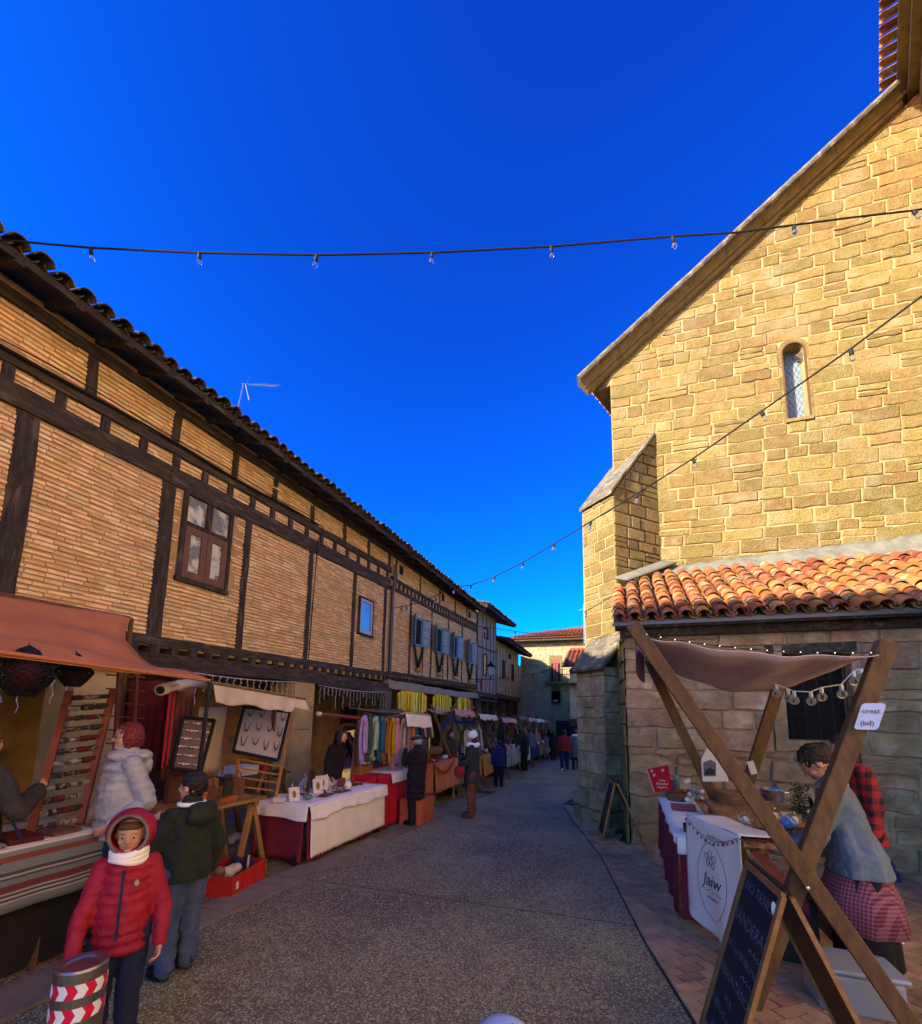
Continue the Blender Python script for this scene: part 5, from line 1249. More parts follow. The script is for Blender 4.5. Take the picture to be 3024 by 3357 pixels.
# person at the left edge
pe = PD(-55, 2420, 3.15); pe = Vector((pe.x, pe.y, gz(pe.y)))
def bag_extra(t, h, L, A, H, hh, HR, shz, S):
    m = MB(); m.box((.17*H, .02*H, .40*H), (.06, .27, .28), taper=.85); o = lbuild(m, 'shoulder_bag', 'navy', t); bv = o.modifiers.new('b', 'BEVEL'); bv.width = .03; bv.segments = 3
    s = MB(); s.tube([(.17*H, -.05*H, .53*H), (.10*H, -.04*H, shz+.04*H), (.17*H, .09*H, .53*H)], .01, 6); lbuild(s, 'strap', 'navy', t)
person('dark coated person cut by the left edge with hand lifted, navy bag on the arm', pe, fdir(pe, -58), 1.64, 'charcoal', 'charcoal', hair='brown', hairstyle='bun', hem=.42, near=True, width=1.1,
       arms={'Re': (.16, .06, .66), 'Rw': (.10, .17, .73)}, extra=bag_extra)
# people along the lane
g_, H_ = at_px(1362, 2705, 2412); person('person in long black quilted coat and grey flat cap, hand at the face', g_, fdir(g_, 55), H_, 'black_cloth', 'black_cloth', hair='grey', hairstyle='short', puffer=1.2, hem=.30, width=1.05, arms={'Le': (-.14, .08, .70), 'Lw': (-.06, .13, .83)}, extra=cap_hat('flat', 'charcoal'), head=(0, .1))
g_, H_ = at_px(1548, 2680, 2398)
def shop_bag(t, h, L, A, H, hh, HR, shz, S):
    m = MB(); m.ell(A['Lw']+Vector((0, 0, -.14)), (.07, .11, .13), 12, 10); lbuild(m, 'handbag', 'red_coat', t, smooth=True)
person('woman in pale knitted hat, white hood lining, charcoal coat, rust trousers and brown shoes', g_, fdir(g_, 82), H_, 'charcoal', 'rust_trousers', hair='red', hairstyle='short', hem=.40, width=1.05, shoes='shoe_brown',
       arms={'Re': (.13, .05, .66), 'Rw': (.07, .17, .66), 'Le': (-.13, .04, .64), 'Lw': (-.11, .14, .62)}, extra=both(cap_hat('beanie', 'white_cloth'), scarf_extra('white_cloth', 'hood_lining'), shop_bag), head=(0, .25))
g_, H_ = at_px(1636, 2580, 2425); person('short person in navy blue quilted jacket and black trousers, back turned', g_, fdir(g_, 12), H_, 'blue_coat', 'black_cloth', puffer=1.4, hem=.45, width=1.15, vox=.015)
g_, H_ = at_px(1722, 2527, 2398); person('person in black with dark red hood standing at the stall with striped cloth', g_, fdir(g_, 55), H_, 'black_cloth', 'black_cloth', hair='red', hairstyle='bob', hem=.42, vox=.017, topname='coat')
g_, H_ = at_px(1852, 2530, 2392); person('walker in dark red jacket and blue jeans with white shoes', g_, R_(8), H_, 'red_coat', 'navy', hair='dark', hairstyle='short', hem=.48, width=1.12, vox=.017, stride=.7, shoes='white_cloth')
g_, H_ = at_px(1889, 2524, 2390); person('red haired walker in long blue grey coat with pale scarf', g_, R_(8), H_, 'blue_grey', 'stocking', hair='red', hairstyle='bob', hem=.30, width=.95, vox=.017, stride=.5, extra=scarf_extra('white_cloth'))
g_, H_ = at_px(1815, 2494, 2400); person('walker all in black near the far end of the stalls', g_, R_(15), H_, 'black_cloth', 'black_cloth', hem=.46, vox=.02, stride=.4)
g_, H_ = at_px(1792, 2487, 2404); person('person in grey jacket and pale trousers beside the walker in black', g_, R_(40), H_, 'blue_grey', 'beige', hair='brown', hem=.48, vox=.02)
g_, H_ = at_px(1770, 2492, 2412); person('person in purple top and dark skirt at the far stalls', g_, R_(60), H_, 'purple', 'black_cloth', hem=.5, vox=.02)
def stand(px, dep, headpy, label, rz, top, bottom, **k):
    q = PD(px, headpy, dep); g = Vector((q.x, q.y, gz(q.y))); return person(label, g, rz, max(1.62, min(1.75, q.z-g.z)), top, bottom, **k)
stand(1098, 7.6, 2388, 'black coated person with dark curly hair bending behind the mirror', R_(-80), 'black_cloth', 'black_cloth', hairstyle='long', hem=.25, width=1.1, lean=.12)
stand(1522, 13.2, 2405, 'stall keeper in blue jumper behind the jewellery stall', R_(-100), 'blue_coat', 'black_cloth', hair='brown', hem=.5, vox=.016)
stand(1478, 12.0, 2412, 'dark clothed stall keeper under the blue tinsel', R_(-110), 'charcoal', 'black_cloth', hem=.5, vox=.016)
stand(1612, 16.5, 2412, 'person in washed blue jacket among the clothes rails', R_(60), 'blue_grey', 'navy', hem=.48, vox=.018)
stand(1664, 20, 2428, 'person in purple jumper bending over the striped stall', R_(-80), 'purple', 'black_cloth', hem=.5, vox=.018, lean=.2)
stand(1700, 24, 2415, 'person in rust jumper behind the striped stall', R_(-100), 'rust_trousers', 'black_cloth', hem=.5, vox=.02)
stand(1745, 29, 2408, 'stall keeper with red jumper in the distance', R_(-90), 'red_coat', 'black_cloth', hem=.5, vox=.022)
# vendor and companion on the right
def vendor_extra(t, h, L, A, H, hh, HR, shz, S):
    m = MB(); ringloft(m, [(.235*H, .168*H, .150*H, 0, .01*H), (.36*H, .155*H, .138*H, 0, .01*H), (.44*H, .130*H, .110*H, 0, .012*H), (.50*H, .10*H, .085*H, 0, .012*H)], fold=.05, kf=8); lbuild(m, 'apron', 'red_gingham', t, smooth=True)
    m = MB()
    for i in range(3): m.tube([L((.05*H*math.cos(q), .052*H*math.sin(q)-.005, shz+.035*H-i*.012)) for q in [2*math.pi*w/20 for w in range(21)]], .017, 8, cap=False)
    lbuild(m, 'collar', 'beige', t, smooth=True)
    g = MB()
    for sx in (1, -1): g.tube([h(sx*.28+.17*math.cos(q), .84, -.03+.14*math.sin(q)) for q in [2*math.pi*w/14 for w in range(15)]], .0018, 5, cap=False)
    lbuild(g, 'glasses', 'metal_dark', t)
    m = MB(); m.sheet(lambda u, v: L(((u-.5)*.15*H, .097*H+.01*math.sin(u*9), shz-.02*H-.12*H*v)), 6, 8, thick=.006); lbuild(m, 'bib', 'dark_green', t)
vv = Vector((1.60, 4.38, gz(4.35)))
person('stall keeper bent over the table in blue grey jacket and red checked apron', vv, fdir(vv, 92), 1.70, 'denim_jacket', 'black_cloth', hair='dark', hairstyle='bun', hem=.45, near=True, width=1.2, lean=.23, hs=1.18, head=(.1, .55), skirt=.10,
       arms={'Re': (.16, .10, .60), 'Rw': (.04, .24, .56), 'Le': (-.15, .12, .62), 'Lw': (-.08, .30, .58)}, extra=vendor_extra, topname='jacket')
v2 = Vector((2.05, 5.55, gz(5.5)))
person('black haired companion in red and black plaid shirt standing behind the stall keeper', v2, fdir(v2, 118), 1.76, 'plaid', 'black_cloth', hair='dark', hairstyle='long', hem=.44, near=False, width=1.2, head=(0, .25), lean=.05, topname='shirt')

for i, (px_, dep_, rel, tp__, lab) in enumerate(((1706, 19.5, 30, 'charcoal', 'distant shopper in charcoal coat just past the person with the dark red hood'), (1738, 22, 10, 'blue_grey', 'distant shopper in blue grey coat by the far stalls'), (1758, 25, -20, 'beige', 'distant shopper in beige coat by the far stalls'), (1778, 27, 5, 'red_coat', 'distant shopper in dark red coat by the far stalls'), (1800, 29, 15, 'black_cloth', 'distant black clad shopper behind the one in grey jacket'), (1722, 27, -60, 'purple', 'distant shopper in purple at the far stalls'))):
    q_ = PD(px_, 2420, dep_); g = Vector((q_.x, q_.y, gz(q_.y))); person(lab, g, fdir(g, rel), 1.66+.03*(i % 3), tp__, 'black_cloth', hair=['dark', 'brown', 'grey'][i % 3], hem=.45, vox=.026, face=False)
# ------------------------------------------------------------------ market stalls, left side
M['wood'] = mk('orange_pine', (.36, .19, .06), (.26, .12, .035), 5, .7, .4, 60, stretch=(2, 2, 8), var=.15)
M['wood_dark'] = mk('stained_beam', (.165, .088, .028), (.085, .042, .014), 4, .65, .5, 50, stretch=(5, 5, 1.5), var=.1)
M['wood_red'] = mk('mahogany_wood', (.20, .05, .03), (.12, .03, .02), 6, .5, .3, 60)
for nm, c, c2 in (('terracotta', (.46, .165, .065), (.38, .13, .05)), ('cream', (.55, .47, .36), (.45, .37, .28)), ('linen', (.82, .76, .68), (.72, .66, .60)), ('red_cloth', (.50, .008, .02), (.38, .005, .015)), ('burgundy', (.19, .015, .04), (.13, .01, .03)), ('orange_cloth', (.62, .22, .09), (.50, .16, .06)), ('green_cloth', (.20, .21, .07), (.14, .15, .05)), ('pink', (.60, .28, .30), (.5, .22, .24)), ('brown_awn', (.16, .11, .085), (.11, .075, .06)), ('dusty', (.62, .48, .42), (.52, .40, .35)), ('yellow_cloth', (.62, .30, .06), (.5, .22, .04)), ('leather', (.16, .065, .03), (.10, .04, .02)), ('leather_orange', (.50, .13, .02), (.38, .09, .015)), ('grey_board', (.36, .34, .36), (.32, .30, .32)), ('mauve_board', (.16, .10, .09), (.13, .08, .075)), ('maroon', (.10, .008, .010), (.06, .005, .007)), ('wicker', (.26, .15, .07), (.12, .065, .03)), ('paper', (.66, .63, .58), (.6, .57, .52)), ('red_plastic', (.45, .02, .015), (.40, .018, .014))):
    cloth(nm, c, c2, bump=.25, bs=120, sc=3, rough=(.4 if nm in ('red_plastic', 'leather_orange') else .9))
M['silver_metal'] = mk('polished_metal', (.6, .6, .6), rough=.25, metal=.9); M['bead_dark'] = mk('dark_beads', (.02, .012, .012), rough=.3); M['ceramic'] = mk('glazed_pot', (.22, .06, .03), rough=.25); M['green_glass'] = mk('green_glass', (.10, .22, .16), rough=.08, spec=.9)
def T(o, label, cat, group=None): tag(o, label, cat, group); return o
def drape(x0, x1, y0, y1, zt, drop, mat, name, label, cat='tablecloth', sides='fbLR', hem=0.0, fold=.02, lace=False, group=None, zf=None):
    """cloth over a table: top plus hanging sides with folds. front is +X"""
    m = MB(); zt_ = zf or (lambda y: zt)
    m.sheet(lambda u, v: (x0+(x1-x0)*u, y0+(y1-y0)*v, zt_(y0+(y1-y0)*v)+.004+.004*nz(u*6, v*9)), 10, 16, thick=.006)
    def side(pa, pb, out, dr, sd):
        L = (Vector(pb)-Vector(pa)).length; n = max(8, int(L/.03))
        def f(u, v):
            p = Vector(pa).lerp(Vector(pb), u); k = v**.8; w = fold*math.sin(u*L*19+sd+1.5*math.sin(u*5))*k+fold*.6*nz(u*L*5, v*2, sd)*k
            bot = dr + hem*nz(u*L*2, sd) - (abs(((u*L*14) % 1)-.5)*.07 if lace and v > .99 else 0)
            return p+Vector(out)*(.012+.03*k+w)-Vector((0, 0, bot*v))
        m.sheet(f, n if not lace else max(n, int(L*28)), 10, thick=.005)
    z0_, z1_ = zt_(y0), zt_(y1)
    if 'f' in sides: side((x1, y0, z0_), (x1, y1, z1_), (1, 0, 0), drop, 1)
    if 'L' in sides: side((x0, y0, z0_), (x1, y0, z0_), (0, -1, 0), drop, 2)
    if 'R' in sides: side((x0, y1, z1_), (x1, y1, z1_), (0, 1, 0), drop, 3)
    o = m.build(name, mat, smooth=True); return T(o, label, cat, group)
def table(x0, x1, y0, y1, z, mat, label, trestle=True, legmat=None, group=None):
    t = thing('trestle_table', label, 'table', ((x0+x1)/2, (y0+y1)/2, gz((y0+y1)/2)), group=group); n = 4
    for i in range(n):
        a = x0+(x1-x0)*i/n; b = MB(); b.bb(a+.002, a+(x1-x0)/n-.002, y0, y1, z-.035, z-.004+random.uniform(0, .003)); b.build('board', mat, t)
    for y in (y0+.12, y1-.12):
        g = gz(y)
        for s in (-1, 1):
            cx = (x0+x1)/2; b = MB(); b.beam((cx+s*(x1-x0)*.36, y-.0, z-.06), (cx+s*(x1-x0)*.42, y-.22, g), .05, .05); b.build('leg', legmat or mat, t)
            b = MB(); b.beam((cx+s*(x1-x0)*.36, y, z-.06), (cx+s*(x1-x0)*.42, y+.22, g), .05, .05); b.build('leg', legmat or mat, t)
        b = MB(); b.bb(x0+.03, x1-.03, y-.03, y+.03, z-.1, z-.036); b.build('cross_bar', legmat or mat, t)
    return t
def awning(pts, nu, nv, sag, mat, label, name='awning', thick=.006, extra=None, wr=.012):
    """cloth hung between four corners (a b along the front, d c along the back)"""
    a, b, c, d = [Vector(p) for p in pts]; m = MB()
    def f(u, v):
        p = a.lerp(b, u).lerp(d.lerp(c, u), v); s = sag*4*(u-u*u)*(.4+.6*math.sin(v*math.pi))+wr*nz(u*7, v*5, 2)+wr*.7*math.sin(v*14+u*3); p = p-Vector((0, 0, s)); return extra(u, v, p) if extra else p
    m.sheet(f, nu, nv, thick=thick); o = m.build(name, mat, smooth=True); return T(o, label, 'awning')
# --- stall of woven bands
sz = .80
t1 = table(-4.65, -3.92, .4, 2.62, sz, 'wood_dark', 'dark timber table of the weaving stall under the terracotta awning')
M['blanket'] = mk('striped_blanket', (.10, .12, .11), rough=.95, bump=.3, bscale=150)
n_ = M['blanket'].node_tree; nn = n_.nodes; tc = nn.new('ShaderNodeNewGeometry'); sp = nn.new('ShaderNodeSeparateXYZ'); n_.links.new(tc.outputs['Position'], sp.inputs[0]); rp = nn.new('ShaderNodeValToRGB')
mr = nn.new('ShaderNodeMapRange'); mr.inputs[1].default_value = .36; mr.inputs[2].default_value = .80; n_.links.new(sp.outputs[2], mr.inputs[0]); n_.links.new(mr.outputs[0], rp.inputs[0]); rp.color_ramp.interpolation = 'CONSTANT'
cols = [(0, (.10, .03, .03)), (.06, (.13, .15, .15)), (.22, (.30, .28, .26)), (.25, (.05, .05, .05)), (.28, (.30, .28, .26)), (.31, (.05, .05, .05)), (.34, (.28, .26, .24)), (.37, (.12, .03, .03)), (.47, (.13, .15, .15)), (.55, (.05, .06, .06)), (.58, (.28, .27, .25)), (.61, (.05, .05, .06)), (.66, (.14, .17, .17)), (.80, (.17, .05, .035)), (.89, (.15, .18, .17)), (.955, (.5, .47, .42))]
cr = rp.color_ramp.elements; cr[0].position = 0; cr[0].color = (*cols[0][1], 1); cr[1].position = cols[1][0]; cr[1].color = (*cols[1][1], 1)
for p_, c_ in cols[2:]: e = cr.new(p_); e.color = (*c_, 1)
n_.links.new(rp.outputs[0], nn['Principled BSDF'].inputs['Base Color'])
drape(-4.67, -3.90, .3, 2.66, sz, .40, 'blanket', 'blanket', 'grey blanket with dark red and white stripes hung over the weaving stall', 'blanket', fold=.008)
k = MB(); k.bb(-4.6, -3.96, .4, 2.56, gz(1.5)+.0, .42); T(k.build('under_table_block', 'black_cloth'), 'black block filling the space under the striped blanket', 'cloth')  # near-black block below the hanging blanket
tip = PX(690, 2228, -3.86); lft = Vector((-3.95, -.6, 2.22)); rr_ = PX(432, 2028, -5.35); rl_ = Vector((-5.35, -.6, 2.72))
def awx(u, v, p):
    k = u**3; p.z -= .10*k*math.sin(v*math.pi); p.y -= .35*k*math.sin(v*math.pi); p.z += .05*math.sin(v*3.1)*(1-u)
    return p
awning([lft, tip, rr_, rl_], 40, 24, .05, 'terracotta', 'large terracotta awning over the weaving stall on the left', extra=awx, wr=.03)
k = MB(); k.tube([lft+Vector((0, 0, -.02)), tip+Vector((.0, 0, -.01))], .016, 8); fr_ = thing('stall_posts', 'dark metal and wood frame carrying the terracotta awning', 'frame', (-4.2, 3.4, gz(3.4))); k.build('front_bar', 'terracotta', fr_)
k = MB(); k.tube([tip, (tip.x-.1, tip.y+.02, gz(3.5))], .018, 8); k.build('pole', 'metal_dark', fr_)
k = MB(); k.tube([rl_, rr_], .02, 8); k.build('ridge_bar', 'wood_dark', fr_)
k = MB(); k.tube([rr_, (rr_.x, rr_.y, gz(3.5))], .025, 8); k.build('pole', 'wood_dark', fr_)
# rack of woven bands leaning on the table
rk = thing('band_rack', 'leaning dark rack with rows of wound woven bands', 'rack', (-4.3, 2.2, sz))
bl, tl_, br, tr_ = PX(100, 2735, -4.15), PX(228, 2268, -4.55), PX(262, 2700, -4.1), PX(372, 2262, -4.5)
for a_, b_ in ((bl, tl_), (br, tr_)): k = MB(); k.beam(a_, b_, .05, .05); k.build('post', 'wood_red', rk)
M['spool_a'] = mk('dark_spool_yarn', (.02, .018, .018), (.18, .16, .14), 30, .8, f2=(.55, .6)); M['spool_b'] = mk('maroon_spool', (.10, .015, .012), (.05, .01, .01), 20, .8); M['spool_c'] = mk('grey_spool', (.22, .20, .19), (.05, .05, .05), 26, .8, f2=(.5, .55))
for i in range(12):
    f = .03+i/12; a_ = bl.lerp(tl_, f); b_ = br.lerp(tr_, f); k = MB(); k.tube([a_, b_], .010, 6); k.build('rod', 'wood_red', rk)
    n = random.choice([2, 3, 3, 4])
    for j in range(n):
        p, q = a_.lerp(b_, (j+.08)/n), a_.lerp(b_, (j+.92)/n); r = random.uniform(.018, .026); k = MB(); k.tube([p, q], r, 8); k.build('wound_band', random.choice(['spool_a', 'spool_b', 'spool_c', 'spool_a']), rk)
# woven lanterns
for i, (px, py, X, r, lab) in enumerate(((84, 2205, -4.0, .165, 'larger dark woven diamond lantern hanging at the left under the awning'), (245, 2200, -4.1, .12, 'smaller dark woven lantern hanging right of the larger one'))):
    c = PX(px, py, X); t = thing('woven_lantern', lab, 'lantern', c)
    m = MB(); prof = [(.03, 1.15), (.35, .95), (.62, .45), (1.05, -.05), (.72, -.6), (.38, -1.0)]
    n = 18
    for s in (-1, 1):
        for j in range(n):
            pts = []
            for q in range(25):
                u = q/24*(len(prof)-1); i0 = min(int(u), len(prof)-2); ff = u-i0; rr, zz = [prof[i0][w]*(1-ff)+prof[i0+1][w]*ff for w in (0, 1)]; a = 2*math.pi*j/n+s*q*.13; pts.append((c.x+rr*r*math.cos(a), c.y+rr*r*math.sin(a), c.z+zz*r))
            m.tube(pts, .0065, 4)
    m.build('woven_shade', 'metal_dark', t, kind='stuff'); k = MB(); k.ell((c.x, c.y, c.z-.1*r), (.6*r, .6*r, .75*r), 10, 8); k.build('lining', 'maroon', t, smooth=True); k = MB(); k.tube([(c.x, c.y, c.z+1.1*r), (c.x-.01, c.y, c.z+1.1*r+.03)], .004, 5); k.build('cord', 'rope', t)
# roll of cloth with red bands, hanging cloths behind
a_, b_ = PX(527, 2262, -4.15), PX(652, 2232, -4.7); t = thing('cloth_roll', 'cream roll hung under the awning with long red woven bands', 'roll', a_); k = MB(); k.tube([a_, b_], .055, 14); k.build('roll', 'cream', t, smooth=True); k = MB(); k.tube([a_+(b_-a_)*-.01, a_+(b_-a_)*.01], .038, 12); k.build('core', 'dark', t)
for i in range(6):
    p = a_.lerp(b_, .12+.035*i); k = MB(); k.sheet(lambda u, v: (p.x+.05-(.06*math.sin(min(v*8, 1.57))*0), p.y+.01*(u-.5)+.004, p.z+.03-v*(.78-.05*(i % 3))), 1, 8, thick=.006); k.build('woven_band', ['red_cloth', 'wood_red', 'maroon'][i % 3], t)
def hang(px0, py0, px1, py1, X0, X1, mat, label, name='hanging_cloth', cat='cloth', group=None, fold=.02, nf=5):
    a, b = PX(px0, py0, X0), PX(px1, py0, X1); zb = PX((px0+px1)/2, py1, (X0+X1)/2).z; d = (b-a).normalized(); nrm = Vector((d.y, -d.x, 0)).normalized(); m = MB()
    m.sheet(lambda u, v: a.lerp(b, u)+nrm*(fold*math.sin(u*nf*6.28)*(.3+.7*v))-Vector((0, 0, (a.z-zb)*v)), 30, 8, thick=.006); return T(m.build(name, mat, smooth=True), label, cat, group)
hang(428, 2232, 560, 2540, -5.2, -5.1, 'maroon', 'dark maroon cloth hanging at the back of the weaving stall')
hang(560, 2240, 640, 2550, -5.0, -5.0, 'wood_red', 'dark red cloth hanging beside the maroon one behind the roll')
M['rug'] = mk('woven_scarf', (.13, .02, .02), (.10, .09, .08), 22, .9)
for i in range(7):
    y = 1.0+i*.23; m = MB(); m.box((-4.1+random.uniform(-.05, .05), y, sz+.02), (.34, .19, .025+.01*(i % 2)), rot=Matrix.Rotation(random.uniform(-.3, .3), 3, 'Z')); T(m.build('folded_weaving', ['rug', 'spool_c', 'maroon'][i % 3]), ['red patterned', 'grey patterned', 'plain maroon'][i % 3]+' folded weaving on the striped blanket, '+['at the left edge of the photo', 'near the left edge', 'left of the rack foot', 'at the rack foot', 'right of the rack foot', 'before the silver coated woman', 'at the right end of the table'][i], 'weaving', 'folded weavings on the striped blanket')
# small back table chart, ladder rack
lr = thing('ladder_rack', 'dark red wooden ladder rack standing behind the silver coated woman', 'rack', PX(420, 2500, -4.9))
for a_, b_ in ((PX(372, 2560, -4.8), PX(392, 2190, -4.9)), (PX(430, 2540, -4.8), PX(450, 2200, -4.9))): k = MB(); k.beam(a_, b_, .03, .03); k.build('post', 'wood_red', lr)
for i in range(7):
    k = MB(); y = 2215+i*45; k.tube([PX(350, y-3, -4.9), PX(475, y+6, -4.9)], .009, 6); k.build('rung', 'wood_red', lr)

# --- jewellery and leather stall
t2 = table(-4.72, -4.02, 3.42, 4.52, .74, 'wood', 'orange pine trestle table with leather goods behind the boy')
def board(cs, X, frame, panel, label, thick=.03, fw=.03):
    P = [PX(x, y, Xx) for (x, y, Xx) in cs]; c = sum(P, Vector())/4; t = thing('display_board', label, 'display board', c); n = (P[1]-P[0]).cross(P[3]-P[0]).normalized()
    if n.x < 0: n = -n
    m = MB(); m.prism([p-n*.01 for p in P], -n*thick); m.build('panel', panel, t); 
    for i in range(4): k = MB(); k.beam(P[i], P[(i+1) % 4], fw, fw, up=n); k.build('frame', frame, t)
    return t, P, n
bt1, P, nb = board([(600, 2352, -4.5), (703, 2362, -4.5), (658, 2530, -4.22), (563, 2520, -4.22)], 0, 'black_cloth', 'mauve_board', 'black framed board with rows of small earrings behind the boy')
for r_ in range(6):
    for c_ in range(7):
        u, v = .12+.76*c_/6, .10+.8*r_/5; p = P[0].lerp(P[1], u).lerp(P[3].lerp(P[2], u), v)+nb*.004
        for s in (-.012, .012):
            k = MB(); k.ell(p+Vector((0, s, 0)), (.004, .009+.003*(c_ % 2), .012), 8, 6); k.build('earring', ['silver_metal', 'green_glass', 'silver_metal', 'paper'][(r_+c_) % 4], bt1, smooth=True)
cp1 = hang(655, 2318, 752, 2530, -4.75, -4.85, 'cream', 'tall cream panel standing behind the earring board', 'panel', 'panel', fold=.0)
k = MB(); k.beam(PX(752, 2312, -4.83), PX(728, 2540, -4.7), .03, .03); T(k.build('red_post', 'wood_red'), 'dark red post at the edge of the cream panel', 'post')
nt_, P, nb = board([(800, 2318, -4.75), (950, 2335, -4.75), (912, 2492, -4.45), (765, 2462, -4.45)], 0, 'black_cloth', 'grey_board', 'grey board in dark frame hung with necklaces')
def necklace(p, w, d, t, mat='bead_dark', r=.0055):
    k = MB(); yv = (P[1]-P[0]).normalized(); zv = (P[3]-P[0]).normalized(); pts = [p+yv*w*(q/10-.5)+zv*d*(1-(2*q/10-1)**2)**.8+nb*.012 for q in range(11)]; k.tube(pts, [r*(.6+.9*math.sin(q/10*math.pi)) for q in range(11)], 6); k.build('necklace', mat, t)
for r_ in range(3):
    for c_ in range(4):
        u, v = .14+.24*c_, .06+.30*r_; p = P[0].lerp(P[1], u).lerp(P[3].lerp(P[2], u), v); necklace(p, .10, random.uniform(.09, .17), nt_, random.choice(['bead_dark', 'bead_dark', 'maroon']))
k = MB(); k.beam(PX(962, 2330, -4.72), PX(905, 2615, -4.3), .035, .035); es = thing('easel_shelf', 'orange pine ladder easel holding the necklace board', 'easel', PX(900, 2600, -4.4)); k.build('post', 'wood', es)
k = MB(); k.beam(PX(775, 2440, -4.6), PX(790, 2640, -4.55), .035, .035); k.build('post', 'wood', es); k = MB(); k.beam(PX(885, 2480, -4.8), PX(845, 2600, -4.7), .035, .035); k.build('post', 'wood', es)
for i in range(4): k = MB(); k.beam(PX(785, 2488+i*30, -4.58), PX(930-i*8, 2515+i*26, -4.4), .018, .022); k.build('shelf_bar', 'wood', es)
# draped cream valance
a_, b_ = PX(700, 2240, -4.15), PX(1000, 2292, -4.15); m = MB(); m.sheet(lambda u, v: a_.lerp(b_, u)+Vector((.06*v+.015*math.sin(u*40)*v, .03*v*math.sin(u*7), -(.20+.04*nz(u*5, 1)-.05*(u > .8))*v)), 60, 8, thick=.006); m.sheet(lambda u, v: a_.lerp(b_, u)+Vector((-.55*v, 0, .02-.05*math.sin(v*3.1))), 30, 6, thick=.006)
T(m.build('awning', 'cream', smooth=True), 'short cream cloth awning with hanging valance over the necklaces', 'awning')
k = MB(); k.beam(a_, b_, .03, .03); f2 = thing('stall_posts', 'thin wooden frame under the short cream awning', 'frame', (-4.2, 4.5, gz(4.5))); k.build('bar', 'wood_dark', f2); k = MB(); k.beam(a_+Vector((-.5, 0, .0)), (a_.x-.5, a_.y, gz(4)), .04, .04); k.build('post', 'wood_red', f2); k = MB(); k.beam(b_+Vector((-.5, 0, 0)), (b_.x-.5, b_.y, gz(5)), .04, .04); k.build('post', 'wood_dark', f2)
# leather goods
zt = .745
g = thing('round_leather_box', 'round orange leather box with lid beside the boy', 'box', (-4.2, 3.72, zt)); m = MB(); m.lathe([(.075, 0), (.085, .03), (.085, .10), (.08, .11)], (-4.2, 3.72, zt), 20); m.build('body', 'leather_orange', g, smooth=True); m = MB(); m.lathe([(.088, .0), (.09, .02), (.075, .032), (.0, .036)], (-4.2, 3.72, zt+.11), 20); m.build('lid', 'leather_orange', g, smooth=True)
def bag(x, y, w, h, d, mat, label, flap=True, group=None):
    g = thing('leather_bag', label, 'bag', (x, y, zt), group=group); m = MB(); m.box((x, y, zt+h/2), (d, w, h), taper=.8); o = m.build('body', mat, g); bv = o.modifiers.new('b', 'BEVEL'); bv.width = .012; bv.segments = 2
    m = MB(); m.box((x+d*.46, y, zt+h*.72), (.008, w*.8, h*.45)); m.build('flap', mat, g); m = MB(); m.tube([(x, y-w*.35, zt+h), (x, y-w*.2, zt+h+.07), (x, y+w*.2, zt+h+.07), (x, y+w*.35, zt+h)], .007, 6); m.build('handle', mat, g)
bag(-4.3, 3.95, .14, .17, .06, 'leather', 'small brown leather bag right of the round orange box'); bag(-4.45, 4.1, .18, .22, .07, 'wicker', 'tan leather bag with handles behind the small brown one'); bag(-4.3, 4.2, .13, .16, .05, 'charcoal', 'dark grey leather pouch near the table end'); bag(-4.35, 4.38, .18, .19, .08, 'leather', 'wide brown leather bag at the end of the pine table'); bag(-4.62, 3.8, .2, .26, .05, 'leather', 'brown leather satchel at the back of the pine table')
m = MB(); m.box((-4.12, 4.05, zt+.015), (.10, .16, .03), rot=Matrix.Rotation(.3, 3, 'Z')); m.box((-4.13, 4.07, zt+.04), (.09, .15, .02), rot=Matrix.Rotation(.1, 3, 'Z')); T(m.build('wallet', 'leather_orange'), 'flat orange leather wallets lying at the front of the pine table', 'wallet')
# red crate
cg = PG(755, 2905); cz = cg.z; cr_ = thing('plastic_crate', 'red plastic crate full of bundles under the pine table', 'crate', cg, R_(12))
m = MB(); W2, D2, Hc = .30, .20, .20
for s in (-1, 1): m.box((s*D2, 0, Hc/2), (.012, 2*W2, Hc)); m.box((0, s*W2, Hc/2), (2*D2, .012, Hc))
m.box((0, 0, .01), (2*D2, 2*W2, .02)); lbuild(m, 'body', 'red_plastic', cr_)
m = MB()
for s in (-1, 1): m.box((s*(D2+.006), 0, Hc-.012), (.028, 2*W2+.03, .022)); m.box((0, s*(W2+.006), Hc-.0122), (2*D2-.0, .028, .0215))
lbuild(m, 'rim', 'red_plastic', cr_); m = MB()
for y in (-.29, -.1, .1, .29): m = MB(); m.box((D2+.010, y, Hc/2-.01), (.012, .012, Hc-.04)); lbuild(m, 'rib', 'red_plastic', cr_)
m = MB(); m.box((D2+.008, -.2, .09), (.002, .04, .07)); lbuild(m, 'sticker', 'paper', cr_)
for i, (x, y, mt_) in enumerate(((-.05, -.15, 'wicker'), (.05, -.05, 'cream'), (0, .08, 'navy'), (.06, .18, 'navy'), (-.08, .15, 'charcoal'))):
    m = MB()
    for q in range(6): m.ell((x+random.uniform(-.04, .04), y+random.uniform(-.05, .05), Hc*.75+random.uniform(0, .07)), (.05, .06, .05), 10, 8)
    o = modrm(lbuild(m, 'bundle', mt_, cr_), .012, 1)
m = MB(); m.tube([(.12, .1, .15), (.12, .11, .29)], .012, 8); lbuild(m, 'rolled_tube', 'cream', cr_)
m = MB()
for q in range(5): m.ell((-4.25+random.uniform(-.04, .04), 4.25+q*.03, .30+random.uniform(-.03, .03)), (.05, .05, .05), 8, 6)
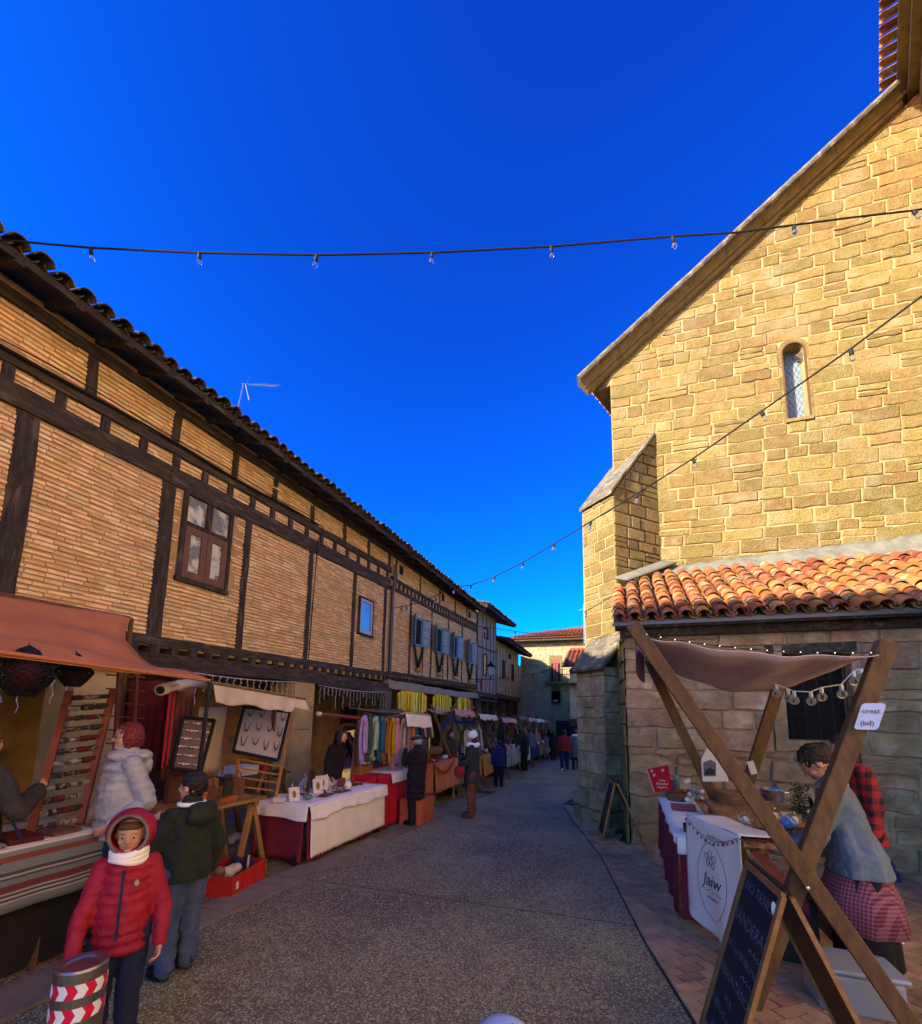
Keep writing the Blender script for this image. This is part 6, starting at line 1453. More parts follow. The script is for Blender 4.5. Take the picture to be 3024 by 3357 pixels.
T(modrm(m.build('plastic_bag', 'blue_grey'), .012), 'crumpled blue plastic bag hanging under the pine table', 'bag')

# --- white cloth table
fx, ft_y0, ft_y1, fz0 = -3.80, 4.98, 6.88, .545
tb3 = table(-4.52, fx-.02, ft_y0+.02, ft_y1-.02, fz0, 'wood', 'folding table under the white lace cloth', legmat='metal_dark')
drape(-4.56, fx, ft_y0-.01, ft_y1+.03, fz0, .64, 'burgundy', 'tablecloth', 'burgundy cloth under the white one', sides='fLR', fold=.018, hem=.06)
drape(-4.50, fx+.035, ft_y0+.02, ft_y1-.0, fz0+.008, .63, 'linen', 'tablecloth', 'creased white cloth with lace hem on the front of the table', sides='f', fold=.006, lace=True)
drape(-4.58, fx+.055, ft_y0-.03, ft_y1+.05, fz0+.016, .16, 'white_cloth', 'tablecloth', 'crumpled white sheet over the table top', sides='fLR', fold=.014, hem=.05)
z3 = fz0+.03
def frame(x, y, w, h, rz, label, lean=.25):
    t = thing('picture_frame', label, 'picture frame', (x, y, z3), rz); R = Matrix.Rotation(-lean, 3, 'Y')
    m = MB(); m.box((0, 0, h/2), (.012, w, h), rot=R); lbuild(m, 'mount', 'paper', t); m = MB()
    for s in (-1, 1): m.box(R @ Vector((.004, s*w/2, 0))+Vector((0, 0, h/2)), (.022, .018, h+.01), rot=R); m.box(R @ Vector((.004, 0, s*h/2))+Vector((0, 0, h/2)), (.022, w-.018, .018), rot=R)
    lbuild(m, 'frame', 'paper', t); m = MB(); m.ell(R @ Vector((.010, 0, 0))+Vector((0, 0, h/2)), (.003, w*.22, h*.3), 12, 8, rot=R); lbuild(m, 'picture', 'wicker', t)
frame(-4.12, 5.12, .13, .16, -.35, 'small white picture frame at the near end of the white table'); frame(-4.2, 5.72, .13, .19, -.5, 'tall narrow white picture frame in the middle of the white table'); frame(-4.3, 5.95, .2, .2, -.3, 'wide white picture frame beside the tall narrow one'); frame(-4.42, 6.35, .26, .18, .2, 'largest white picture frame leaning at the back of the white table', .6)
g = thing('wooden_tray', 'long white box lid at the near end of the white table', 'box', (-4.28, 5.06, z3)); m = MB(); m.box((-4.28, 5.08, z3+.03), (.14, .34, .05), rot=Matrix.Rotation(.5, 3, 'Z')); m.build('lid', 'paper', g)
def lathe_thing(name, label, cat, prof, x, y, mat, z=None, group=None, n=18):
    t = thing(name, label, cat, (x, y, z if z is not None else z3), group=group); m = MB(); m.lathe(prof, (x, y, z if z is not None else z3), n); m.build('body', mat, t, smooth=True); return t
lathe_thing('glass_bell', 'tall clear glass bell jar on the white table', 'bell jar', [(.075, 0), (.078, .02), (.075, .16), (.055, .22), (.02, .25), (.012, .265), (.018, .28), (.0, .29)], -4.3, 5.55, 'glass_clear')
lathe_thing('terracotta_pot', 'brown glazed pot at the middle of the white table', 'pot', [(.05, 0), (.062, .05), (.062, .10), (.07, .105), (.07, .12), (.045, .12), (.0, .10)], -4.25, 6.38, 'ceramic')
lathe_thing('white_vase', 'round white vase at the front of the white table', 'vase', [(.03, 0), (.055, .04), (.05, .08), (.03, .11), (.034, .12), (.0, .11)], -4.02, 6.22, 'white_cloth')
lathe_thing('glass_ornament', 'green glass tree ornament behind the small frame', 'ornament', [(.05, 0), (.04, .05), (.03, .1), (.018, .16), (.0, .2)], -4.32, 5.32, 'green_glass')
lathe_thing('glass_ornament', 'low green glass bowl in front of the small frame', 'bowl', [(.03, 0), (.06, .02), (.065, .045), (.055, .045), (.0, .02)], -4.02, 5.28, 'green_glass')
random.seed(5)
CN = {'wicker': 'tan', 'red_coat': 'dark red', 'green_glass': 'green glass', 'paper': 'white', 'ceramic': 'glazed brown', 'cream': 'cream', 'silver_metal': 'silver', 'maroon': 'maroon', 'leather': 'brown', 'blue_coat': 'blue', 'white_cloth': 'white cloth', 'purple': 'purple', 'pink': 'pink', 'red_cloth': 'bright red', 'charcoal': 'charcoal'}
for i in range(26):
    x, y = random.uniform(-4.35, -3.95), random.uniform(5.3, 6.7); mt_ = random.choice(['wicker', 'red_coat', 'green_glass', 'paper', 'ceramic', 'cream', 'silver_metal']); k = MB(); r = random.uniform(.015, .03)
    if i % 3: k.ell((x, y, z3+r*.6), (r, r*1.2, r*.7), 10, 6)
    else: k.lathe([(r, 0), (r*1.3, .01), (r*.8, .03), (0, .03)], (x, y, z3), 10)
    T(k.build('trinket', mt_, smooth=True), CN.get(mt_, 'dark')+(' round ' if i % 3 else ' flared ')+'trinket on the white table, '+('near end' if y < 5.75 else 'middle' if y < 6.2 else 'far end')+(' front' if x > -4.15 else ' back'), 'trinket', 'trinkets on the white table')
for x, y, a in ((-3.98, 5.62, .2), (-3.97, 5.98, -.2), (-4.15, 6.6, .1)):
    t = thing('flat_tray', ['flat dark tray of trinkets near the white table front', 'flat dark tray left of the white vase', 'flat wooden tray at the far end of the white table'][int((y > 5.8))+int(y > 6.3)], 'tray', (x, y, z3), a); m = MB(); m.box((0, 0, .008), (.14, .26, .012)); lbuild(m, 'base', 'wood_dark', t)
    for q in range(8): m = MB(); m.ell((random.uniform(-.05, .05), random.uniform(-.1, .1), .025), .013, 8, 6); lbuild(m, 'bead', random.choice(['paper', 'red_coat', 'wicker', 'green_glass']), t, smooth=True)
# back table with red pot behind
tb = table(-6.0, -5.4, 5.3, 6.6, .72, 'wood_dark', 'low dark table behind the white one with boxes on it')
k = MB(); k.box((-5.7, 5.75, .80), (.3, .5, .14)); T(k.build('white_box', 'paper'), 'white cardboard box on the back table', 'box')
lathe_thing('red_pot', 'bright red felt pot on the back table', 'pot', [(.07, 0), (.085, .05), (.08, .12), (.06, .13), (0, .12)], -5.55, 6.15, 'red_cloth', z=.72)
for i in range(5): k = MB(); k.ell((-5.6+random.uniform(-.1, .1), 5.45+i*.25, .75), (.08, .1, .04), 10, 6); T(k.build('craft_bundle', ['wicker', 'leather', 'cream'][i % 3], smooth=True), 'brown craft bundle lying on the back table', 'bundle', 'craft bundles on the back table')
# --- scarf stall
SX = -3.98
sy0, sy1 = 6.98, 8.95; zs = .66
t4 = table(-4.75, SX-.02, sy0+.02, sy1-.02, zs, 'wood', 'trestle table under the bright red cloth of the scarf stall')
drape(-4.78, SX+.02, sy0, sy1, zs, .86, 'red_cloth', 'tablecloth', 'bright red cloth reaching the ground at the scarf stall', sides='fLR', fold=.03)
yw0 = PX(1270, 2560, SX).y
drape(-4.5, SX+.06, yw0, yw0+1.0, zs+.012, .17, 'linen', 'tablecloth', 'small white cloth over the edge of the red cloth', sides='f', fold=.008)
ra, rb_ = PX(1046, 2340, -4.45), PX(1350, 2372, -4.05)
fr = thing('scarf_rail', 'pale wooden pole with posts that carries the row of scarves', 'rail', ra)
k = MB(); k.tube([ra, rb_], .028, 10); k.build('pole', 'wood_red', fr); k = MB(); k.tube([ra-(rb_-ra)*.01, ra+(rb_-ra)*.012], .032, 10); k.build('end_cap', 'paper', fr)
p = ra.lerp(rb_, .38); k = MB(); k.beam(p, (p.x-.1, p.y+.35, gz(p.y)), .05, .05); k.build('post', 'wood', fr)
p = ra.lerp(rb_, .98); k = MB(); k.beam(p, (p.x, p.y, gz(p.y)), .05, .05); k.build('post', 'wood', fr)
SC = [('lilac', (.42, .26, .62)), ('dark grey green', (.05, .075, .07)), ('pale mint', (.32, .46, .36)), ('teal blue', (.02, .13, .26)), ('rust brown', (.32, .10, .02)), ('mustard', (.46, .27, .02)), ('pink', (.55, .24, .42)), ('pale grey', (.46, .38, .38)), ('dusty rose', (.32, .18, .17)), ('orange tan', (.52, .22, .08)), ('wine', (.16, .02, .04)), ('cream', (.5, .42, .34))]
spx = [1185, 1203, 1222, 1243, 1257, 1278, 1292, 1313, 1330, 1343]; 
for i, sxp in enumerate(spx):
    nm, c = SC[i]; cloth('scarf_%d' % i, c, sc=12, bump=.3); top = PX(sxp, 2345+ (sxp-1185)*.09, -4.22+.2*(sxp-1185)/160); top.x += .05
    L_ = [.72, .74, .66, .70, .74, .78, .92, .84, .84, .80][i]*1.0; w = .085; m = MB()
    for s in (0, 1):
        ph = random.uniform(0, 6)
        m.sheet(lambda u, v: (top.x+.015*math.sin(u*12+ph)+(.035 if s else -.01), top.y+(u-.5)*w*(.45+1.1*min(v*3, 1)*(1-.15*v))*(1.15)+(.015 if s else -.02)+.012*math.sin(v*5+ph), top.z-.03-v*(L_-.12*s)), 10, 14, thick=.008)
    m.ell((top.x+.02, top.y, top.z-.05), (.045, .05, .06), 10, 8)
    t = thing('scarf', nm+' scarf knotted on the pole of the scarf stall', 'scarf', top, group='scarves knotted on the pole'); m.build('cloth', 'scarf_%d' % i, t, smooth=True)
    f = MB()
    for q in range(12): y = top.y+(q/11-.5)*w*1.3; f.tube([(top.x+.01, y, top.z-.03-L_), (top.x+.012, y+random.uniform(-.008, .008), top.z-.03-L_-.06)], .0025, 4)
    f.build('fringe', 'scarf_%d' % i, t, kind='stuff')
# mirror
mc = [PX(1122, 2378, -4.65), PX(1172, 2376, -4.5), PX(1150, 2590, -4.3), PX(1092, 2590, -4.45)]
mt = thing('standing_mirror', 'red wooden standing mirror showing the reflection of scarves', 'mirror', mc[3]); n_ = (mc[1]-mc[0]).cross(mc[3]-mc[0]).normalized()
if n_.x < 0: n_ = -n_
for i in range(4): k = MB(); k.beam(mc[i], mc[(i+1) % 4], .045, .045, up=n_); k.build('frame', 'wood_red', mt)
k = MB(); k.prism([q-n_*.005 for q in mc], -n_*.01); k.build('glass', mk('mirror_glass', (.7, .7, .72), rough=.03, metal=1.0), mt)
# little drawers, awning, goods
k = MB(); k.bb(-4.75, -4.35, 7.02, 7.5, .66, .80); t = thing('drawer_box', 'small orange wooden drawer box beside the mirror', 'drawer box', (-4.5, 7.2, .66)); k.build('body', 'wood', t); k = MB(); k.ell((-4.35, 7.2, .85), (.1, .15, .03), 10, 6); T(k.build('white_gloves', 'white_cloth', smooth=True), 'white folded gloves on the orange drawer box', 'gloves')
awning([PX(1160, 2322, -4.2), PX(1330, 2335, -3.95), PX(1320, 2325, -5.2), PX(1150, 2318, -5.2)], 24, 10, .05, 'brown_awn', 'brown and cream striped awning over the scarf stall')
def valance(px0, py0, px1, py1, X, drop, mat, label, folds=9, back=.0, amp=.02):
    a, b = PX(px0, py0, X), PX(px1, py1, X); m = MB(); m.sheet(lambda u, v: a.lerp(b, u)+Vector((.05*v+amp*math.sin(u*folds*6.28)*v, 0, -(drop*(1+.12*nz(u*4, X)))*v)), 40, 8, thick=.008)
    if back: m.sheet(lambda u, v: a.lerp(b, u)+Vector((-back*v, 0, .03-.10*math.sin(v*3.1))), 20, 8, thick=.008)
    return T(m.build('awning', mat, smooth=True), label, 'awning')
valance(1330, 2340, 1412, 2348, -3.9, .24, 'linen', 'cream valance hanging at the end of the scarf stall', back=.9)
# orange covered cube
g = PG(1410, 2695); k = MB(); k.box((g.x-.22, g.y-.1, g.z+.22), (.42, .62, .44)); o = k.build('stool_cloth', 'orange_cloth'); bv = o.modifiers.new('b', 'BEVEL'); bv.width = .03; bv.segments = 3; o.data.materials[0] = mk('coral_cloth', (.50, .11, .04), (.38, .08, .03), 4, .9, .5, 40); T(o, 'low box under coral orange cloth beside the person in the flat cap', 'covered box')
# hanging garments helper
def rail(y0, y1, z, x, cols, label, group, L=.55, w=.30, d=.05):
    t = thing('clothes_rail', label, 'rail', (x, (y0+y1)/2, gz(y0))); k = MB(); k.tube([(x, y0-.1, z), (x, y1+.1, z)], .014, 6); k.build('rail', 'silver_metal', t)
    for s in (y0-.1, y1+.1): k = MB(); k.tube([(x, s, z), (x, s, gz(s))], .014, 6); k.build('upright', 'silver_metal', t)
    n = max(2, int((y1-y0)/d))
    for i in range(n):
        y = y0+(y1-y0)*(i+.5)/n; nm, c = random.choice(cols); key = 'g_'+nm.replace(' ', '_')
        if key not in M: cloth(key, c)
        m = MB(); ph = random.uniform(0, 6); LL = L*random.uniform(.8, 1.1)
        m.sheet(lambda u, v: (x+(u-.5)*w*(.7+.5*v), y+.018*math.sin(u*9+ph)*v+.01, z-.03-LL*v-(abs(u-.5)*.12)*(1-v)), 8, 6, thick=.02); T(m.build('garment', key, smooth=True), nm+' garment on the '+group, 'garment', group)
GC = [('dark green', (.03, .07, .04)), ('grey blue', (.12, .16, .22)), ('cream', (.5, .42, .33)), ('black', (.012, .012, .014)), ('maroon', (.12, .02, .03)), ('pale pink', (.5, .28, .28)), ('teal', (.03, .16, .18))]
rail(9.3, 10.3, 1.62, -4.5, GC, 'metal rail of small garments behind the person in the flat cap', 'short rail past the scarf stall', L=.42, d=.1)
# --- orange cloth stall with tinsel
oy0, oy1 = 9.05, 10.35; zo = .62
oy0 = PX(1420, 2600, -3.95).y; oy1 = PX(1500, 2560, -3.95).y
table(-4.8, -3.97, oy0, oy1+.3, zo, 'wood', 'splayed leg table under the orange cloth')
drape(-4.82, -3.93, oy0-.03, oy1+.05, zo, .60, 'orange_cloth', 'tablecloth', 'plain orange cloth on the stall with the orange tinsel', sides='fLR', fold=.022)
M['tinsel_o'] = mk('orange_tinsel', (.75, .16, .01), (.45, .07, .0), 60, .3, metal=.5, var=.4, attr=True); M['tinsel_b'] = mk('blue_tinsel', (.02, .05, .35), (.01, .02, .15), 60, .3, metal=.5, var=.5, attr=True)
def tinsel(pts, r, mat, label, n=500):
    P = [Vector(p) for p in pts]; t = thing('tinsel_garland', label, 'tinsel', P[0]); m = MB()
    for i in range(n):
        u = random.random()*(len(P)-1); a = int(u); p = P[a].lerp(P[a+1], u-a); d = Vector((random.gauss(0, 1), random.gauss(0, 1), random.gauss(0, 1))).normalized(); s = d.orthogonal().normalized()*.006; m.add([p-s, p+s, p+d*r*random.uniform(.6, 1.1)], [(0, 1, 2)], random.random())
    m.build('foil', mat, t, rnd=True, kind='stuff', recalc=False); k = MB(); k.tube(P, .006, 4); k.build('cord', 'rope', t)
def swag(a, b, sag, n=12): a, b = Vector(a), Vector(b); return [a.lerp(b, i/n)-Vector((0, 0, sag*4*(i/n)*(1-i/n))) for i in range(n+1)]
tinsel(swag(PX(1418, 2490, -3.86), PX(1492, 2485, -3.86), .30), .07, 'tinsel_o', 'orange tinsel swag on the front of the orange cloth', 700)
tinsel(swag(PX(1452, 2390, -4.1), PX(1480, 2345, -4.1), .0), .08, 'tinsel_b', 'blue tinsel wound down the post of the orange stall', 400)
tinsel(swag(PX(1490, 2360, -4.0), PX(1552, 2365, -4.0), .06), .09, 'tinsel_b', 'blue tinsel hanging under the pink awning', 600)
# goods on far stalls
def goods(x0, x1, y0, y1, z, n, cols, label, group, s=.06):
    for i in range(n):
        x, y = random.uniform(x0, x1), random.uniform(y0, y1); k = MB(); r = random.uniform(.5, 1.2)*s; q = i % 3; c = random.choice(cols)
        if q == 0: k.box((x, y, z+r*.6), (r*1.5, r*1.8, r*1.2), rot=Matrix.Rotation(random.uniform(-.5, .5), 3, 'Z'))
        elif q == 1: k.lathe([(r*.6, 0), (r*.8, r*.6), (r*.4, r*1.2), (r*.5, r*1.4), (0, r*1.4)], (x, y, z), 10)
        else: k.ell((x, y, z+r*.6), (r, r*1.2, r*.65), 8, 6)
        T(k.build('craft_item', c, smooth=q > 0), label.replace('small ', 'small '+CN.get(c, 'dark')+[' boxy ', ' vase shaped ', ' round '][q], 1).replace('craft item', 'item')+', '+('near end' if y < y0+(y1-y0)/3 else 'middle' if y < y0+(y1-y0)*2/3 else 'far end'), 'craft item', group)
goods(-4.5, -4.05, oy0+.05, oy1, zo+.01, 22, ['maroon', 'wicker', 'leather', 'paper', 'ceramic', 'red_coat'], 'small craft item on the orange cloth', 'small goods on the orange cloth', .07)
k = MB(); T(modrm((lambda m: ([m.ell((-4.5+random.uniform(-.1, .1), oy1-.3+random.uniform(-.2, .2), zo+.12+random.uniform(0, .1)), (.13, .16, .10), 10, 8) for _ in range(8)], m.build('fur_bundle', 'wicker'))[-1])(MB()), .02), 'big brown basket like bundle on the orange stall', 'bundle')
def xstall(y0, y1, zt, cloth_mat, cloth_label, aw_mat, aw_label, tl, drop=.55, xf=-3.95, ztop=2.0, awdrop=.16, gl=None):
    t = thing('market_stall', tl, 'stall', (xf-.4, (y0+y1)/2, gz((y0+y1)/2)))
    for y in (y0, y1):
        g = gz(y); k = MB(); k.beam((xf-.95, y, g), (xf-.05, y, g+ztop+.25), .06, .06); k.build('post', 'wood_dark', t); k = MB(); k.beam((xf+.18, y+.04, g), (xf-.75, y+.04, g+ztop+.2), .06, .06); k.build('post', 'wood_dark', t)
    k = MB(); k.beam((xf-.12, y0-.15, gz(y0)+ztop+.06), (xf-.12, y1+.15, gz(y1)+ztop+.06), .05, .05); k.build('top_bar', 'wood_dark', t)
    for i in range(3): k = MB(); k.bb(xf-.82+i*.27, xf-.56+i*.27, y0-.1, y1+.1, zt-.03, zt-.004); k.build('board', 'wood', t)
    if cloth_mat: drape(xf-.85, xf+.02, y0-.05, y1+.05, zt, drop, cloth_mat, 'tablecloth', cloth_label, sides='fLR', fold=.03)
    if aw_mat:
        z0 = gz(y0)+ztop+.1; m = MB(); m.sheet(lambda u, v: (xf-.08+.06*v, y0-.1+(y1-y0+.2)*u, z0-(gz(y0)-gz(y1))*u-awdrop*v*(1+.1*math.sin(u*9))+.02*math.sin(u*23)*v), 24, 4, thick=.01)
        m.sheet(lambda u, v: (xf-.08-.75*v, y0-.1+(y1-y0+.2)*u, z0-(gz(y0)-gz(y1))*u-.10*math.sin(v*3.1)), 14, 6, thick=.01); T(m.build('awning', aw_mat, smooth=True), aw_label, 'awning')
    return t
y5 = PX(1500, 2400, -4.0).y; y6 = PX(1562, 2400, -4.0).y
xstall(10.9, 12.3, .55, 'green_cloth', 'olive green cloth on the stall behind the woman in the knitted hat', 'pink', 'pink awning over the stall with blue tinsel', 'stall with crossed posts and olive cloth', ztop=2.05)
goods(-4.7, -4.05, 10.9, 12.2, .56, 16, ['paper', 'blue_coat', 'maroon', 'white_cloth', 'wicker'], 'small item on the olive cloth', 'small goods on the olive cloth', .08)
xstall(13.0, 14.7, .50, 'yellow_cloth', 'golden orange cloth on the stall left of the striped one', 'paper', 'white awning piece above the golden orange cloth', 'stall with crossed posts and golden orange cloth', ztop=2.0)
rail(12.4, 13.6, 1.35, -4.25, [('white striped', (.55, .55, .58)), ('denim', (.10, .16, .26)), ('black', (.012, .012, .014)), ('grey', (.25, .26, .28))], 'rail of denim and striped shirts behind the short person', 'shirt rail in the middle of the lane', L=.75, d=.09)
M['stripe'] = mk('green_white_stripe', (.45, .44, .40), (.10, .03, .03), 3, .9, f2=(.47, .53), stretch=(1, 7, .05), c3=(.10, .28, .20), s3=2.6, t3=(.5, .56))
xstall(15.6, 17.6, .46, 'stripe', 'green white and maroon striped cloth on a far stall', 'pink', 'pale pink awning above the striped cloth', 'stall with crossed posts and striped cloth', ztop=1.95)
goods(-4.7, -4.05, 15.6, 17.5, .47, 24, ['purple', 'paper', 'wicker', 'white_cloth', 'pink', 'maroon'], 'small item on the striped cloth', 'small goods on the striped cloth', .10)
goods(-4.7, -4.05, 13.0, 14.6, .51, 14, ['purple', 'paper', 'wicker', 'white_cloth', 'maroon'], 'small item on the golden orange cloth', 'small goods on the golden cloth', .09)
for i, (a, b, c1, l1, c2, l2) in enumerate(((19.0, 20.6, 'cream', 'cream cloth on a distant stall', 'brown_awn', 'brown awning on a distant stall'), (21.6, 23.4, 'navy', 'dark blue cloth on a distant stall', 'pink', 'dusky pink awning on a distant stall'), (24.4, 26.4, 'green_cloth', 'green cloth on the last but one stall', 'linen', 'pale awning on the last but one stall'), (27.2, 29.2, 'white_cloth', 'white cloth on the farthest stall', 'dusty', 'greyish awning on the farthest stall'))):
    xstall(a, b, gz(a)+.85, c1, l1, c2, l2, ['stall with crossed posts and cream cloth', 'stall with crossed posts and dark blue cloth', 'last but one stall with crossed posts', 'farthest stall with crossed posts by the stone house'][i], xf=-4.1-.12*i, ztop=2.1)
    goods(-4.9, -4.25, a, b, gz(a)+.86, 10, ['purple', 'paper', 'red_cloth', 'white_cloth', 'charcoal'], 'small item on a distant stall', 'small goods on the distant stalls', .12)
    rail(a+.1, b-.2, gz(a)+1.75, -4.6-.12*i, [('crimson', (.35, .02, .05)), ('white', (.55, .54, .55)), ('black', (.015, .014, .016)), ('rose', (.45, .2, .22))], 'short clothes rail on distant stall %s' % ['behind the cream cloth', 'behind the dark blue cloth', 'behind the green cloth', 'behind the white cloth'][i], 'clothes hung at the distant stalls', L=.4, d=.2)
def sheetsign(px, py, X, w, h, mat, label): c = PX(px, py, X); k = MB(); k.box(c, (.02, w, h)); T(k.build('paper_sign', mat), label, 'sign')
sheetsign(1585, 2245, -6.9, .45, .5, 'orange_cloth', 'orange and white paper sign on the wall below the street lamp')
g = PG(1590, 2598); k = MB(); k.sheet(lambda u, v: (g.x-.28+.5*u, g.y-.25+.5*v, gz(g.y-.25+.5*v)+.012+.02*abs(nz(u*4, v*4))), 8, 8, thick=.01); T(k.build('dark_mat', 'charcoal'), 'dark cloth lying on the road beside the woman in the knitted hat', 'cloth')

# ------------------------------------------------------------------ icicle lights, bulb strings
M['white_wire'] = mk('white_light_wire', (.62, .62, .60), rough=.6)
def icicles(y0, y1, z, x, label):
    t = thing('icicle_lights', label, 'string light', (x, (y0+y1)/2, z), group='icicle lights under the beam'); k = MB(); k.tube(swag((x, y0, z), (x, y1, z), .05), .007, 5); k.build('cable', 'white_wire', t)
    n = int((y1-y0)/.16)
    for i in range(n):
        y = y0+(y1-y0)*(i+.5)/n; L = random.choice([.18, .28, .38, .5]); m = MB(); pts = [(x+.01*math.sin(q*2), y+.018*math.sin(q*1.9+i), z-.04-L*q/7) for q in range(8)]; m.tube(pts, .0045, 4)
        for p in pts[1::2]: m.ell(p, .010, 6, 4)
        m.build('drop', 'white_wire', t)
icicles(5.4, 8.3, 2.36, FX+.16, 'white icicle light string under the beam left of the cream pillar'); icicles(9.1, 12.5, 2.34, FX+.16, 'white icicle light string under the beam right of the cream pillar'); icicles(1.8, 4.0, 2.2, FX+.16, 'white icicle light string half hidden behind the terracotta awning')
M['bulb'] = mk('clear_bulb', (.85, .88, .9), rough=.03, spec=.6, trans=.97, ior=1.2); M['bulb_lit'] = mk('glowing_bulb', (.9, .85, .75), rough=.2, emis=((1, .93, .8), 1.2))
bme = {}
def bulb_string(P, bulbs, label, r=.012, s=1.0, lit=False, ang=None):
    t = thing('light_string', label, 'string light', P[0]); k = MB(); k.tube(P, r, 6); k.build('cable', 'rope', t)
    for i, p in enumerate(bulbs):
        p = Vector(p); h = thing('x', '', None); bpy.data.objects.remove(h)
        R = Matrix.Rotation(random.uniform(-.25, .25), 3, 'X') @ Matrix.Rotation(random.uniform(-.25, .25), 3, 'Y')
        k = MB(); k.lathe([(.018*s, -.075*s), (.022*s, -.07*s), (.022*s, -.01*s), (.016*s, .012*s), (0.004, .014*s)], p, 10, rot=R); so = k.build('socket', 'rope', t, smooth=True)
        k = MB(); k.lathe([(.002, -.155*s), (.02*s, -.148*s), (.029*s, -.125*s), (.026*s, -.10*s), (.014*s, -.077*s), (.013*s, -.07*s)], p, 12, rot=R); k.build('bulb', 'bulb_lit' if lit else 'bulb', so, smooth=True)
# first string: from the left eave to far right, about five metres out
def onplane(px, py, a, b):   # point above a horizontal line a-b seen at pixel
    a, b = Vector(a), Vector(b); n = Vector((0, 0, 1)).cross(b-a).normalized(); d = ray(px, py); return CAM+d*((a-CAM).dot(n)/d.dot(n))
A_, B_ = (-6.35, 2.32, 0), (6.9, 7.6, 0)
s1 = [(-30, 784), (100, 795), (295, 812), (655, 829), (1040, 836), (1418, 828), (1808, 808), (2205, 775), (2420, 762), (2600, 738), (2800, 712), (2995, 690), (3200, 655)]
s1p = [onplane(x, y, A_, B_) for x, y in s1]
bulb_string(s1p, [onplane(x, y, A_, B_) for x, y in ((297, 814), (655, 831), (1040, 838), (1418, 830), (1808, 810), (2205, 777), (2603, 740), (2995, 692))], 'long bulb string crossing the sky from the left eave to the church', r=.011, s=.95)
A2, B2_ = (-6.9, 12.7, 0), (3.9, 4.2, 0)
s2 = [(1284, 1995), (1380, 1975), (1490, 1925), (1545, 1918), (1622, 1890), (1716, 1843), (1819, 1781), (2090, 1618), (2273, 1503), (2500, 1346), (2790, 1143), (3024, 970), (3200, 835)]
s2p = [onplane(x, y, A2, B2_) for x, y in s2]
bulb_string(s2p, [onplane(x, y+2, A2, B2_) for x, y in ((1316, 1990), (1334, 1987), (1430, 1960), (1490, 1925), (1545, 1918), (1624, 1888), (1716, 1843), (1819, 1781), (1938, 1708), (2090, 1618), (2273, 1503), (2497, 1348), (2790, 1145))], 'bulb string running diagonally down from the upper right to the blue shuttered house', r=.010, s=.95)
A3, B3 = (-6.9, 20.5, 0), (-1.0, 30, 0)
s3 = [onplane(x, y, A3, B3) for x, y in ((1560, 2052), (1625, 2060), (1690, 2070), (1760, 2078), (1860, 2082))]
bulb_string(s3, [onplane(x, y, A3, B3) for x, y in ((1587, 2057), (1690, 2071))], 'short thin bulb string high at the far end of the lane', r=.015, s=1.6)
A4, B4 = (-6.9, 26.0, 0), (-3.0, 32, 0)
s4 = [onplane(x, y, A4, B4) for x, y in ((1620, 2222), (1680, 2220), (1720, 2215), (1790, 2200), (1850, 2180), (1895, 2178))]
bulb_string(s4, [onplane(x, y, A4, B4) for x, y in ((1640, 2222), (1665, 2223), (1748, 2210), (1783, 2202))], 'low bulb string across the front of the stone house', r=.012, s=1.6)

# ------------------------------------------------------------------ street lamp and aerial
lp = PX(1610, 2195, -6.05); L_ = thing('street_lamp', 'black wrought iron wall lantern on the grey plastered house', 'street lamp', lp)
k = MB(); base_ = lp-Vector((0, 0, .46)); k.beam((FX, lp.y, base_.z), base_+Vector((.12, 0, 0)), .035, .04); k.build('bracket', 'metal_dark', L_)
k = MB(); pts = [(FX+.02, lp.y, base_.z-.22)]+[(FX+.05+.6*q/8, lp.y, base_.z-.20+.17*math.sin(q/8*1.57)+.03*math.sin(q)) for q in range(9)]; k.tube(pts, .014, 6); k.build('scroll', 'metal_dark', L_)
k = MB(); k.tube([base_, lp-Vector((0, 0, .30))], .02, 8); k.build('stem', 'metal_dark', L_)
k = MB(); 
for q in range(4):
    a = math.pi/4+q*math.pi/2; k.tube([lp+Vector((.10*math.cos(a), .10*math.sin(a), -.30)), lp+Vector((.19*math.cos(a), .19*math.sin(a), .12))], .010, 5)
k.lathe([(.11, -.31), (.11, -.28)], lp, 4, rot=Matrix.Rotation(math.pi/4*0, 3, 'Z')); k.build('cage', 'metal_dark', L_)
k = MB(); k.lathe([(.10, -.29), (.175, .12)], lp, 4, rot=Matrix.Rotation(math.pi/4, 3, 'Z')); k.build('glass', mk('frosted_lamp_glass', (.55, .6, .62), rough=.3), L_)
k = MB(); k.lathe([(.24, .12), (.22, .15), (.12, .27), (.05, .31), (.05, .36), (.02, .40), (0, .44)], lp, 12); k.build('hood', 'metal_dark', L_, smooth=True)
aa, ab = PX(778, 1352, -8.3), PX(800, 1257, -8.3); ant = thing('tv_aerial', 'thin pale television aerial above the left roof', 'aerial', aa); k = MB(); k.tube([aa-(ab-aa)*.4, ab], .018, 6); k.build('mast', 'silver_metal', ant)
ae = PX(910, 1265, -8.3); k = MB(); k.tube([ab-(ae-ab)*.05, ae], .011, 5); k.build('boom', 'silver_metal', ant)
for q in range(9):
    p = ab.lerp(ae, .25+.09*q); k = MB(); k.tube([p+Vector((-.14, 0, 0)), p+Vector((.14, 0, .0))], .007, 4); k.build('element', 'silver_metal', ant)
for dz, dy in ((.32, .12), (-.30, .14)): k = MB(); k.tube([ab+Vector((0, .05, 0)), ab+Vector((.0, dy+.05, dz))], .008, 4); k.build('reflector', 'silver_metal', ant)
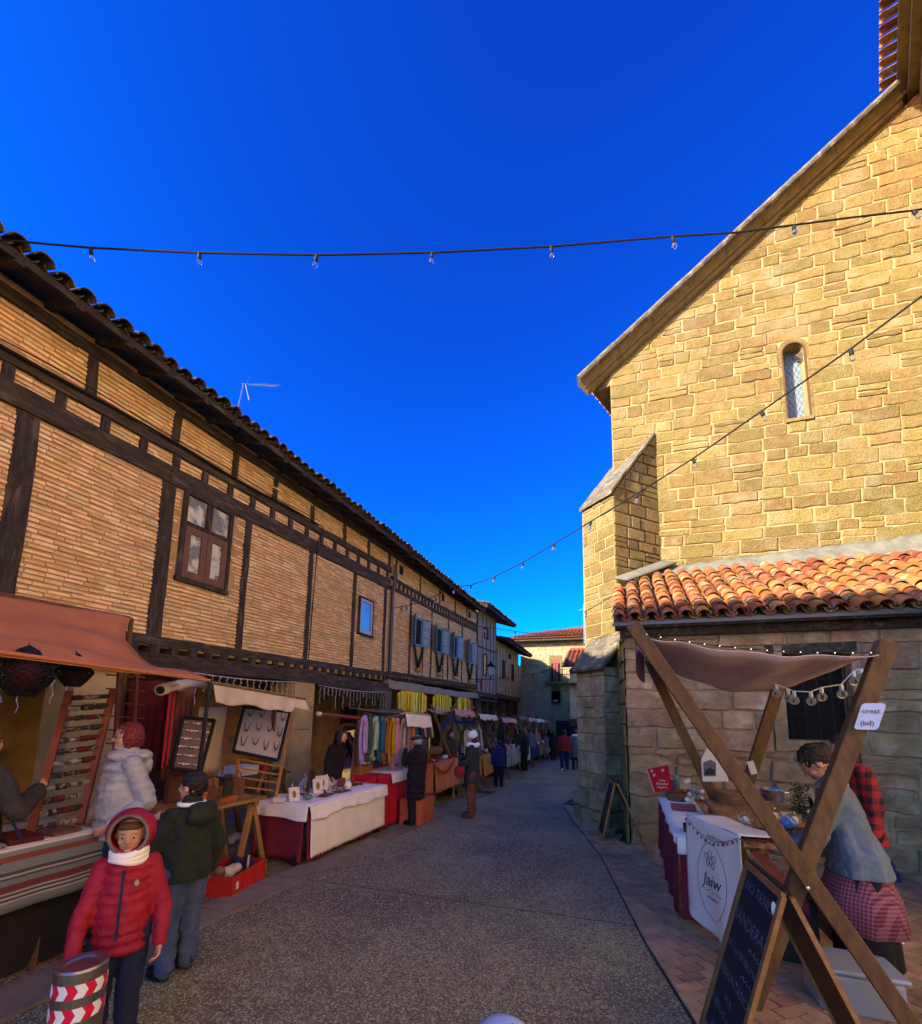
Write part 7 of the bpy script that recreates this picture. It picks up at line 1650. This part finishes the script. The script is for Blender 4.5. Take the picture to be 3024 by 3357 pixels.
a2 = PX(1915, 2065, 27) if False else PY(1915, 2060, 30); k = MB(); k.tube([a2-Vector((0, 0, 1)), a2+Vector((0, 0, 1.6))], .03, 5); k.beam(a2+Vector((-.3, 0, 1.2)), a2+Vector((.3, 0, 1.4)), .03, .03); T(k.build('tv_aerial', 'silver_metal'), 'tiny aerial on the far red roof behind the buttress', 'aerial')

# ------------------------------------------------------------------ bollards
M['steel'] = mk('brushed_steel', (.32, .30, .28), (.22, .21, .20), 30, .32, .15, 200, metal=.9, stretch=(1, 1, .1))
M['refl_w'] = mk('white_reflective', (.62, .68, .74), rough=.35); M['refl_r'] = mk('red_reflective', (.50, .01, .05), rough=.35)
bc = PD(272, 3152, 2.2); R0 = .105; bx, by, bz = bc; gb = gz(by)
b_ = thing('bollard', 'steel bollard with two bands of red and white chevrons, the child leaning on it', 'bollard', (bx, by, gb))
k = MB(); k.lathe([(R0, gb-.02), (R0, bz-.01), (R0-.006, bz), (R0-.03, bz-.004), (R0-.04, bz-.012), (0, bz-.012)], (bx, by, 0), 40); k.build('post', 'steel', b_, smooth=False)
a0 = math.atan2(-by, -bx)
for zc in (bz-.085, bz-.185):
    n = 9
    for i in range(n):
        a = a0-1.6+3.2*i/n; w = 3.2/n; hh_ = .030; m = MB(); vs = []; K = 4
        for sgn in (1, -1):
            pass
        cols_ = []
        for q in range(K+1):
            t_ = q/K; ang = a+w*t_
            cols_.append(ang)
        sk = .42*w
        for q in range(K+1):
            ang = a+w*q/K
            for zz, sh in ((hh_, 0), (0, sk), (-hh_, 0)): vs.append((bx+(R0+.0015)*math.cos(ang+sh), by+(R0+.0015)*math.sin(ang+sh), zc+zz))
        fs = []
        for q in range(K):
            for r_ in range(2): o = q*3+r_; fs.append((o, o+3, o+4, o+1))
        m.add(vs, fs); m.build('chevron', 'refl_r' if i % 2 else 'refl_w', b_)
b2 = thing('bollard', 'white domed bollard top with a small hole at the bottom edge', 'bollard', PG(1650, 3500)); 
c2 = PD(1652, 3392, 1.55); m = MB(); m.lathe([(.085, -1), (.085, -.012), (.092, -.010), (.088, .012), (.06, .030), (.03, .037), (0, .038)], c2, 32); m.build('post', mk('glossy_white_cap', (.40, .50, .62), (.34, .45, .6), 5, .25, spec=.6), b2, smooth=True)
h_ = PD(1680, 3340, 1.55); m = MB(); m.ell((h_.x, h_.y, c2.z+.034), (.008, .008, .004), 12, 6); m.build('hole', 'dark', b2, smooth=True)
# ------------------------------------------------------------------ stall on the right
FY = 3.62; BY = 6.3
st_ = thing('market_stall', 'timber stall with crossed posts, sagging mauve awning and plank table beside the lean-to', 'stall', (1.1, 4.6, gz(4.6)))
P1t, P1b = PY(2072, 2046, FY), PY(2985, 3358, FY); P2t, P2x = PY(2918, 2102, FY+.06), PY(2625, 2880, FY+.06)
P2b = P2t+(P2x-P2t)*((P2t.z-gz(FY))/(P2t.z-P2x.z)); P1b = P1t+(P1b-P1t)*((P1t.z-gz(FY))/(P1t.z-P1b.z))
def post2(a, b, w, h, mat='wood_dark', up=(0, 1, 0)): k = MB(); k.beam(a, b, w, h, up=up, wob=.0015, n=6); o = k.build('post', mat, st_); bv = o.modifiers.new('b', 'BEVEL'); bv.width = .005; bv.segments = 1; return o
post2(P1t, P1b, .10, .045); post2(P2t+Vector((0, .03, 0)), P2b+Vector((0, .03, 0)), .105, .085)
P3t, P3b = PY(2118, 2150, BY), PY(2345, 2620, BY); P4t, P4b = PY(2556, 2240, BY+.06), PY(2445, 2590, BY+.06)
P3b = P3t+(P3b-P3t)*((P3t.z-gz(BY))/(P3t.z-P3b.z)); P4b = P4t+(P4b-P4t)*((P4t.z-gz(BY))/(P4t.z-P4b.z))
post2(P3t, P3b, .11, .05); post2(P4t, P4b, .12, .08)
k = MB(); k.ell(P2x+Vector((0, -.12, -.02)), (.013, .006, .013), 12, 8); k.build('bolt', 'silver_metal', st_, smooth=True)
# table planks
M['plank'] = mk('worn_plank', (.36, .21, .08), (.22, .12, .045), 4, .6, .5, 50, stretch=(7, 1.2, 7), var=.15, c3=(.15, .08, .035), s3=2)
tz = .80
for i in range(4):
    x0 = .84+i*.235; k = MB(); y0 = 4.30+.07*i+random.uniform(-.01, .01); k.bb(x0+.003, x0+.232, y0, 6.25, tz-.045, tz-random.uniform(0, .004)); o = k.build('plank', 'plank', st_)
for y in (4.45, 5.9): k = MB(); k.bb(.84, 1.78, y, y+.08, tz-.10, tz-.047); k.build('cross_bar', 'wood_dark', st_)
k = MB(); k.beam((.95, 4.5, tz-.1), (1.65, 4.55, gz(4.5)), .05, .07); k.build('brace', 'wood_red', st_); k = MB(); k.beam((1.65, 4.6, tz-.1), (.95, 4.65, gz(4.5)), .05, .07); k.build('brace', 'wood_dark', st_)
k = MB(); k.beam((.78, 5.2, gz(5)), (.86, 5.0, tz-.05), .06, .05); k.build('leg', 'wood_dark', st_)
# awning
A1, B1_, C1, D1 = PY(2098, 2082, FY), PY(2882, 2146, FY), P4t+Vector((0, 0, -.06)), P3t+Vector((0, 0, -.06))
def awr(u, v, p):
    p.z -= .10*math.sin(u*math.pi)*math.sin(v*math.pi)+.02*math.sin(v*16)*math.sin(u*math.pi)+.012*math.sin(u*22+v*5); return p
awning([A1, B1_, C1, D1], 40, 24, .125, 'dusty', 'sagging mauve grey cloth awning over the right stall', extra=awr, wr=.012)
k = MB(); k.sheet(lambda u, v: A1.lerp(D1, u)+Vector((-.03-.02*math.sin(u*8), 0, -.02-.30*v*(.5+.5*math.sin(u*math.pi)))), 16, 5, thick=.006); T(k.build('awning_flap', 'purple', smooth=True), 'dark flap of cloth hanging from the left side of the mauve awning', 'cloth')
fl = thing('fairy_lights', 'tiny warm fairy lights along the edge of the mauve awning', 'string light', A1)
ep = [A1.lerp(B1_, u)-Vector((0, .015, .50*(u-u*u)*.4-.012)) for u in [i/30 for i in range(31)]]; k = MB(); k.tube(ep, .003, 4); k.build('wire', 'rope', fl)
for i in range(1, 30, 2): k = MB(); k.ell(ep[i]+Vector((0, -.005, 0)), .0032, 6, 4); k.build('light', 'bulb_lit', fl, smooth=True)
gb_ = [(2545, 2258), (2583, 2272), (2603, 2280), (2658, 2282), (2693, 2268), (2758, 2258), (2798, 2215), (2822, 2205)]
gp_ = [PY(x, y-14, 4.35) for x, y in gb_]
lt2 = thing('globe_lights', 'string of round clear globe bulbs under the right stall awning', 'string light', gp_[0]); k = MB(); k.tube([gp_[0]+Vector((-.1, .1, .06))]+gp_+[P2t-Vector((.05, 0, .2))], .004, 5); k.build('cable', 'white_wire', lt2)
for p in gp_:
    k = MB(); k.lathe([(.012, 0), (.014, -.02), (.014, -.045), (.0, -.047)][::-1], p, 10); so = k.build('socket', 'white_wire', lt2, smooth=True); k = MB(); k.ell(p-Vector((0, 0, .075)), .034, 14, 10); k.build('globe', 'bulb', so, smooth=True)
# side cloth table
drape(.44, .86, 4.98, 7.35, .62, .70, 'burgundy', 'tablecloth', 'glittery burgundy cloth to the ground on the side of the right stall', sides='L', fold=.012)
k = MB()
def bside(u, v):
    y = 4.98+2.4*u; p = Vector((.44-.015-.03*v+.016*math.sin(u*34+1)*v+.01*math.sin(u*11), y, .62-.72*v+(.0)))
    return p
k.sheet(bside, 60, 12, thick=.006); T(k.build('tablecloth', 'burgundy', smooth=True), 'burgundy cloth hanging on the street side of the right stall', 'tablecloth')
k = MB(); k.bb(.47, .84, 5.02, 7.3, .575, .612); T(k.build('table_top', 'wood'), 'narrow table top under the burgundy cloth', 'table')
k = MB(); k.sheet(lambda u, v: (.84-.42*u+(-.028 if u > .99 else 0), 4.96+2.3*v, .632+.004*nz(u*5, v*8)), 6, 20, thick=.006)
k.sheet(lambda u, v: (.415-.012*math.sin(v*30)*u, 4.95+2.32*v, .632-(.06+.03*math.sin(v*5))*u), 5, 40, thick=.005); k.sheet(lambda u, v: (.42+.43*v, 4.95-.01*math.sin(v*20)*u, .632-.15*u), 5, 16, thick=.005); T(k.build('tablecloth', 'white_cloth', smooth=True), 'white runner over the burgundy cloth', 'tablecloth')
# banner
BXp = .80
def ban(u, v):
    y = 4.24+.70*u; z = .845-.93*v+(0.10*(u-.2) if v > .9 else 0)*(v-.9)*10
    return Vector((BXp+.02-.30*u-.012-.02*v+.018*math.sin(u*11+v*2)*v+.010*nz(u*5, v*6)*v, y, z-.12*v*(1-u)*0))
k = MB(); k.sheet(ban, 24, 24, thick=.004); k.sheet(lambda u, v: (BXp+.008-.30*u+.30*v, 4.24+.70*u+.05*v, .845+.006*math.sin(u*9)), 16, 6, thick=.004); bn = T(k.build('banner', 'linen', smooth=True), 'white cloth banner with black oval emblem hanging from the plank table', 'banner')
M['ink'] = mk('black_ink', (.06, .055, .06), rough=.8); M['ink_brown'] = mk('brown_ink', (.16, .09, .07), rough=.8)
def bpt(u, v): p = ban(u, v); return p+Vector((-.006, -.0025, 0))
k = MB(); k.tube([bpt(.50+.27*math.cos(a), .50+.33*math.sin(a)) for a in [2*math.pi*q/40 for q in range(41)]], .0017, 5, cap=False); k.build('emblem_ring', 'ink', bn)
k = MB()
for cx_, cz_, r in ((.44, .30, .03), (.52, .27, .035), (.60, .30, .03), (.50, .33, .03), (.57, .35, .028), (.46, .36, .026)): k.tube([bpt(cx_+r*1.1*math.cos(a), cz_+r*math.sin(a)) for a in [2*math.pi*q/12 for q in range(13)]], .0018, 4, cap=False)
k.build('emblem_flower', 'ink', bn, kind='stuff')
def txt_on(o_parent, txt, size, mat, origin, xd, zd, name='lettering', align='CENTER', bold=0.0, shear=0.0):
    me = textmesh(txt, size, mat, name, .0004, shear, align, bold); o = bpy.data.objects.new(name, me); COL.objects.link(o); xd = Vector(xd).normalized(); zd = Vector(zd); zd = (zd-xd*zd.dot(xd)).normalized(); nd = xd.cross(zd)
    mw = Matrix((xd, zd, nd)).transposed().to_4x4(); mw.translation = Vector(origin)-wloc(o_parent)
    o.parent = o_parent
    if o_parent.rotation_euler.z: raise Exception('rot')
    o.matrix_local = mw; return o
txt_on(bn, 'Jaiw', .15, 'ink', bpt(.50, .55)+Vector((-.006, -.003, 0)), (.30, -.70, 0), (0, 0, 1), shear=.3); txt_on(bn, 'artesana', .045, 'ink_brown', bpt(.5, .66)+Vector((-.006, -.003, 0)), (.30, -.70, 0), (0, 0, 1)); txt_on(bn, 'hecho a mano', .05, 'ink_brown', bpt(.36, .12)+Vector((-.006, -.003, 0)), (.30, -.70, 0), (0, 0, 1))
k = MB(); k.tube([bpt(.30+.42*q/14, .585+.012*math.sin(q*1.4)+.02*(q > 10)) for q in range(15)], .0018, 4); k.build('flourish', 'ink', bn)
g_t = [bpt(.02+.96*q/12, .02+.12*math.sin(q/12*math.pi)) for q in range(13)]
mg = thing('mini_bulb_garland', 'little garland of coloured mini bulbs across the white banner', 'garland', g_t[0]); k = MB(); k.tube(g_t, .0025, 4); k.build('cord', 'ink', mg)
for i, p in enumerate(g_t):
    k = MB(); k.ell(p+Vector((-.006, 0, -.022)), (.008, .008, .014), 8, 6); k.build('mini_bulb', ['green_glass', 'red_cloth', 'yellow_cloth', 'blue_coat'][i % 4], mg, smooth=True)
# goods on the right stall
def basket(x, y, z, r, h, label):
    t = thing('wicker_basket', label, 'basket', (x, y, z)); k = MB(); rr = r
    for q in range(9): a = h*q/8; R = r*(.82+.18*q/8); k.tube([(x+R*math.cos(w), y+R*math.sin(w), z+a) for w in [2*math.pi*e/24 for e in range(25)]], h/16*1.15, 6, cap=False)
    k.build('weave', 'wicker', t, kind='stuff', smooth=True); k = MB(); k.lathe([(0, .003), (r*.8, .003), (r*.98, h*.98), (r*.90, h*.98), (r*.72, .012), (0, .012)], (x, y, z), 20); k.build('lining', 'wicker', t); return t
bq = PZ(2402, 2625, tz+.03); basket(bq.x, bq.y, tz, .17, .13, 'wide empty wicker basket on the plank table')
pq_ = PZ(2532, 2615, tz+.03); t = thing('steel_pot', 'shiny steel pot with blue ribbon on the plank table', 'pot', (pq_.x, pq_.y, tz)); k = MB(); k.lathe([(.115, 0), (.12, .02), (.12, .12), (.13, .125), (.13, .132), (.112, .132), (.108, .02), (0, .015)], (pq_.x, pq_.y, tz), 28); k.build('body', 'silver_metal', t, smooth=True)
for s in (-1, 1): k = MB(); k.tube([(pq_.x+s*.12, pq_.y-.04, tz+.1), (pq_.x+s*.16, pq_.y-.03, tz+.105), (pq_.x+s*.16, pq_.y+.03, tz+.105), (pq_.x+s*.12, pq_.y+.04, tz+.1)], .008, 6); k.build('handle', 'silver_metal', t)
k = MB(); k.ell((pq_.x+.05, pq_.y-.1, tz+.13), (.05, .03, .02), 8, 6); k.build('ribbon', 'shutter', t)
def gp2(x, y, z=tz): return PZ(x, y, z+.02)
for i, (x, y, r) in enumerate(((2445, 2695, .05), (2540, 2680, .05), (2545, 2725, .05), (2585, 2712, .055), (2605, 2695, .05), (2650, 2690, .05))):
    p = gp2(x, y); t = thing('glass_bauble', ['flat clear glass bauble left on the branches', 'clear glass bauble farthest back of the row', 'frosted white bauble beside the front post', 'blue tinted clear bauble in the middle of the row', 'clear brown glinting bauble right of the blue one', 'green tinted glass jar at the right of the baubles'][i], 'bauble', (p.x, p.y, tz), group='baubles on the plank table'); k = MB(); k.ell((p.x, p.y, tz+r), (r*1.15, r*1.15, r), 18, 12); k.build('glass', ['glass_clear', 'glass_clear', 'white_cloth', 'blue_glass', 'glass_clear', 'glass_clear'][i], t, smooth=True); k = MB(); k.lathe([(.012, 0), (.012, .015), (0, .016)], (p.x, p.y, tz+2*r-.003), 8); k.build('cap', 'silver_metal', t)
    if i in (0, 1, 4): k = MB(); k.ell((p.x, p.y, tz+r*.8), r*.45, 8, 6); k.build('filling', 'white_cloth', t, smooth=True)
k = MB()
for i in range(160):
    p = gp2(random.uniform(2440, 2700), random.uniform(2715, 2765)); a = random.uniform(0, 6.28); L = random.uniform(.03, .10); z = tz+.008+random.random()*.02; k.tube([(p.x, p.y, z), (p.x+L*.5*math.cos(a), p.y+L*.5*math.sin(a), z+.01), (p.x+L*math.cos(a+.3), p.y+L*math.sin(a+.3), z)], .004, 4)
T(k.build('twigs', 'leather', kind='stuff', recalc=False), 'tangled brown twigs and bark rings strewn under the baubles', 'twigs')
p = gp2(2730, 2735); k = MB(); k.box((p.x+.05, p.y, tz+.006), (.32, .2, .006), rot=Matrix.Rotation(.4, 3, 'Z')); k.box((p.x+.06, p.y+.02, tz+.013), (.28, .17, .005), rot=Matrix.Rotation(.6, 3, 'Z')); T(k.build('card_sheets', mk('yellow_card', (.55, .46, .07), rough=.8)), 'yellow card sheets at the near right of the plank table', 'paper')
k = MB(); p = gp2(2600, 2665); k.box((p.x, p.y, tz+.004), (.35, .25, .004), rot=Matrix.Rotation(.2, 3, 'Z')); T(k.build('paper_sheet', 'paper'), 'white paper sheet under the stall keeper hands', 'paper')
# christmas dummy tree jar in front of the keeper
p = gp2(2640, 2690); t = thing('glass_jar', 'tall jar filled with dark green sprigs in front of the stall keeper', 'jar', (p.x, p.y+.1, tz)); k = MB()
for i in range(420):
    q = Vector((p.x+random.gauss(0, .035), p.y+.1+random.gauss(0, .035), tz+random.uniform(.02, .34))); d = Vector((random.gauss(0, 1), random.gauss(0, 1), random.gauss(0, 1))).normalized()*.05; s = d.orthogonal().normalized()*.006; k.add([q-s, q+s, q+d], [(0, 1, 2)])
k.build('sprigs', 'garland', t, kind='stuff', recalc=False); k = MB(); k.tube([(p.x-.05+.035*math.cos(a), p.y+.0, tz+.22+.035*math.sin(a)) for a in [2*math.pi*w/16 for w in range(17)]], .004, 5, cap=False); k.build('ring', 'wicker', t)
# end of table: white paper tree with picture, jars, red sign, small baskets
z2_ = .64
c = PZ(2362, 2560, .80); t = thing('paper_house', 'white pointed paper house with winter picture at the back of the stall', 'decoration', (c.x, c.y, tz)); k = MB(); yb = 6.0; a = PY(2305, 2562, yb); b = PY(2385, 2562, yb); top = PY(2317, 2452, yb)
k.prism([a, b, PY(2370, 2500, yb), top, PY(2300, 2490, yb)], (0, .05, 0)); k.build('card', 'paper', t); k = MB(); k.prism([PY(2308, 2545, yb-.004), PY(2348, 2545, yb-.004), PY(2348, 2500, yb-.004), PY(2330, 2490, yb-.004), PY(2306, 2500, yb-.004)], (0, .003, 0)); k.build('picture', 'blue_grey', t); k = MB(); k.prism([PY(2312, 2540, yb-.008), PY(2344, 2540, yb-.008), PY(2344, 2525, yb-.008), PY(2328, 2515, yb-.008), PY(2314, 2525, yb-.008)], (0, .003, 0)); k.build('picture_house', 'charcoal', t)
k = MB(); k.prism([b, PY(2390, 2562, yb), PY(2345, 2495, yb+.01), PY(2372, 2505, yb)], (0, .02, 0)); k.build('fold', 'linen', t)
yr = 7.1; rs_ = thing('red_sign', 'red card sign with white snowflakes on the side table', 'sign', PY(2155, 2595, yr)); rc = [PY(2120, 2522, yr), PY(2192, 2507, yr), PY(2204, 2588, yr), PY(2146, 2598, yr)]; k = MB(); k.prism(rc, (0, .012, 0)); k.build('card', 'red_cloth', rs_)
k = MB(); k.beam(rc[0], rc[3], .02, .02); k.build('edge', 'pink', rs_)
for (x, y) in ((2137, 2527), (2173, 2525), (2145, 2541)):
    c = PY(x, y, yr-.006); k = MB()
    for q in range(3): a = q*math.pi/3; k.beam(c-Vector((.022*math.cos(a), 0, .022*math.sin(a))), c+Vector((.022*math.cos(a), 0, .022*math.sin(a))), .006, .004, up=(0, 1, 0))
    k.build('snowflake', 'paper', rs_, kind='stuff')
for i, s_ in enumerate(('Feliz', 'Navidad', 'regalos')): txt_on(rs_, s_, .045, 'paper', PY(2172, 2562+i*11, yr-.006), (1, 0, .05), (0, 0, 1))
yk = 6.5
bsk = PZ(2220, 2618, z2_+.02); basket(bsk.x, bsk.y, z2_, .14, .10, 'small wicker basket of dark cones on the side table')
for i in range(9): k = MB(); k.ell((bsk.x+random.uniform(-.08, .08), bsk.y+random.uniform(-.08, .08), z2_+.11), (.035, .04, .03), 8, 6); T(k.build('pine_cone', 'leather', smooth=True), 'dark pine cone heaped in the small basket', 'cone', 'pine cones in the small basket')
for i, (x, y, h, mt_, lb_) in enumerate(((2196, 2590, .26, 'shutter', 'tall blue glass vase by the red sign'), (2210, 2592, .22, 'purple', 'tall violet glass vase by the red sign'), (2222, 2588, .28, 'green_glass', 'tall green glass vase by the red sign'), (2278, 2598, .20, 'glass_clear', 'clear corked bottle behind the side table'))):
    p = PZ(x, y+18, z2_); lathe_thing('vase' if i < 3 else 'bottle', lb_, 'vase' if i < 3 else 'bottle', [(.035, 0), (.04, h*.5), (.03, h*.8), (.038, h), (.03, h), (0, h*.9)], p.x, p.y, mt_, z=z2_)
for i in range(16):
    p = PZ(random.uniform(2245, 2305), random.uniform(2600, 2632), z2_+.05); k = MB(); r = random.uniform(.02, .035); k.ell((p.x, p.y, z2_+.03+random.uniform(0, .14)), r, 8, 6); T(k.build('pompom', ['shutter', 'paper', 'green_glass', 'red_cloth', 'white_cloth'][i % 5], smooth=True), ['teal', 'cream', 'green', 'red', 'white'][i % 5]+' pompom heaped in front of the bottle', 'pompom', 'pompoms heaped on the side table')
p = PZ(2255, 2560, z2_+.2); k = MB(); k.box(p, (.08, .005, .05), rot=Matrix.Rotation(-.5, 3, 'Y')); T(k.build('price_card', 'paper'), 'tilted white price card above the pompoms', 'card')
p = PZ(2245, 2660, z2_); t = thing('gift_box', 'flat pink checked gift box on the white runner', 'box', (p.x, p.y, z2_)); k = MB(); k.box((p.x, p.y+.1, z2_+.03), (.26, .2, .05)); k.build('body', 'red_gingham', t)
p = PZ(2258, 2735, z2_); t = thing('tin_box', 'round brown tin with crumpled white paper near the banner', 'tin', (p.x+.1, p.y+.05, z2_)); k = MB(); k.lathe([(.11, 0), (.115, .07), (.10, .07), (.1, .02), (0, .02)], (p.x+.08, p.y+.12, z2_), 20); k.build('body', 'leather', t, smooth=True); k = MB(); [k.ell((p.x+.08+random.uniform(-.05, .05), p.y+.12+random.uniform(-.05, .05), z2_+.09+random.uniform(0, .04)), (.05, .04, .035), 7, 5) for _ in range(8)]; modrm(k.build('crumpled_paper', 'white_cloth', t), .009, 0)
for i in range(30):
    k = MB(); a = .415-.03; y = random.uniform(5.1, 5.6); z = random.uniform(.15, .5)
# cards fixed to posts
p = P2t.lerp(P2b, .205)+Vector((.02, -.06, 0)); d2 = (P2b-P2t).normalized(); t = thing('paper_sign', 'bluish white card fixed to the right front post', 'sign', p); xd = Vector((1, 0, 0)); zd = Vector((-d2.x*.9, 0, -d2.z)).normalized(); w_, h_ = .062, .088
cpts = []
for cx_, cz_, a0_ in ((w_-.02, h_-.02, 0), (-w_+.02, h_-.02, 90), (-w_+.02, -h_+.02, 180), (w_-.02, -h_+.02, 270)):
    for q in range(4): a = R_(a0_+30*q); cpts.append(p+xd*(cx_+.02*math.cos(a))+zd*(cz_+.02*math.sin(a)))
k = MB(); k.prism(cpts, (0, .003, 0)); k.build('card', mk('bluish_card', (.50, .56, .78), rough=.6), t); txt_on(t, 'creat', .045, 'ink', p+Vector((0, -.003, 0))+zd*.02, xd, zd); txt_on(t, '(bd)', .045, 'ink', p+Vector((0, -.003, 0))-zd*.06, xd, zd)
p = P4t.lerp(P4b, .42)+Vector((-.02, -.06, 0)); k = MB(); k.box(p, (.07, .003, .15), rot=Matrix.Rotation(-.25, 3, 'Y')); T(k.build('paper_tag', 'paper'), 'white tag fixed to the rear post of the right stall', 'tag')
# ---- blackboards
def aboard(tn, tf, drop, spread, back, label, board_mat='board_black', text=None):
    """tn tf near and far top corners; board leans out by spread, rear leg by back"""
    t = thing('a_board', label, 'blackboard', tn); sidev = Vector((spread, 0, -drop)); n = (tf-tn).cross(sidev).normalized()
    if n.x > 0: n = -n
    bnr, bfr = tn+sidev, tf+sidev
    for a, b in ((tn, bnr), (tf, bfr), (tn, tf), (tn+sidev*.93, tf+sidev*.93)): k = MB(); k.beam(a, b, .035, .022, up=n); k.build('frame', 'wood', t)
    k = MB(); k.prism([q-n*.004 for q in (tn, tf, tf+sidev*.93, tn+sidev*.93)], -n*.008); k.build('board', board_mat, t)
    s2 = Vector((back, 0, -drop)); off = Vector((.035, 0, 0))
    for a in (tn, tf): k = MB(); k.beam(a+off, a+off+s2, .035, .022, up=(1, 0, .3)); k.build('rear_leg', 'wood', t)
    k = MB(); k.prism([q+off for q in (tn, tf, tf+s2*.93, tn+s2*.93)], Vector((.008, 0, .003))); k.build('rear_board', 'wood_dark' if text else 'wood_red', t)
    k = MB(); k.beam(tn+Vector((.02, 0, .02)), tf+Vector((.02, 0, .02)), .03, .012); k.build('hinge_strip', 'metal_dark', t)
    return t, n, sidev
M['board_black'] = mk('chalkboard', (.012, .013, .022), (.022, .024, .034), 3, .7, .2, 60); M['chalk'] = mk('chalk', (.24, .24, .30), (.08, .08, .11), 60, .95)
tn, tf = PD(2568, 2938, 2.25), PD(2450, 2832, 2.74); tf.z = tn.z = (tn.z+tf.z)/2
drop = tn.z-gz(tn.y)
t, n, sv = aboard(tn, tf, drop, -.30, .42, 'near blackboard with chalked Spanish words in a pine frame', text=True)
xd = (tn-tf).normalized(); zd = -sv.normalized(); W_ = (tn-tf).length
rows = [('¿NO TIENES', .12, .105), ('BANDERA?', .30, .125), ('NO hay PROBLEMA', .45, .078), ('PREGÚNTANOS', .60, .095), ('POR', .70, .055), ('BUENAS y NON', .78, .075), ('FIESTAS', .90, .08)]
for s_, f, sz_ in rows:
    c = tf.lerp(tn, .5)+sv*f+n*.003; txt_on(t, s_, min(sz_, 1.55*W_/len(s_)*.98), 'chalk', c, xd, zd, name='chalk_writing', shear=.05, bold=-.001)
for f in (.36, .50):
    k = MB(); k.tube([tf.lerp(tn, .62+.03*q)+sv*(f+.012*math.sin(q*2.2))+n*.004 for q in range(12)], .0016, 4); k.build('chalk_wave', 'chalk', t)
k = MB(); c = tn+sv*.08-xd*.03+n*.01; k.ell(c, (.012, .012, .035), 8, 6); k.build('clip', 'white_cloth', t)
tn2, tf2 = PD(2016, 2568, 7.35), PD(1998, 2560, 7.75); tf2.z = tn2.z
aboard(tn2, tf2, tn2.z-gz(tn2.y), -.22, .42, 'dark wooden standing board at the corner of the lean-to')
# things under and behind
g = PG(2800, 3300); t = thing('plastic_box', 'translucent plastic storage box on the pavers under the stall', 'storage box', (g.x, g.y, g.z)); M['plastic'] = mk('translucent_plastic', (.40, .43, .45), rough=.25, trans=.35, spec=.6)
k = MB(); k.box((g.x, g.y, g.z+.13), (.46, .32, .24), taper=1.0); o = k.build('body', 'plastic', t); bv = o.modifiers.new('b', 'BEVEL'); bv.width = .03; bv.segments = 3
k = MB(); k.box((g.x, g.y, g.z+.265), (.50, .36, .03)); o = k.build('lid', 'plastic', t); bv = o.modifiers.new('b', 'BEVEL'); bv.width = .014; bv.segments = 3
k = MB(); k.bb(1.0, 1.35, 4.5, 4.85, gz(4.6), .33); T(k.build('black_chest', 'charcoal'), 'black chest standing under the plank table', 'chest')
def bagthing(px, py, s, mat, label, X=None):
    g = PG(px, py); k = MB(); random.seed(px); [k.ell((g.x+random.uniform(-.3, .3)*s, g.y+random.uniform(-.3, .3)*s, g.z+s*random.uniform(.2, .9)), (s*.4, s*.35, s*.45), 8, 6) for _ in range(7)]; T(modrm(k.build('bag', mat), .012, 1), label, 'bag')
bagthing(2180, 2775, .16, 'white_cloth', 'crumpled white bag on the pavers at the foot of the burgundy cloth'); bagthing(2915, 2890, .2, 'blue_coat', 'bright blue bag on the ground behind the stall keeper'); bagthing(2920, 3085, .16, 'paper', 'pale paper bag beside the stall keeper feet')
